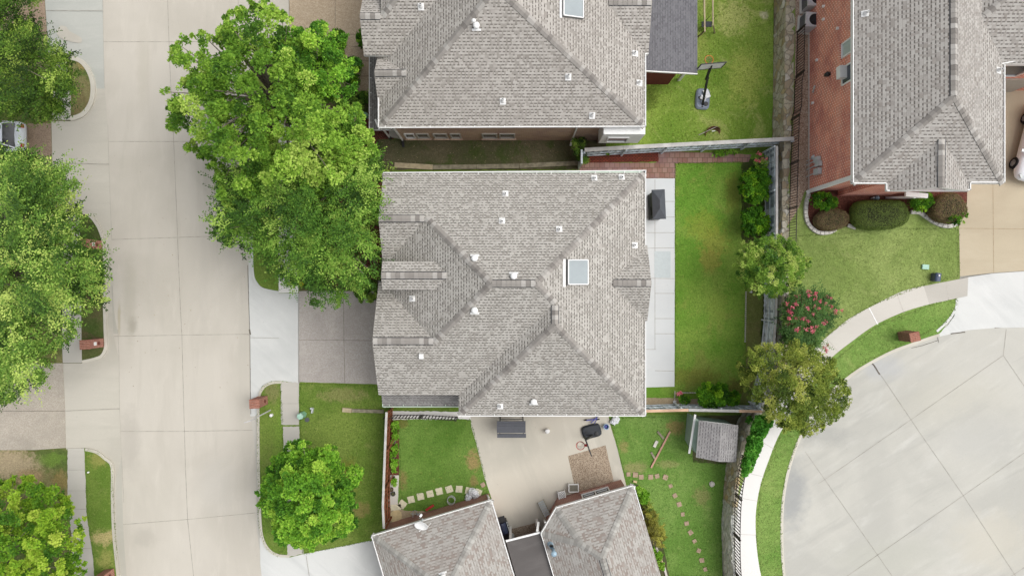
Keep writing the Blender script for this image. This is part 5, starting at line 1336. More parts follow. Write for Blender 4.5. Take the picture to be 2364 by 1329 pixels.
hedge("long dark green clipped hedge in the middle of the mulch bed", [(1966,500),(1972,472),(2000,463),(2060,462),(2088,468),(2099,492),(2094,512),(2070,525),(2020,530),(1980,524)], .9, M['leaf_hedge'], 33, dens=16000)
shrub("bright glossy shrub below the front entry between two clipped hedges", oval(2127,466,30,24), M['leaf_shrub'], 1.0, 34, T, r=.2, n=26, size=.07)
hedge("brown-topped clipped shrub beside the tan driveway", [(2150,490),(2158,462),(2180,446),(2205,446),(2222,462),(2232,485),(2220,505),(2195,515),(2165,508)], 1.0, M['leaf_hedge_br'], 35, dens=12000)
shrub("bright green shrub lobe at the driveway corner of the mulch bed", [(2180,497),(2200,488),(2212,468),(2226,474),(2234,495),(2228,512),(2210,519),(2188,515)], M['leaf_shrub'], 1.0, 36, T, r=.19, n=22, size=.07)
shrub("broad glossy shrub against the back fence, northern of the pair", [(1710,410),(1722,395),(1745,388),(1770,388),(1780,405),(1778,440),(1772,462),(1745,470),(1715,462),(1706,438)], M['leaf_shrub'], 1.5, 37, r=.26, n=40, size=.11)
shrub("broad glossy shrub against the back fence, southern of the pair", [(1712,490),(1730,480),(1760,478),(1775,495),(1775,525),(1762,545),(1725,545),(1709,525)], M['leaf_shrub'], 1.4, 38, r=.26, n=32, size=.11)
t = shrub("small rose bush with coral flowers in the north corner of the back yard", oval(1757,373,18,18), M['leaf_dark'], 1.5, 39, r=.16, n=14, leaves=70, size=.06)
blossoms(t, oval(1756,366,13,14), 9, 1.3, 1.8, M['petal'], .08)
shrub("large glossy shrub by the lower back fence", [(1608,905),(1620,885),(1645,880),(1672,886),(1684,905),(1680,935),(1650,943),(1615,938)], M['leaf_shrub'], 1.6, 40, r=.24, n=40, size=.10)
shrub("smaller glossy shrub right of the large one by the lower back fence", oval(1692,918,17,17), M['leaf_shrub'], 1.1, 41, r=.2, n=14, size=.09)
t = shrub("little shrub with a coral bloom by the lower back fence", oval(1580,922,16,11), M['leaf_shrub'], .7, 42, r=.14, n=12, size=.06, leaves=90)
blossoms(t, oval(1569,909,5,4), 4, .7, .85, M['petal'], .08)
shrub("leafy vine mass climbing the terrace edge beside the white sidewalk", [(1745,962),(1788,960),(1778,985),(1762,1010),(1752,1040),(1742,1070),(1728,1095),(1716,1100),(1714,1070),(1722,1040),(1730,1010),(1738,985)], M['leaf_vine'], 1.3, 43, T, r=.2, n=70, size=.13, dome=14, asp=.8, cat="vine", name="climbing_vine")
shrub("leafy shrub tuft behind the shed against the lower fence", oval(1738,970,16,12), M['leaf_vine'], 1.6, 44, r=.2, n=14, size=.10)
shrub("green perennials at the north-east corner of the south house", [(1462,1125),(1480,1120),(1498,1140),(1500,1160),(1486,1165),(1470,1150)], M['leaf_lime'], .7, 45, r=.15, n=18, size=.10, leaves=80)
shrub("yellow-green bush along the east wall of the south house", [(1490,1185),(1510,1180),(1530,1205),(1536,1240),(1528,1262),(1505,1250),(1492,1215)], M['leaf_yel'], 1.3, 46, r=.2, n=34, size=.06, style='spray')
shrub("dry straw-coloured plants between two bushes by the south house", [(1478,1160),(1500,1158),(1512,1180),(1496,1190),(1482,1178)], M['leaf_olive'], .6, 47, r=.14, n=12, size=.06, leaves=70, style='spray')
shrub("lime green hosta row along the lower east wall of the south house", [(1506,1262),(1520,1262),(1532,1290),(1534,1318),(1520,1310),(1508,1285)], M['leaf_lime'], .5, 48, r=.13, n=18, size=.09, leaves=80)
shrub("round clipped shrub beside the north drive path, nearest the parked corner", oval(778,88,20,20), M['leaf_shrub'], 1.1, 49, r=.2, n=18, size=.06)
shrub("tall narrow shrub against the west wing of the north house", [(823,75),(834,66),(840,85),(844,108),(832,112),(824,95)], M['leaf_shrub'], 1.6, 50, r=.16, n=16, size=.07)
shrub("dark rounded shrub left of the curved path, upper of the pair", oval(816,152,20,24), M['leaf_shrub'], 1.2, 51, r=.2, n=20, size=.06)
shrub("dark rounded shrub left of the curved path, lower of the pair", oval(812,188,19,22), M['leaf_shrub'], 1.1, 52, r=.2, n=18, size=.06)
shrub("leafy bush filling the bed at the end of the curved path", [(808,222),(840,212),(856,205),(858,232),(840,252),(815,250)], M['leaf_dark'], 1.0, 53, r=.2, n=22, size=.08)
shrub("dark shrub at the garage corner under the elm", oval(845,672,28,26), M['leaf_dark'], 1.5, 54, r=.22, n=30, size=.09)
shrub("dark creeper clump over the side yard wall beside the north house", [(1322,325),(1345,318),(1352,345),(1356,372),(1340,378),(1328,350)], M['leaf_nw'], 1.8, 55, r=.16, n=22, size=.07, style='spray')
shrub("small creeper tuft hanging over the north fence", oval(1403,350,16,7), M['leaf_dark'], .5, 56, r=.13, n=10, size=.07)
shrub("weeds growing along the pavers under the north fence", [(1640,352),(1665,347),(1700,345),(1710,352),(1680,360),(1645,362)], M['leaf_lime'], .35, 57, r=.12, n=14, size=.06, leaves=60)
shrub("narrow row of leafy perennials along the brown fence", [(904,968),(920,968),(921,1000),(918,1040),(915,1090),(903,1088),(900,1050),(905,1010)], M['leaf_lime'], .6, 58, r=.14, n=34, size=.10, leaves=60, dome=10)
shrub("lime green potted leafy plant on the side path by the brown fence", oval(910,1113,8,9), M['leaf_lime'], .6, 59, zg=.12, r=.12, n=8, size=.07, leaves=70)
t = shrub("small yellow-flowering plants at the edge of the driveway under the elm", oval(700,658,9,8), M['leaf_dark'], .3, 60, r=.1, n=7, size=.06, leaves=50)
blossoms(t, oval(699,656,6,5), 7, .35, .45, M['petal_y'], .06)
shrub("low grey-green leaf rosette in the mulch bed by the north house", oval(845,320,14,16), M['leaf_nw'], .4, 61, r=.14, n=10, size=.08, leaves=60)
# ------------------------------------------------------------------ fences
def wood_fence(label, pts, h, zg, face, board, dark, cap, seed=1, cap_w=.26, bay=2.45, brace=False, top=None):
    """solid board fence along world points; rails and posts on the side 'face' (+1 = left of direction)"""
    t = thing("wood_fence", (*pts[0], zg), label, "fence"); rg = random.Random(seed)
    L = [0]
    for a, b in zip(pts[:-1], pts[1:]): L.append(L[-1]+math.dist(a, b))
    def at(s):
        for i in range(len(pts)-1):
            if s <= L[i+1]+1e-6:
                u = (s-L[i])/max(1e-6, L[i+1]-L[i]); a, b = pts[i], pts[i+1]; d = Vector((b[0]-a[0], b[1]-a[1])).normalized()
                return Vector((a[0]+(b[0]-a[0])*u, a[1]+(b[1]-a[1])*u)), d
        a, b = pts[-2], pts[-1]; return Vector(b), Vector((b[0]-a[0], b[1]-a[1])).normalized()
    n = max(1, round(L[-1]/bay)); bl = L[-1]/n
    for k in range(n):
        mb = MB(); m = max(2, int(bl/.15)); s0 = k*bl
        for j in range(m):
            p, d = at(s0+(j+.5)*bl/m); nn = Vector((-d.y, d.x))*face; back = .0 if j % 2 == 0 else -.035
            q = p+nn*back; mb.box((q.x, q.y, zg+.03), (bl/m*(1.06 if j % 2 else .92), .02, h-.05-rg.uniform(0, .02)), math.atan2(d.y, d.x), 0 if rg.random() < .72 else 1)
        mb.build("board_panel", [board, dark], t)
        for zz in (.3, h*.5, h-.22):
            a, d = at(s0+.02); b, _ = at(s0+bl-.02); nn = Vector((-d.y, d.x))*face*.035
            mb = MB(); mb.bar((a.x+nn.x, a.y+nn.y, zg+zz), (b.x+nn.x, b.y+nn.y, zg+zz), .04, .09); mb.build("rail", board, t)
        # short blocking strips give the panels their boxed look from above
    for k in range(n+1):
        p, d = at(k*bl); nn = Vector((-d.y, d.x))*face*.09
        mb = MB(); mb.box((p.x+nn.x, p.y+nn.y, zg), (.09, .09, h-.05), math.atan2(d.y, d.x)); 
        if brace and 0 < k < n: mb.bar((p.x+nn.x*1.2, p.y+nn.y*1.2, zg+h*.75), (p.x+nn.x*4, p.y+nn.y*4+.55, zg+.35), .06)
        mb.build("post", board, t)
    # cap boards
    k = 0; s = 0.0
    while s < L[-1]-.05:
        e = min(L[-1], s+rg.uniform(2.2, 3.0)); a, d = at(s+.004); b, _ = at(e-.004)
        mb = MB(); mb.bar((a.x, a.y, zg+h+rg.uniform(0, .01)), (b.x, b.y, zg+h+rg.uniform(0, .01)), cap_w, .045); mb.build("cap_rail", cap[k % len(cap)], t); s = e; k += 1
    return t
fh = 1.95
wood_fence("blue-grey board fence with a pale cap between the north lawn and the paver path", WL([(1349,347),(1500,338),(1640,331),(1832,321)], fh), fh, .08, -1, M['wood_blue'], M['wood_dark'], [M['wood_cap']], 1, .22)
wood_fence("blue-grey board fence running down the back of the middle yard behind the shrubs", WL([(1792,338),(1792,560),(1791,700),(1788,790),(1772,880),(1758,940)], fh), fh, .08, -1, M['wood_blue'], M['wood_dark'], [M['wood_cap']], 2, .13)
wood_fence("blue-grey board fence with a flaking orange cap below the back lawn", WL([(1480,948),(1560,945),(1650,946),(1758,949)], fh), fh, .08, 1, M['wood_blue'], M['wood_dark'], [M['wood_cap_o'], M['wood_cap'], M['wood_cap_o']], 3, .15)
wood_fence("brown stained fence with a white cap between the front lawn and the small lawn", WL([(893,950),(889,1050),(886,1120),(884,1190),(887,1218)], 2.0), 2.0, .08, 1, M['wood_brown'], M['wood_brown'], [M['wood_cap']], 4, .13, brace=True)
mb = MB(); a = W(1343, 366, 1.9); mb.bar((a[0], a[1]+.5, 1.0), (a[0], a[1]-.3, 1.0), .1, 1.9); o = mb.build("side_gate", M['wood_blue']); tag(o, "short grey gate panel closing the side passage at the paver path", "gate")
def iron_fence(label, pts, h, zg, post_every=2.4, step=.13, name="iron_fence", tk=.026):
    t = thing(name, (*pts[0], zg), label, "fence"); L = [0]
    for a, b in zip(pts[:-1], pts[1:]): L.append(L[-1]+math.dist(a, b))
    def at(s):
        for i in range(len(pts)-1):
            if s <= L[i+1]+1e-6:
                u = (s-L[i])/max(1e-6, L[i+1]-L[i]); a, b = pts[i], pts[i+1]; return Vector((a[0]+(b[0]-a[0])*u, a[1]+(b[1]-a[1])*u))
        return Vector(pts[-1])
    n = max(1, round(L[-1]/post_every)); bl = L[-1]/n
    for k in range(n):
        mb = MB(); m = int(bl/step)
        for j in range(m):
            p = at((k+(j+.5)/m)*bl); mb.bar((p.x, p.y, zg+.04), (p.x, p.y, zg+h-.02), tk)
        mb.build("picket_panel", M['iron'], t)
        for zz in (.12, h-.04):
            mb = MB(); m = 4
            for j in range(m):
                a = at((k+j/m)*bl); b = at((k+(j+1)/m)*bl); mb.bar((a.x, a.y, zg+zz), (b.x, b.y, zg+zz), .035)
            mb.build("rail", M['iron'], t)
    for k in range(n+1):
        p = at(k*bl); mb = MB(); mb.box((p.x, p.y, zg-.05), (.06, .06, h+.1)); mb.build("post", M['iron'], t)
    return t
iron_fence("black iron picket fence on the stone wall beside the gravel strip", WL([(1839,75),(1837,180),(1833,185),(1832,262),(1827,265),(1825,345),(1822,455),(1820,545),(1812,690),(1803,790)], T), 1.15, T, step=.15)
iron_fence("black iron picket fence along the wall top beside the white sidewalk", smooth_line(WL([(1713,1050),(1704,1090),(1697,1140),(1694,1200),(1694,1260),(1697,1320),(1704,1400),(1715,1500)], T), 3), 1.15, T, step=.18, tk=.04)
iron_fence("short black iron gate and fence between the lean-to roof and the small lawn", WL([(894,957),(985,957),(1056,962)], .1), 1.15, .1, 2.1, .19, "iron_gate", .045)
# ------------------------------------------------------------------ brick mailbox pillars
def pillar(label, px, py, rz=0, zg=.1, w_=.56, d=.52, h=1.35, mat='brick_pillar', plate=None, group="brick mailbox pillars at the kerb"):
    x, y = W(px, py, zg); t = thing("mailbox_pillar", (x, y, zg), label, "mailbox", group, rz)
    mb = MB(); mb.box((0, 0, 0), (w_, d, h)); mb.build("column", M[mat], t, local=True)
    mb = MB(); k = 6
    for i in range(k):
        for s_ in (-1, 1): mb.box((s_*w_*.26, -d/2-.02+(i+.5)*(d+.04)/k, h+.003), (w_*.5, (d+.04)/k*.80, .065))
    mb.build("cap", m_plain("cap_brick", C(164,112,96), .9, .1, .3, 14), t, local=True)
    mb = MB(); mb.box((0, 0, h), (w_*.98, d*.98, .045)); mb.build("cap_mortar", m_plain("cap_mortar", C(206,178,160), .9, .1, .1), t, local=True)
    if plate:
        mb = MB(); mb.box((plate*(w_/2+.008), 0, h*.55), (.02, .2, .24)); q = mb.build("number_plate", M['white'], t, local=True)
        mb = MB(); mb.box((plate*(w_/2+.021), .0, h*.62), (.006, .035, .11)); mb.build("numeral", M['meter'], q, local=True)
    mb = MB(); sgn = plate or 1; mb.box((sgn*(w_/2+.0), 0, h*.30), (.03, .2, .2)); mb.build("mailbox_door", M['brownboard'], t, local=True)
    return t
pillar("brick mailbox pillar with a white plate at the upper bend of the west kerb", 225, 566, 0, plate=1)
pillar("orange-toned brick mailbox pillar with a white plate at the lower west kerb", 229, 791, R(3), plate=1)
pillar("brick mailbox pillar in the bottom left corner, half cut off by the photo edge", 254, 1322, R(8))
pillar("reddish brick mailbox pillar on the grass by the east kerb of the street", 607, 923, R(3), w_=.58, d=.50, h=1.3)
pillar("brown brick mailbox pillar by the cul-de-sac kerb", 2084, 774, R(12), T, .56, .50, 1.15, 'brick_pillar_dk')
# ------------------------------------------------------------------ shed
sx0, sx1 = W(1610, 0, 2.3)[0], W(1704, 0, 2.3)[0]; sh_t = thing("garden_shed", ((sx0+sx1)/2, -9.0, .1), "sage green garden shed with a grey shingled gable roof below the orange-capped fence", "shed")
rsd = Roof(sh_t, M['shingle_shed'], M['shedgreen'], M['cap'])
c = [W(1614,970,2.3), W(1705,981,2.3), W(1700,1066,2.3), W(1607,1055,2.3)]
rsd.add([c[3], c[2], c[1], c[0]], 2.3, [None, .38, None, .38], 0, .06); rsd.build()
wallbox(sh_t, inset([c[3], c[2], c[1], c[0]], .12), .1, 2.26, M['shedgreen'])
mb = MB(); mb.prism(WL([(1603,964),(1597,1028),(1607,1046),(1613,968)], 1.7), .1, 1.75); mb.build("side_bin", M['shedgreen'], sh_t)
mb = MB(); mb.bar((*W(1605,956,1.75), 1.75), (*W(1591,1046,1.75), 1.75), .12, .05); mb.bar((*W(1604,962,1.75), 1.7), (*W(1603,962,.1), .1), .08); mb.bar((*W(1592,1042,1.75), 1.7), (*W(1592,1042,.1), .1), .08)
o = mb.build("white_rail", M['white']); tag(o, "long white rail on two posts standing beside the garden shed", "rail")
# ------------------------------------------------------------------ basketball hoops
def hoop(label, base, zg, px_pole_top, bd_a, bd_b, rim, rimcol, basecol, basesz, base_rot, zb=3.0, clear=False):
    x, y = W(*base, zg); t = thing("basketball_hoop", (x, y, zg), label, "basketball hoop")
    P = lambda px, py, z: Vector((*W(px, py, z), z))
    mb = MB(); Mx = Matrix.Translation((x, y, zg)) @ Matrix.Rotation(base_rot, 4, 'Z'); w_, d = basesz
    prof = [(w_/2, d/2, 0), (w_/2, d/2, .12), (w_/2-.08, d/2-.08, .2)]
    ov = []
    for hx, hy, z in prof:
        ring = []
        for i in range(24):
            a = 2*math.pi*i/24; cx_ = math.copysign(abs(math.cos(a))**.45, math.cos(a)); sy_ = math.copysign(abs(math.sin(a))**.45, math.sin(a)); ring.append(tuple(Mx @ Vector((hx*cx_, hy*sy_, z))))
        ov.append(ring)
    mb.v = [p for r_ in ov for p in r_]
    for i in range(2):
        for j in range(24): mb.f.append((i*24+j, i*24+(j+1) % 24, (i+1)*24+(j+1) % 24, (i+1)*24+j)); mb.m.append(0)
    mb.f.append(tuple(range(48, 72))); mb.m.append(0); bs = mb.build("base", basecol, t)
    mb = MB(); mb.lathe([(.13, 0), (.13, .05), (.05, .06), (0, .06)], Mx @ Matrix.Translation((w_*.22, -d*.25, .2)), 14); mb.lathe([(.06, 0), (.06, .03), (0, .03)], Mx @ Matrix.Translation((-w_*.28, d*.05, .2)), 10)
    mb.lathe([(.05, 0), (.05, .03), (0, .03)], Mx @ Matrix.Translation((-.02, -d*.38, .2)), 10); mb.build("base_cap", M['black'], bs)
    pt = P(*px_pole_top, 2.3); mid = (P(*bd_a, zb)+P(*bd_b, zb))/2
    mb = MB(); b0 = Vector((x, y, zg+.15))+Mx.to_3x3() @ Vector((0, -d*.3, 0)); mb.bar(b0, pt, .1, .1); mb.build("pole", M['black'], t)
    for qa, qb, tw in ((pt, mid+Vector((0, 0, .25)), .06), (pt-Vector((0, 0, .5)), mid-Vector((0, 0, .2)), .06), (b0+Vector((0, 0, .1)), pt-Vector((0, 0, 1.2))+Vector((.2, .0, 0)), .04)):
        mb = MB(); mb.bar(qa, qb, tw); mb.build("arm", M['black'], t)
    A = P(*bd_a, zb); B = P(*bd_b, zb); d3 = (B-A).normalized(); up = Vector((0, 0, 1)); hh = .95
    mb = MB()
    for z0 in (-.35, hh-.35): mb.bar(A+up*z0, B+up*z0, .05, .05)
    for q in (A, B): mb.bar(q-up*.35, q+up*(hh-.35), .05, .05, up=tuple(d3))
    bb = mb.build("backboard", M['black'], t)
    mb = MB(); mb.bar(A+up*(hh/2-.35), B+up*(hh/2-.35), .02, hh-.06); mb.build("board_face", M['white'] if clear else M['charcoal'], bb)
    rc = P(*rim, zb-.05); rr = .23; mb = MB(); mb.tube([rc+Vector((math.cos(a)*rr, math.sin(a)*rr, 0)) for a in [2*math.pi*i/24 for i in range(25)]], .018, 6)
    mdir = (mid-rc); mdir.z = 0; mdir.normalize(); mb.bar(rc+mdir*rr, mid-up*.05-mdir*.02, .14, .03); mb.build("rim", rimcol, t)
    mb = MB()
    for i in range(12):
        a = 2*math.pi*i/12
        for s_ in (1, -1):
            a2 = a+s_*2*math.pi/12; a3 = a2+s_*2*math.pi/12
            p1, p2, p3 = [rc+Vector((math.cos(b_)*r_, math.sin(b_)*r_, z)) for b_, r_, z in ((a, rr, 0), (a2, .17, -.2), (a3, .12, -.4))]; mb.bar(p1, p2, .008); mb.bar(p2, p3, .008)
    mb.build("net", M['net'], t)
    return t
hoop("basketball hoop with an orange rim and grey wheeled base on the bright north lawn", (1621,230), .1, (1634,178), (1612,157), (1669,152), (1637,138), M['orange'], M['grey_base'], (.85, 1.25), R(-4), clear=True)
hoop("basketball hoop with a red rim and black base on the concrete patio", (1365,994), .12, (1352,1014), (1350,1009), (1363,1046), (1340,1028), M['red'], M['charcoal'], (1.15, .8), R(14))
mb = MB(); c = Vector((*W(1632,220,.45), .35)); 
mb.box((c.x, c.y+.1, .32), (.3, .5, .12), .4); mb.box((c.x-.2, c.y-.15, .32), (.35, .25, .08), -.5); o = mb.build("sandbag", M['plastic_bag']); tag(o, "crumpled pale weight bags lying on the grey hoop base", "bag")
# ------------------------------------------------------------------ patio things
def place(name, px, py, z, rz, label, cat, group=None):
    x, y = W(px, py, z); return thing(name, (x, y, z), label, cat, group, rz)
# canopy swing seat
t = place("garden_swing", 1181, 985, .12, R(0), "grey cushioned patio swing seat against the house wall", "swing seat")
mb = MB()
for j in range(5): mb.box((-.02, .55-.137*j, 1.35-.02*abs(j-2)), (1.66, .132, .07))
mb.build("canopy", M['cushion'], t, local=True)
mb = MB(); mb.box((.0, -.25, 1.2), (1.68, .22, .10), 0); mb.build("seat_cushion", M['cushion'], t, local=True)
for s_ in (-1, 1):
    mb = MB(); mb.bar((s_*.68, .6, 0), (s_*.66, .1, 1.34), .05); mb.bar((s_*.68, -.2, 0), (s_*.66, .1, 1.3), .05); mb.bar((s_*.68, .72, 1.27), (s_*.68, -.3, 1.2), .04); mb.build("leg", M['black'], t, local=True)
mb = MB(); mb.bar((-.7, .7, 1.28), (.7, .7, 1.28), .04); mb.build("crossbar", M['black'], t, local=True)
# dark storage box with a hipped lid by the painted patio
t = place("grill_gazebo", 1508, 479, .125, R(2.5), "slate grey hip-topped storage cabinet on the white painted patio", "storage cabinet")
mb = MB(); mb.box((0, 0, 0), (.62, 1.5, 1.5)); mb.build("cabinet", M['charcoal'], t, local=True)
mb = MB(); a_, b_ = .38, .85; z0 = 1.5; mb.v = [(-a_, -b_, z0), (a_, -b_, z0), (a_, b_, z0), (-a_, b_, z0), (-a_, -b_, z0+.06), (a_, -b_, z0+.06), (a_, b_, z0+.06), (-a_, b_, z0+.06), (0, -.25, z0+.32), (0, .25, z0+.32)]
mb.f = [(0,1,5,4),(1,2,6,5),(2,3,7,6),(3,0,4,7),(4,5,8),(5,6,9,8),(6,7,9),(7,4,8,9),(3,2,1,0)]; mb.m = [0]*9; mb.build("lid", M['slate_cover'], t, local=True)
mb = MB(); mb.box((-.33, -.3, .8), (.04, .5, .1)); mb.build("handle", M['black'], t, local=True)
t = place("bin", 1263, 992, .12, 0, "round white lidded tub alone in the middle of the concrete patio", "tub")
mb = MB(); mb.lathe([(.11, 0), (.13, .3), (.14, .31), (.14, .34), (.11, .36), (0, .37)], None, 20); mb.build("tub", M['white'], t, local=True, smooth=True)
t = place("bucket", 1398, 982, .12, 0, "pale blue bucket beside the black hoop base", "bucket")
mb = MB(); mb.lathe([(0, .02), (.12, .02), (.15, .32), (.17, .32), (.17, .34), (.14, .34), (.11, .06)], None, 20); mb.build("pail", M['bluecloth'], t, local=True)
mb = MB(); mb.lathe([(0, .18), (.07, .18), (.07, .24), (0, .24)], None, 12); mb.build("float", M['blue'], t, local=True)
t = place("trike", 1366, 968, .12, R(12), "small blue-framed scooter lying by the house wall on the patio", "scooter")
mb = MB(); mb.bar((-.35, .05, .12), (.35, .0, .1), .06); mb.bar((.3, -.02, .1), (.05, -.22, .3), .04); mb.bar((.35, .12, .14), (-.1, -.15, .16), .05); mb.build("frame", M['blue'], t, local=True)
for q in ((-.38, .08), (.36, -.04), (.38, .14)):
    mb = MB(); mb.tube([Vector((q[0]+math.cos(a)*.09, q[1], .1+math.sin(a)*.09)) for a in [2*math.pi*i/12 for i in range(13)]], .022, 6); mb.build("wheel", M['rubber'], t, local=True)
mb = MB(); mb.tube([(-.08, -.24, .3), (.06, -.2, .32), (.18, -.26, .3)], .015, 6); mb.build("handlebar", M['black'], t, local=True)
def blob(name, px, py, z, r, mat, label, cat, seed=1, flat=.6, n=1, amp=.25):
    x, y = W(px, py, z); rg = random.Random(seed); mb = MB()
    for k in range(n):
        ox, oy = (0, 0) if k == 0 else (rg.uniform(-.8, .8)*r, rg.uniform(-.8, .8)*r); prof = [(.0, 0), (.7, .02), (1, .3), (.85, .7), (.45, .95), (0, 1)]
        kk = len(mb.v); m = 14
        for a_, zz in prof:
            for j in range(m):
                a = 2*math.pi*j/m; rr = r*a_*(1+rg.uniform(-amp, amp)); mb.v.append((x+ox+rr*math.cos(a), y+oy+rr*math.sin(a), z+zz*r*flat*2*(1+rg.uniform(-.12, .12))))
        for i in range(len(prof)-1):
            for j in range(m): mb.f.append((kk+i*m+j, kk+i*m+(j+1) % m, kk+(i+1)*m+(j+1) % m, kk+(i+1)*m+j)); mb.m.append(0)
    o = mb.build(name, mat); return tag(o, label, cat)
blob("plastic_bag", 1420, 968, .11, .22, M['plastic_bag'], "crumpled white plastic bag on the grass at the patio corner", "bag", 3, .6, 2, .35)
blob("landscape_stone", 1643, 1116, .11, .17, M['limestone'], "single round white stone on the south lawn near the retaining wall", "stone", 4, .45, 1, .12)
# standing patio items near the south house
def frame_panel(name, px, py, w_, d, rz, label, cat, kind, z=.13):
    t = place(name, px, py, z, rz, label, cat); mb = MB(); Z0 = .35
    for s_ in (-1, 1): mb.bar((-w_/2, s_*d/2, Z0), (w_/2, s_*d/2, Z0), .05); mb.bar((s_*w_/2, -d/2, Z0), (s_*w_/2, d/2, Z0), .05)
    for sx in (-1, 1):
        for sy in (-1, 1): mb.bar((sx*w_/2, sy*d/2, 0), (sx*w_/2, sy*d/2, Z0), .03)
    mb.build("frame", M['white'], t, local=True)
    if kind == 'mesh': mb = MB(); mb.box((0, 0, Z0-.02), (w_-.03, d-.03, .012)); mb.build("mesh_screen", M['screen'], t, local=True)
    else:
        mb = MB(); mb.box((0, 0, Z0-.06), (w_-.03, d-.03, .012)); mb.build("backing", M['cushion'], t, local=True)
        mb = MB(); k = 7
        for i in range(-k, k+1):
            for s_ in (-1, 1):
                pts = []
                for q in range(41):
                    u = -1.6+3.2*q/40; x_ = u*w_; y_ = i*w_*.29+s_*u*w_
                    if abs(x_) < w_/2-.015 and abs(y_) < d/2-.015: pts.append((x_, y_))
                if len(pts) > 1: mb.bar((*pts[0], Z0+.002*s_), (*pts[-1], Z0+.002*s_), .03, .01)
        mb.build("lattice", M['white'], t, local=True)
    return t
frame_panel("screen_frame", 1323, 1122, .56, .44, R(1), "small white-framed mesh screen on legs on the patio", "screen", 'mesh')
frame_panel("lattice_panel", 1297, 1143, .40, .66, R(10), "white lattice topped stand against the brick wall of the south house", "lattice stand", 'lattice')
t = place("lounge_chair", 1256, 1171, .12, R(28), "pale slatted folding chair by the eave corner of the south house", "chair")
mb = MB(); 
for s_ in (-1, 1): mb.bar((s_*.2, .5, .12), (s_*.2, -.3, .5), .04); mb.bar((s_*.2, -.3, .5), (s_*.2, -.5, .9), .04)
mb.build("frame", M['wood_grey'], t, local=True)
mb = MB()
for j in range(7): mb.bar((-.19, .42-.12*j, .18+.055*j), (.19, .42-.12*j, .18+.055*j), .09, .02)
mb.build("seat", M['meter'], t, local=True)
mb = MB()
for s_ in (-1, 1): mb.bar((s_*.2, .42, 0), (s_*.2, .42, .18), .035); mb.bar((s_*.2, -.28, 0), (s_*.2, -.28, .5), .035)
mb.build("leg", M['wood_grey'], t, local=True)
# gas grill
t = place("gas_grill", 1163, 1206, .12, R(17), "black gas grill under the eave edge of the south house", "grill")
mb = MB(); mb.box((0, 0, .1), (.5, .6, .75)); mb.build("cart", M['black'], t, local=True)
mb = MB(); k = 8
for i in range(k+1):
    a = math.pi*i/k
    for s_ in (-.32, .32): mb.v.append((-.02-.24*math.cos(a), s_, .86+.22*math.sin(a)))
for i in range(k): mb.f.append((2*i, 2*i+1, 2*i+3, 2*i+2)); mb.m.append(0)
mb.f.append(tuple(range(0, 2*k+2, 2))); mb.m.append(0); mb.f.append(tuple(range(2*k+1, 0, -2))); mb.m.append(0); mb.build("lid", m_plain("blue_black_lid", C(52,60,82), .25, .5, .1), t, local=True)
for s_ in (-1, 1):
    mb = MB(); mb.box((0, s_*.5, .84), (.48, .38, .04)); mb.build("side_shelf", M['black'], t, local=True)
mb = MB(); mb.bar((.27, -.25, .95), (.27, .25, .95), .025); mb.build("handle", M['meter'], t, local=True)
mb = MB()
for j in range(4): mb.box((.28, -.24+.16*j, .82), (.04, .06, .06))
mb.build("knob", M['meter'], t, local=True)
t = place("propane_tank", 1182, 1234, .13, 0, "small round silver gas bottle behind the grill", "gas bottle")
mb = MB(); mb.lathe([(.12, 0), (.15, .08), (.15, .3), (.1, .38), (.04, .42), (.04, .46), (0, .46)], None, 16); mb.build("bottle", M['meter'], t, local=True, smooth=True)
mb = MB(); mb.tube([(-.09, 0, .38), (-.09, 0, .5), (.09, 0, .5), (.09, 0, .38)], .012, 6); mb.build("handle", M['white'], t, local=True)
# satellite dish
t = place("satellite_dish", 968, 1204, 0, 0, "large white satellite dish mounted at the eave of the south house", "satellite dish")
c = Vector((*W(972,1214,3.6), 3.55)); ax = Vector((-.12, -.62, .78)).normalized(); q = ax.to_track_quat('Z', 'Y').to_matrix().to_4x4()
Mx = Matrix.Translation(c) @ q; mb = MB(); pr = [(0, -.09), (.12, -.085), (.24, -.055), (.34, -.01), (.38, .02), (.385, .0), (.34, -.035), (.2, -.09), (0, -.115)]; mb.lathe(pr, Mx, 28)
mb.build("reflector", M['white'], t, smooth=True)
mb = MB(); mb.tube([c-ax*.1, c-ax*.15+Vector((0, .15, -.3)), Vector((*W(968,1196,2.8), 2.75))], .035, 8); mb.build("mast", M['meter'], t)
mb = MB(); mb.bar(c+q.to_3x3() @ Vector((0, -.36, 0)), c+ax*.45+Vector((.0, .1, -.05)), .035); mb.bar(c+q.to_3x3() @ Vector((.36, 0, 0)), c+Vector((.55, .2, .1)), .02); mb.build("feed_arm", M['white'], t)
mb = MB(); mb.bar(c+Vector((-.05, .55, .1)), c+Vector((.05, .68, .1)), .12, .1); mb.build("receiver", M['white'], t)
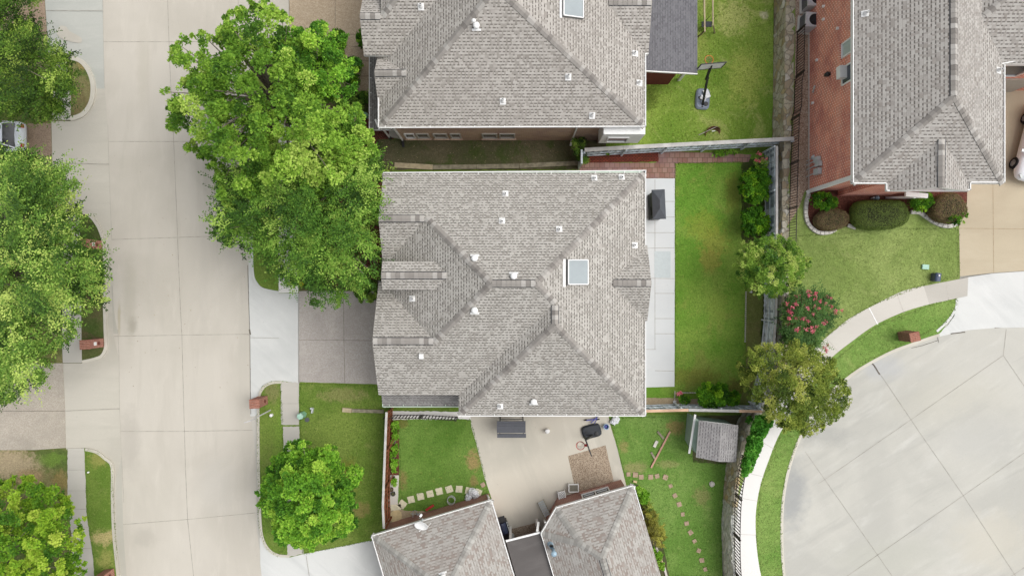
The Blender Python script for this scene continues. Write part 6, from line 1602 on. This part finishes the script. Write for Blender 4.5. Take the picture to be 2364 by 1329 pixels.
# clutter along the south house wall
def bar_item(name, a, b, z0, z1, w_, h_, mat, label, cat, group=None):
    mb = MB(); mb.bar((*W(*a, z0), z0), (*W(*b, z1), z1), w_, h_); o = mb.build(name, mat); return tag(o, label, cat, group)
bar_item("plank", (1547,995), (1503,1079), .16, .16, .10, .07, M['wood_red'], "long pinkish timber plank lying on the south lawn", "plank")
bar_item("timber_block", (1518,995), (1532,1012), .15, .15, .12, .08, M['wood_grey'], "short weathered timber touching the upper end of the pink plank", "timber")
bar_item("timber_block", (1503,1043), (1512,1058), .15, .15, .11, .08, M['wood_grey'], "short weathered timber touching the lower end of the pink plank", "timber")
bar_item("concrete_block", (1517,1017), (1510,1031), .15, .15, .17, .08, M['limestone'], "pale rectangular block lying left of the pink plank", "block")
bar_item("toy_bat", (1001,1165), (983,1177), .2, .2, .13, .09, M['redpaint'], "red plastic toy lying on the small lawn near the brick wall", "toy")
mb = MB(); c = Vector((*W(1042,1153,.2), .12))
for zz in (0, .14, .3): mb.tube([c+Vector((math.cos(a)*.23, math.sin(a)*.23, zz)) for a in [2*math.pi*i/20 for i in range(21)]], .012, 5)
for i in range(16):
    a = 2*math.pi*i/16; mb.bar(c+Vector((math.cos(a)*.23, math.sin(a)*.23, 0)), c+Vector((math.cos(a)*.23, math.sin(a)*.23, .3)), .01)
o = mb.build("wire_ring", M['ac']); tag(o, "grey wire plant ring on the small lawn", "plant ring")
blob("plastic_bag", 1098, 1140, .11, .25, M['plastic_bag'], "larger crumpled white sheet bundle at the end of the cream stepping stones", "bag", 6, .7, 2, .3)
blob("plastic_bag", 1082, 1150, .11, .2, M['plastic_bag'], "smaller crumpled white sheet bundle below the larger one on the small lawn", "bag", 8, .6, 3, .4)
mb = MB(); c = Vector((*W(961,1187,.3), .12)); rg = random.Random(3)
for k in range(9): a = rg.uniform(0, 6.28); mb.bar(c+Vector((rg.uniform(-.25, .25), rg.uniform(-.2, .2), 0)), c+Vector((math.cos(a)*.35, math.sin(a)*.3, rg.uniform(.2, .6))), .03)
o = mb.build("folding_stand", M['meter']); tag(o, "tangle of grey metal folding stands below the satellite dish", "stand")
for k, (a, b) in enumerate((((1040,1178),(1052,1168)), ((1030,1182),(1040,1170)), ((1014,1186),(1032,1171)))):
    bar_item("stake", a, b, .5, .5, .03, .03, M['wood_pale'], ["thin pale stake leaning on the brick wall, rightmost of three", "thin pale stake leaning on the brick wall, middle of three", "thin pale stake leaning on the brick wall, leftmost of three"][k], "stake", "stakes leaning on the south house wall")
# ------------------------------------------------------------------ stepping stones and flagstones
def stone_tile(name, px, py, w_, d, rz, mat, label, cat, group, z=.11, h=.03, seed=1):
    x, y = W(px, py, z); pts = []
    for sx, sy in ((-1,-1),(1,-1),(1,1),(-1,1)): pts.append((sx*w_/2, sy*d/2))
    rg = random.Random(seed); pts = rough_edge(pts, .09, .013, seed); ca, sa = math.cos(rz), math.sin(rz)
    P = [(x+p[0]*ca-p[1]*sa, y+p[0]*sa+p[1]*ca) for p in pts]; mb = MB()
    tri_poly(mb, P, lambda a, b: z+h); n = len(P); k = len(mb.v); mb.v += [(p[0], p[1], z+h) for p in P]+[(p[0], p[1], z-.03) for p in P]
    for i in range(n): mb.f.append((k+i, k+n+i, k+n+(i+1) % n, k+(i+1) % n)); mb.m.append(0)
    o = mb.build(name, mat); return tag(o, label, cat, group)
cream = [(949,1152,14),(971,1145,10),(993,1139,14),(1014,1133,14),(1037,1128,18),(1060,1128,-5),(1082,1132,-12),(1104,1136,-20)]
for i, (x, y, r_) in enumerate(cream):
    stone_tile("stepping_stone", x, y, .40, .40, R(r_), M['flag2'], f"square cream stepping stone in the arc across the small lawn, {ORD[i]} from the fence end", "stepping stone", "cream stepping stones on the small lawn", seed=i)
stone_tile("stepping_stone", 929, 1163, .44, .44, R(-38), M['flag2'], "larger cream paver turned diagonally at the start of the arc", "paver", "cream stepping stones on the small lawn", seed=20)
stone_tile("stepping_stone", 1115, 1118, .26, .26, R(30), M['pinkpaver'], "small pinkish paver at the patio edge of the small lawn", "paver", None, seed=21)
stone_tile("flagstone", 914, 1170, .62, .34, R(5), M['flag2'], "cream flagstone under the fence end of the side path", "flagstone", None, seed=22)
o = slab("flagstone", rough_edge(smooth_line(WL([(903,1182),(918,1176),(926,1182),(927,1195),(915,1206),(903,1200)], .11), 3, True), .1, .01, 5), .14, M['flag'], .04, kind=None); tag(o, "tan irregular flagstone in the dirt corner by the brown fence", "flagstone")
pink = [(1451,1094),(1467,1095),(1480,1100),(1502,1100),(1517,1098),(1536,1101),(1548,1121),(1558,1143),(1568,1163),(1576,1186),(1585,1207),(1594,1228),(1603,1248),(1613,1270),(1620,1292),(1628,1313),(1636,1336)]
for i, (x, y) in enumerate(pink):
    sz = [.24, .30, .28, .28, .26, .28][i] if i < 6 else .22+.05*((i*7) % 3)/2
    stone_tile("stepping_stone", x, y, sz, sz, R([5, -3, 2, 0, 15, -20, 25, 30, 20, 5, 10, 35, 30, -20, 10, 20, 25][i]), M['pinkpaver'],
      f"small pinkish stepping stone on the south lawn, {ORD[i]} along the line from the patio", "stepping stone", "pink stepping stones across the south lawn", seed=40+i)
# ------------------------------------------------------------------ edging blocks of the mulch bed
def blocks(px, n, w_, d, labelf, group, z, mat, h=.16, seed=1):
    pts = smooth_line(WL(px, z), 8); L = [0]
    for a, b in zip(pts[:-1], pts[1:]): L.append(L[-1]+math.dist(a, b))
    rg = random.Random(seed); first = None
    for k in range(n):
        s = (k+.5)*L[-1]/n; i = max(j for j in range(len(L)-1) if L[j] <= s); u = (s-L[i])/(L[i+1]-L[i]); a, b = pts[i], pts[i+1]
        x, y = a[0]+(b[0]-a[0])*u, a[1]+(b[1]-a[1])*u; an = math.atan2(b[1]-a[1], b[0]-a[0])
        if first is None:
            mb = MB(); ww = L[-1]/n*.95; e = .02
            mb.v = [(-ww/2, -d/2, 0), (ww/2, -d/2, 0), (ww/2*.96, d/2, 0), (-ww/2*.96, d/2, 0), (-ww/2, -d/2, h-e), (ww/2, -d/2, h-e), (ww/2*.96, d/2, h-e), (-ww/2*.96, d/2, h-e), (-ww/2+e, -d/2+e, h), (ww/2-e, -d/2+e, h), (ww/2*.96-e, d/2-e, h), (-ww/2*.96+e, d/2-e, h)]
            mb.f = [(0,1,5,4),(1,2,6,5),(2,3,7,6),(3,0,4,7),(4,5,9,8),(5,6,10,9),(6,7,11,10),(7,4,8,11),(8,9,10,11)]; mb.m = [0]*9
            o = mb.build("edging_block", mat, local=True); first = o
        else: o = first.copy(); COL.objects.link(o)
        o.location = (x, y, z-.01+rg.uniform(0, .012)); o.rotation_euler = (0, 0, an+rg.uniform(-.04, .04)); tag(o, labelf(k), "edging block", group)
nb = 15
blocks([(1866,447),(1860,470),(1859,495),(1864,515),(1878,531),(1895,538),(1915,536),(1928,529)], nb, .2, .21, lambda k: f"white edging block around the west curve of the mulch bed, {ORD[k]} from the brick wall", "white edging blocks of the mulch bed", T, M['limestone'])
blocks([(2100,490),(2120,491),(2138,502),(2155,513),(2175,521),(2192,522),(2207,517)], 10, .2, .22, lambda k: f"white edging block on the east curve of the mulch bed, {ORD[k]} from the hedge", "white edging blocks of the mulch bed", T, M['limestone'], seed=4)
bar_item("edging_block", (1957,520), (1975,526), T+.06, T+.06, .2, .12, M['limestone'], "lone white edging block between the brown shrub and the long hedge", "edging block")
# stone and timber edgings
bar_item("timber_edging", (791,945), (812,947), .15, .15, .25, .16, M['wood_pale'], "pale weathered timber end piece on the front lawn left of the brown fence", "timber edging")
bar_item("timber_edging", (813,947), (886,949), .14, .14, .20, .14, M['wood_grey'], "weathered grey timber edging on the front lawn leading to the brown fence", "timber edging")
pts = WL([(911,381),(1000,386),(1100,385),(1200,383),(1342,376)], .2)
for k in range(4): 
    mb = MB(); a, b = Vector(pts[k]), Vector(pts[k+1]); mb.bar((*a, .12), (*(b-(b-a).normalized()*.03), .12), .26 if k else .30, .2); o = mb.build("stone_edging", M['wood_pale'] if k == 0 else M['wood_grey'])
    tag(o, ["pale tan edging stone at the west end of the side passage", "grey-brown edging length beside the tan stone in the side passage", "grey-brown edging length in the middle of the side passage", "grey-brown edging length nearest the gate in the side passage"][k], "edging")
rg = random.Random(8)
pts = WL([(826,250),(822,265),(820,282),(824,300)], .12)
for k in range(3): mb = MB(); mb.bar((*pts[k], .13), (*pts[k+1], .13), .12, .1); tag(mb.build("bed_edging", M['flag']), ["tan bed edging stone by the north path, upper of three", "tan bed edging stone by the north path, middle of three", "tan bed edging stone by the north path, lower of three"][k], "edging")
def dotted(px, n, label, z=.13):
    pts = WL(px, z); mb = MB(); a, b = Vector(pts[0]), Vector(pts[1])
    for k in range(n): p = a.lerp(b, (k+.5)/n); mb.box((p.x, p.y, .1), ((b-a).length/n*.6, .07, .07), math.atan2((b-a).y, (b-a).x))
    o = mb.build("brick_edging", M['limestone']); tag(o, label, "edging")
dotted([(1722,672),(1720,790)], 26, "thin dotted stone edging along the back bed beside the lawn")
dotted([(1558,902),(1557,928)], 8, "short white dotted edging at the foot of the painted patio")
dotted([(1562,906),(1608,906)], 12, "dotted edging in front of the little shrub with a coral bloom")
bar_item("splash_block", (1554,929), (1561,929), .15, .15, .25, .1, M['plastic_bag'], "small white block by the little shrub at the lower fence", "block")
bar_item("splash_block", (1731,673), (1736,674), .15, .15, .1, .1, M['white'], "tiny white marker in the back bed under the round tree", "marker")
for k in range(4):
    bar_item("bed_edging", [(1515,1262),(1524,1285),(1533,1308),(1540,1331)][k], [(1523,1283),(1532,1306),(1539,1329),(1546,1352)][k], .14, .14, .12, .1, M['limestone'] if k % 2 == 0 else M['flag'],
      [f"stone edging of the bed beside the south house, {w_}" for w_ in ("uppermost length", "second length from the top", "third length from the top", "lowest length")][k], "edging")
bar_item("edging_stone", (1462,1110), (1470,1112), .16, .16, .12, .1, M['flag'], "two-tone tan stone at the patio corner of the south house", "stone")
# ------------------------------------------------------------------ pots
for k, (x, y, r_, m_) in enumerate(((910,1100,.09,'terracotta'),(905,1127,.11,'terracotta'),(909,1137,.13,'charcoal'))):
    t = place("plant_pot", x, y, .12, 0, ["small clay pot above the lime green potted plant", "brown clay pot between the potted plant and the dark bowl", "dark round planter bowl, lowest on the side path"][k], "pot", "pots on the side path")
    mb = MB(); mb.lathe([(0, .01), (r_*.7, .01), (r_, .2), (r_*1.08, .2), (r_*1.08, .23), (r_*.9, .23), (r_*.8, .16)], None, 18); mb.build("pot", M[m_], t, local=True)
    mb = MB(); mb.lathe([(r_*.86, .17), (0, .175)], None, 18); mb.build("soil", M['soil'], t, local=True)
# ------------------------------------------------------------------ utility markers, lids, poles
t = place("utility_pedestal", 700, 956, .1, R(20), "green hexagonal utility pedestal at the edge of the sidewalk", "utility box")
mb = MB(); mb.lathe([(.2, 0), (.19, .55)], Matrix.Translation((.02, 0, 0)), 6); mb.build("body", M['utility'], t, local=True)
mb = MB(); mb.lathe([(.20, .55), (.20, .66), (.16, .72), (0, .73)], None, 6); mb.build("lid", M['utility_lt'], t, local=True)
t = place("valve_cap", 628, 957, .11, 0, "round white pipe cap on the verge below the red brick pillar", "pipe cap")
mb = MB(); mb.lathe([(.09, 0), (.1, .2), (.08, .24), (0, .25)], None, 14); mb.build("cap", M['white'], t, local=True, smooth=True)
t = place("valve_cap", 205, 1089, .11, 0, "tiny white sprinkler cap on the lower west verge", "pipe cap")
mb = MB(); mb.lathe([(.05, 0), (.05, .1), (0, .12)], None, 10); mb.build("cap", M['white'], t, local=True)
t = place("street_lamp", 624, 946, .1, 0, "slim grey leaning pole on the verge beside the white pipe cap", "pole")
mb = MB(); mb.tube([(0, 0, 0), (-.05, -.04, 1.2), (-.16, -.12, 2.6)], [.045, .035, .025], 8); mb.build("post", M['ac'], t, local=True)
mb = MB(); mb.tube([(-.16, -.12, 2.6), (-.5, -.22, 2.75)], [.03, .02], 8); mb.build("arm", M['ac'], t, local=True)
t = place("sprinkler_box", 723, 946, .1, R(-10), "small grey upright marker on the front lawn above the green pedestal", "marker")
mb = MB(); mb.box((0, 0, 0), (.08, .3, .25)); mb.lathe([(.06, .0), (.06, .2), (0, .22)], Matrix.Translation((-.1, .1, 0)), 10); mb.build("marker", M['meter'], t, local=True)
t = place("water_meter_lid", 709, 968, .1, 0, "dull grey round lid in the front lawn below the green pedestal", "lid")
mb = MB(); mb.lathe([(.14, 0), (.14, .03), (0, .035)], None, 16); mb.build("lid", M['cushion'], t, local=True)
t = place("utility_box", 2135, 616, T, R(-4), "flat pale green utility lid on the terrace lawn", "utility lid")
mb = MB(); mb.box((0, 0, 0), (.38, .27, .1)); mb.build("lid", M['utility_lt'], t, local=True)
t = place("trash_bin", 2155, 640, T, R(-8), "dark slate blue post box at the edge of the curved sidewalk", "post box")
mb = MB(); mb.box((0, 0, 0), (.32, .46, .4)); mb.build("body", M['grey_plastic'], t, local=True)
mb = MB(); k = 8
for i in range(k+1):
    a = math.pi*i/k
    for s_ in (-.24, .24): mb.v.append((-.17*math.cos(a), s_, .4+.1*math.sin(a)))
for i in range(k): mb.f.append((2*i, 2*i+1, 2*i+3, 2*i+2)); mb.m.append(0)
mb.build("lid", m_plain("slate_blue", C(72,84,108), .4, .3, .1), t, local=True)
mb = MB(); mb.box((0, .1, .5), (.08, .08, .03)); mb.build("latch", M['white'], t, local=True)
t = place("utility_box", 844, 267, .11, R(-25), "sea-green electrical cabinet in the bed by the north house, right one", "utility cabinet")
mb = MB(); mb.box((0, 0, 0), (.4, .26, .35)); mb.build("cabinet", M['utility'], t, local=True)
t = place("utility_box", 814, 273, .11, R(5), "sea-green electrical cabinet on the grass by the north house, left one", "utility cabinet")
mb = MB(); mb.box((0, 0, 0), (.24, .34, .35)); mb.build("cabinet", M['utility'], t, local=True)
# ------------------------------------------------------------------ north lawn things
t = place("swing_set", 1632, 30, .1, 0, "pale timber swing frame with a black seat at the top of the north lawn", "swing")
P3 = lambda px, py, z: Vector((*W(px, py, z), z))-Vector(t.location)
mb = MB(); mb.bar(P3(1625,-60,1.9), P3(1627,74,1.9), .08); mb.build("beam", M['wood_pale'], t, local=True)
mb = MB(); mb.bar(P3(1645,-60,1.7), P3(1646,60,1.7), .07); mb.build("beam", M['wood_pale'], t, local=True)
for a, b in (((1627,72),(1612,85)), ((1646,58),(1650,76))):
    mb = MB(); mb.bar(P3(*a, 1.8), P3(*b, 0.1), .08); mb.build("leg", M['wood_pale'], t, local=True)
mb = MB(); mb.box((W(1631,57,.6)[0]-t.location.x, W(1631,57,.6)[1]-t.location.y, .5), (.6, .32, .06)); mb.build("seat", M['charcoal'], t, local=True)
mb = MB()
for s_ in (-.26, .26): mb.bar(Vector((W(1631,57,.6)[0]-t.location.x+s_, W(1631,57,.6)[1]-t.location.y, .55)), Vector((W(1631,57,.6)[0]-t.location.x+s_*.6, W(1631,57,.6)[1]-t.location.y, 1.8)), .02)
mb.build("chain", M['black'], t, local=True)
t = place("fire_bowl", 1644, 306, .1, R(8), "rust-brown metal bowl lying tipped on the north lawn by the fence", "bowl")
Mx = Matrix.Translation((0, 0, .1)) @ Matrix.Rotation(R(48), 4, 'X'); mb = MB(); mb.lathe([(0, -.2), (.2, -.16), (.36, -.06), (.44, .06), (.46, .06), (.38, -.08), (.2, -.19), (0, -.23)], Mx, 24); mb.build("bowl", M['rust'], t, local=True, smooth=True)
mb = MB(); mb.box((0, .02, .28), (.2, .05, .03)); mb.build("label_plate", M['white'], t, local=True)
bar_item("pole", (1613,312), (1656,292), .15, .45, .04, .04, M['net'], "thin pale stick leaning across the rust-brown bowl", "stick")
# ------------------------------------------------------------------ air conditioners and meters by the east house
for k, (x, y) in enumerate(((1863,60),(1868,12))):
    t = place("air_conditioner", x, y, T, R(0 if k else -4), ["grey outdoor air-conditioning unit beside the gravel strip, lower of the pair", "grey outdoor air-conditioning unit at the top edge of the photo, upper of the pair"][k], "air conditioner", "air conditioners beside the east house")
    w_ = .95; h = .95
    mb = MB(); mb.box((0, 0, .08), (w_, w_*.86, h-.1)); mb.build("cabinet", M['ac'], t, local=True)
    mb = MB()
    for j in range(26): mb.box((-w_/2-.008, -.38+.03*j, .14), (.02, .012, h-.24))
    mb.build("fin", M['ac_fin'], t, local=True)
    mb = MB(); ring = []
    mb.lathe([(.31, h-.02), (.33, h+.03), (.36, h+.03), (.40, h-.01)], Matrix.Translation((.04, 0, 0)), 28); mb.build("fan_ring", M['ac'], t, local=True)
    mb = MB(); mb.lathe([(.32, h-.015), (0, h-.014)], Matrix.Translation((.04, 0, 0)), 28); f_ = mb.build("fan_well", M['black'], t, local=True)
    mb = MB()
    for j in range(4):
        a = j*math.pi/2+.3; mb.bar((.04, 0, h+.0), (.04+math.cos(a)*.27, math.sin(a)*.27, h+.0), .12, .01)
    mb.lathe([(.07, h-.01), (.06, h+.02), (0, h+.025)], Matrix.Translation((.04, 0, 0)), 12); mb.build("fan_blade", M['charcoal'], t, local=True)
    mb = MB()
    for j in range(5): rr = .08+.055*j; mb.tube([Vector((.04+math.cos(a)*rr, math.sin(a)*rr, h+.035)) for a in [2*math.pi*i/20 for i in range(21)]], .004, 4)
    mb.build("fan_guard", M['black'], t, local=True)
    mb = MB(); mb.box((0, 0, 0), (w_+.2, w_+.1, .08)); mb.build("pad", M['walk_r'], t, local=True)
for k, (x, y, w_, d, z0, h) in enumerate(((1893,368,.3,.24,3.2,.5),(1896,378,.26,.3,3.0,.5),(1893,396,.34,.34,2.6,.6))):
    c = west_pt(x, y); t = thing("meter_box", (17.06, c[1], c[2]-.3), ["upper small grey meter box on the red brick wall", "middle grey meter box on the red brick wall", "largest, lowest grey meter box on the red brick wall"][k], "meter box", "meter boxes on the east house wall")
    mb = MB(); mb.box((-.06, 0, 0), (.2, w_, h)); mb.build("cabinet", M['meter'], t, local=True)
    mb = MB(); mb.bar((-.12, -.05, .0), (-.12, -.1, -c[2]+.3+T+.1), .05); mb.build("conduit", M['meter'], t, local=True)
t = place("gas_meter", 1868, 368, T, 0, "grey gas meter with bent pipes on the gravel strip", "gas meter")
mb = MB(); mb.lathe([(.02, .5), (.13, .52), (.15, .62), (.13, .72), (.02, .75)], None, 14); mb.build("meter_body", M['meter'], t, local=True, smooth=True)
mb = MB(); mb.tube([(-.15, -.1, 0), (-.15, -.1, .55), (0, 0, .65), (.1, .1, .8), (.12, .2, .5), (.15, .2, 0)], .025, 8); mb.build("pipe", M['meter'], t, local=True)
t = place("garden_ornament", 2020, 458, T, R(20), "small dark garden ornament with a white top beside the brick front wall", "ornament")
mb = MB(); mb.lathe([(.12, 0), (.1, .15), (.14, .25), (.05, .4), (0, .42)], None, 12); mb.build("figure", M['pipeblue'], t, local=True, smooth=True)
mb = MB(); mb.lathe([(.05, .0), (.04, .3), (0, .32)], Matrix.Translation((-.2, .08, 0)), 10); mb.build("lantern", M['white'], t, local=True)
blob("bag", 1846, 497, T, .001, M['white'], "x", "x") if False else None
# ------------------------------------------------------------------ cars
def car(name, label, loc, rz, paint, L=4.6, Wd=1.85, Hh=1.45, suv=False):
    t = thing(name, loc, label, "car", None, rz)
    st_ = [(-.50, .62, .55, .72), (-.485, .84, .38, .88), (-.42, .95, .28, .98), (-.30, 1.0, .22, 1.02), (0, 1.0, .2, .98), (.18, 1.0, .2, .96), (.32, .98, .22, .92), (.42, .93, .26, .84), (.475, .80, .32, .74), (.50, .58, .42, .62)]
    m = 20; mb = MB()
    for fx, fw, zl, zh in st_:
        for j in range(m):
            a = 2*math.pi*j/m; cy_ = math.copysign(abs(math.cos(a))**.55, math.cos(a)); sz_ = math.copysign(abs(math.sin(a))**.6, math.sin(a))
            tuck = 1-.10*max(0, sz_); mb.v.append((fx*L, cy_*fw*Wd/2*tuck, (zl+zh)/2+sz_*(zh-zl)/2))
    for i in range(len(st_)-1):
        for j in range(m): mb.f.append((i*m+j, (i+1)*m+j, (i+1)*m+(j+1) % m, i*m+(j+1) % m)); mb.m.append(0)
    mb.f.append(tuple(range(m))); mb.m.append(0); mb.f.append(tuple((len(st_)-1)*m+m-1-j for j in range(m))); mb.m.append(0)
    mb.build("body", paint, t, local=True, smooth=True)
    g0 = [(-.42, .80, .96), (-.30, .86, 1.0), (.05, .86, .97), (.22, .84, .93)]; r0 = [(-.33, .66), (-.24, .70), (.0, .70), (.08, .64)]
    if suv: r0 = [(-.42, .66), (-.3, .70), (.0, .70), (.07, .66)]
    mb = MB(); v = [(g[0]*L, s_*g[1]*Wd/2, g[2]) for g in g0 for s_ in (-1, 1)]+[(r[0]*L, s_*r[1]*Wd/2, Hh-.03) for r in r0 for s_ in (-1, 1)]; mb.v = v
    for i in range(3):
        mb.f += [(2*i, 2*i+2, 8+2*i+2, 8+2*i), (2*i+3, 2*i+1, 8+2*i+1, 8+2*i+3)]; mb.m += [0, 0]
    mb.f += [(6, 7, 15, 14), (1, 0, 8, 9)]; mb.m += [0, 0]; mb.build("glass", M['carglass'], t, local=True)
    mb = MB(); n_ = 9
    for i in range(n_):
        u = i/(n_-1)*3; k_ = min(2, int(u)); f = u-k_; x_ = (r0[k_][0]*(1-f)+r0[k_+1][0]*f)*L; w_ = (r0[k_][1]*(1-f)+r0[k_+1][1]*f)*Wd/2
        for j in range(7): q = -1+2*j/6; mb.v.append((x_, q*w_*1.03, Hh-.03+.05*(1-q*q)*(1-abs(2*i/(n_-1)-1)**3)))
    for i in range(n_-1):
        for j in range(6): mb.f.append((i*7+j, (i+1)*7+j, (i+1)*7+j+1, i*7+j+1)); mb.m.append(0)
    mb.build("roof", paint, t, local=True, smooth=True)
    mb = MB()
    for s_ in (-1, 1):
        for g, r in ((g0[0], r0[0]), (g0[3], r0[3])): mb.bar((g[0]*L, s_*g[1]*Wd/2, g[2]), (r[0]*L, s_*r[1]*Wd/2, Hh-.02), .07, .05)
        mb.bar((-.1*L, s_*.86*Wd/2, .97), (-.1*L, s_*.70*Wd/2, Hh-.03), .06, .03)
    mb.build("pillar", paint, t, local=True)
    for fx in (-.295, .295):
        for s_ in (-1, 1):
            Mx = Matrix.Translation((fx*L, s_*(Wd/2-.1), .34)) @ Matrix.Rotation(R(90), 4, 'X'); mb = MB(); mb.lathe([(.2, -.13), (.31, -.13), (.34, -.09), (.34, .09), (.31, .13), (.2, .13)], Mx, 24); w2 = mb.build("wheel", M['rubber'], t, local=True)
            mb = MB(); zf = -.125*s_
            mb.lathe([(.21, zf), (.2, zf*.8), (.05, zf*.9), (0, zf*.95)], Mx, 24)
            for j in range(6): a = j*math.pi/3; mb.bar(Mx @ Vector((0, 0, zf)), Mx @ Vector((math.cos(a)*.2, math.sin(a)*.2, zf)), .05, .03, up=(0, 1, 0))
            mb.build("rim", M['rim'], w2, local=True)
    for s_ in (-1, 1):
        mb = MB(); mb.bar((.44*L, s_*.36*Wd, .72), (.475*L, s_*.27*Wd, .68), .16, .13); mb.build("headlight", M['meter'], t, local=True)
        mb = MB(); mb.bar((-.485*L, s_*.36*Wd, .80), (-.495*L, s_*.25*Wd, .80), .1, .16); mb.build("tail_light", M['redpaint'], t, local=True)
        mb = MB(); mb.box((.17*L, s_*(Wd/2+.08), .92), (.14, .22, .14)); mb.build("mirror", paint, t, local=True)
    mb = MB(); mb.box((.492*L, 0, .45), (.05, .9, .16)); mb.build("grille", M['black'], t, local=True)
    return t
b_ = W(2330,380,T); f_ = W(2357,275,T); hd = math.atan2(b_[1]-f_[1], b_[0]-f_[0])
cx_, cy_ = (b_[0]+f_[0])/2, (b_[1]+f_[1])/2; car("parked_car", "white car parked on the tan driveway at the right edge of the photo", (cx_+math.sin(hd)*-.9, cy_+math.cos(hd)*.9, T+.01), hd, M['carwhite'], 4.5, 1.85, 1.5, True)
c = W(65, 317, .5); car("parked_car", "silver-white car parked under the elms at the left edge of the photo", (c[0]-2.3, c[1], .11), math.pi, M['carsilver'], 4.6, 1.85, 1.45)

# ------------------------------------------------------------------ grass tufts and fallen leaves (nobody could count them)
def scatter(name, label, cat, polys, dens, size, mat, z, seed, edge=0.0, flat=.5):
    rng = np.random.default_rng(seed); P = []
    for poly in polys:
        q = WL(poly, z); xs = [p[0] for p in q]; ys = [p[1] for p in q]; n = int((max(xs)-min(xs))*(max(ys)-min(ys))*dens)
        x = rng.uniform(min(xs), max(xs), n); y = rng.uniform(min(ys), max(ys), n); k = inpoly(x, y, q); P.append(np.column_stack([x[k], y[k]]))
        if edge:
            for a, b in zip(q, q[1:]+q[:1]):
                L = math.dist(a, b); m = int(L*edge); t = rng.uniform(0, 1, m)[:, None]; e = np.array(a)+(np.array(b)-np.array(a))*t
                P.append(e+rng.normal(size=(m, 2))*.028)
    P = np.vstack(P); n = len(P); P = np.column_stack([P, z+rng.uniform(.0, .035, n)])
    u = unit(np.column_stack([rng.normal(size=(n, 2)), rng.uniform(.1, .9, n)*flat])); nn = unit(np.column_stack([rng.normal(size=(n, 2))*.5, np.ones(n)])); v = unit(np.cross(nn, u)); s_ = size*rng.uniform(.6, 1.4, n)
    root = bpy.data.objects.new("tmp_root", None); o = leaf_mesh(name, P, u, v, s_, s_*.42, .5+rng.normal(size=n)*.22, mat, root); o.parent = None; bpy.data.objects.remove(root)
    return tag(o, label, cat, kind='stuff')
gm = lambda n, a, b: m_leaf(n, [(0, C(*[x*.72 for x in a])), (.5, C(*a)), (1, C(*b))], .1)
scatter("grass", "short grass blades on the front lawn and street verges", "grass", [[(692,886),(760,886),(880,892),(886,945),(884,1215),(865,1245),(700,1277)], [(606,893),(625,882),(648,882),(652,980),(655,1270),(640,1282),(612,1262),(597,1200),(595,960)],
   [(200,1037),(225,1044),(258,1076),(262,1160),(270,1290),(222,1320),(208,1230),(200,1140)]], 70, .06, gm("front_blades", (92,124,40), (138,158,78)), .115, 61, 45)
scatter("grass", "short grass blades on the back lawn beside the painted patio", "grass", [[(1559,378),(1712,374),(1722,640),(1720,870),(1700,940),(1560,896)]], 70, .06, gm("back_blades", (100,140,40), (156,164,76)), .115, 62, 55)
scatter("grass", "yellowish grass blades on the north lawn below the swing", "grass", [[(1612,-20),(1784,-20),(1782,325),(1500,333),(1494,172),(1612,172)]], 90, .07, gm("north_blades", (124,158,44), (188,194,104)), .115, 63)
scatter("grass", "short grass blades on the small lawn and the south lawn", "grass", [[(922,966),(1086,968),(1100,1020),(1120,1100),(1126,1150),(1000,1180),(925,1150)], [(1408,964),(1594,960),(1594,1062),(1680,1070),(1672,1110),(1664,1200),(1664,1329),(1550,1329),(1520,1190),(1445,1108),(1424,1020)]], 70, .06, gm("south_blades", (92,136,44), (132,162,72)), .116, 64, 40)
scatter("grass", "short grass blades on the terrace lawn and the curved verge", "grass", [[(1840,545),(1900,542),(2060,528),(2212,528),(2214,636),(2132,658),(2006,706),(1906,776),(1880,760),(1850,690)],
   [(2210,690),(2206,712),(2180,748),(2090,790),(2008,830),(1942,875),(1905,905),(1930,830),(2020,755),(2140,706)], [(1800,1010),(1846,1003),(1812,1100),(1802,1200),(1806,1329),(1760,1329),(1747,1240),(1757,1120)]], 70, .06, gm("terrace_blades", (126,150,70), (164,178,104)), T+.012, 65, 40)
m_litter = m_leaf("dry_leaf_litter", [(0, C(112,84,58)), (.5, C(156,132,96)), (1, C(206,192,160))], .05)
scatter("fallen_leaves", "scattered dry leaves on the street and in the side passage", "leaves", [[(250,330),(575,330),(590,900),(280,900)]], .5, .07, m_litter, .012, 71)
scatter("fallen_leaves", "scattered dry leaves and pebbles in the beds between the houses", "leaves", [[(870,322),(1330,322),(1330,378),(880,378)], [(830,260),(900,260),(900,385),(850,385)], [(720,400),(890,400),(890,650),(720,650)]], 14, .06, m_litter, .118, 72)
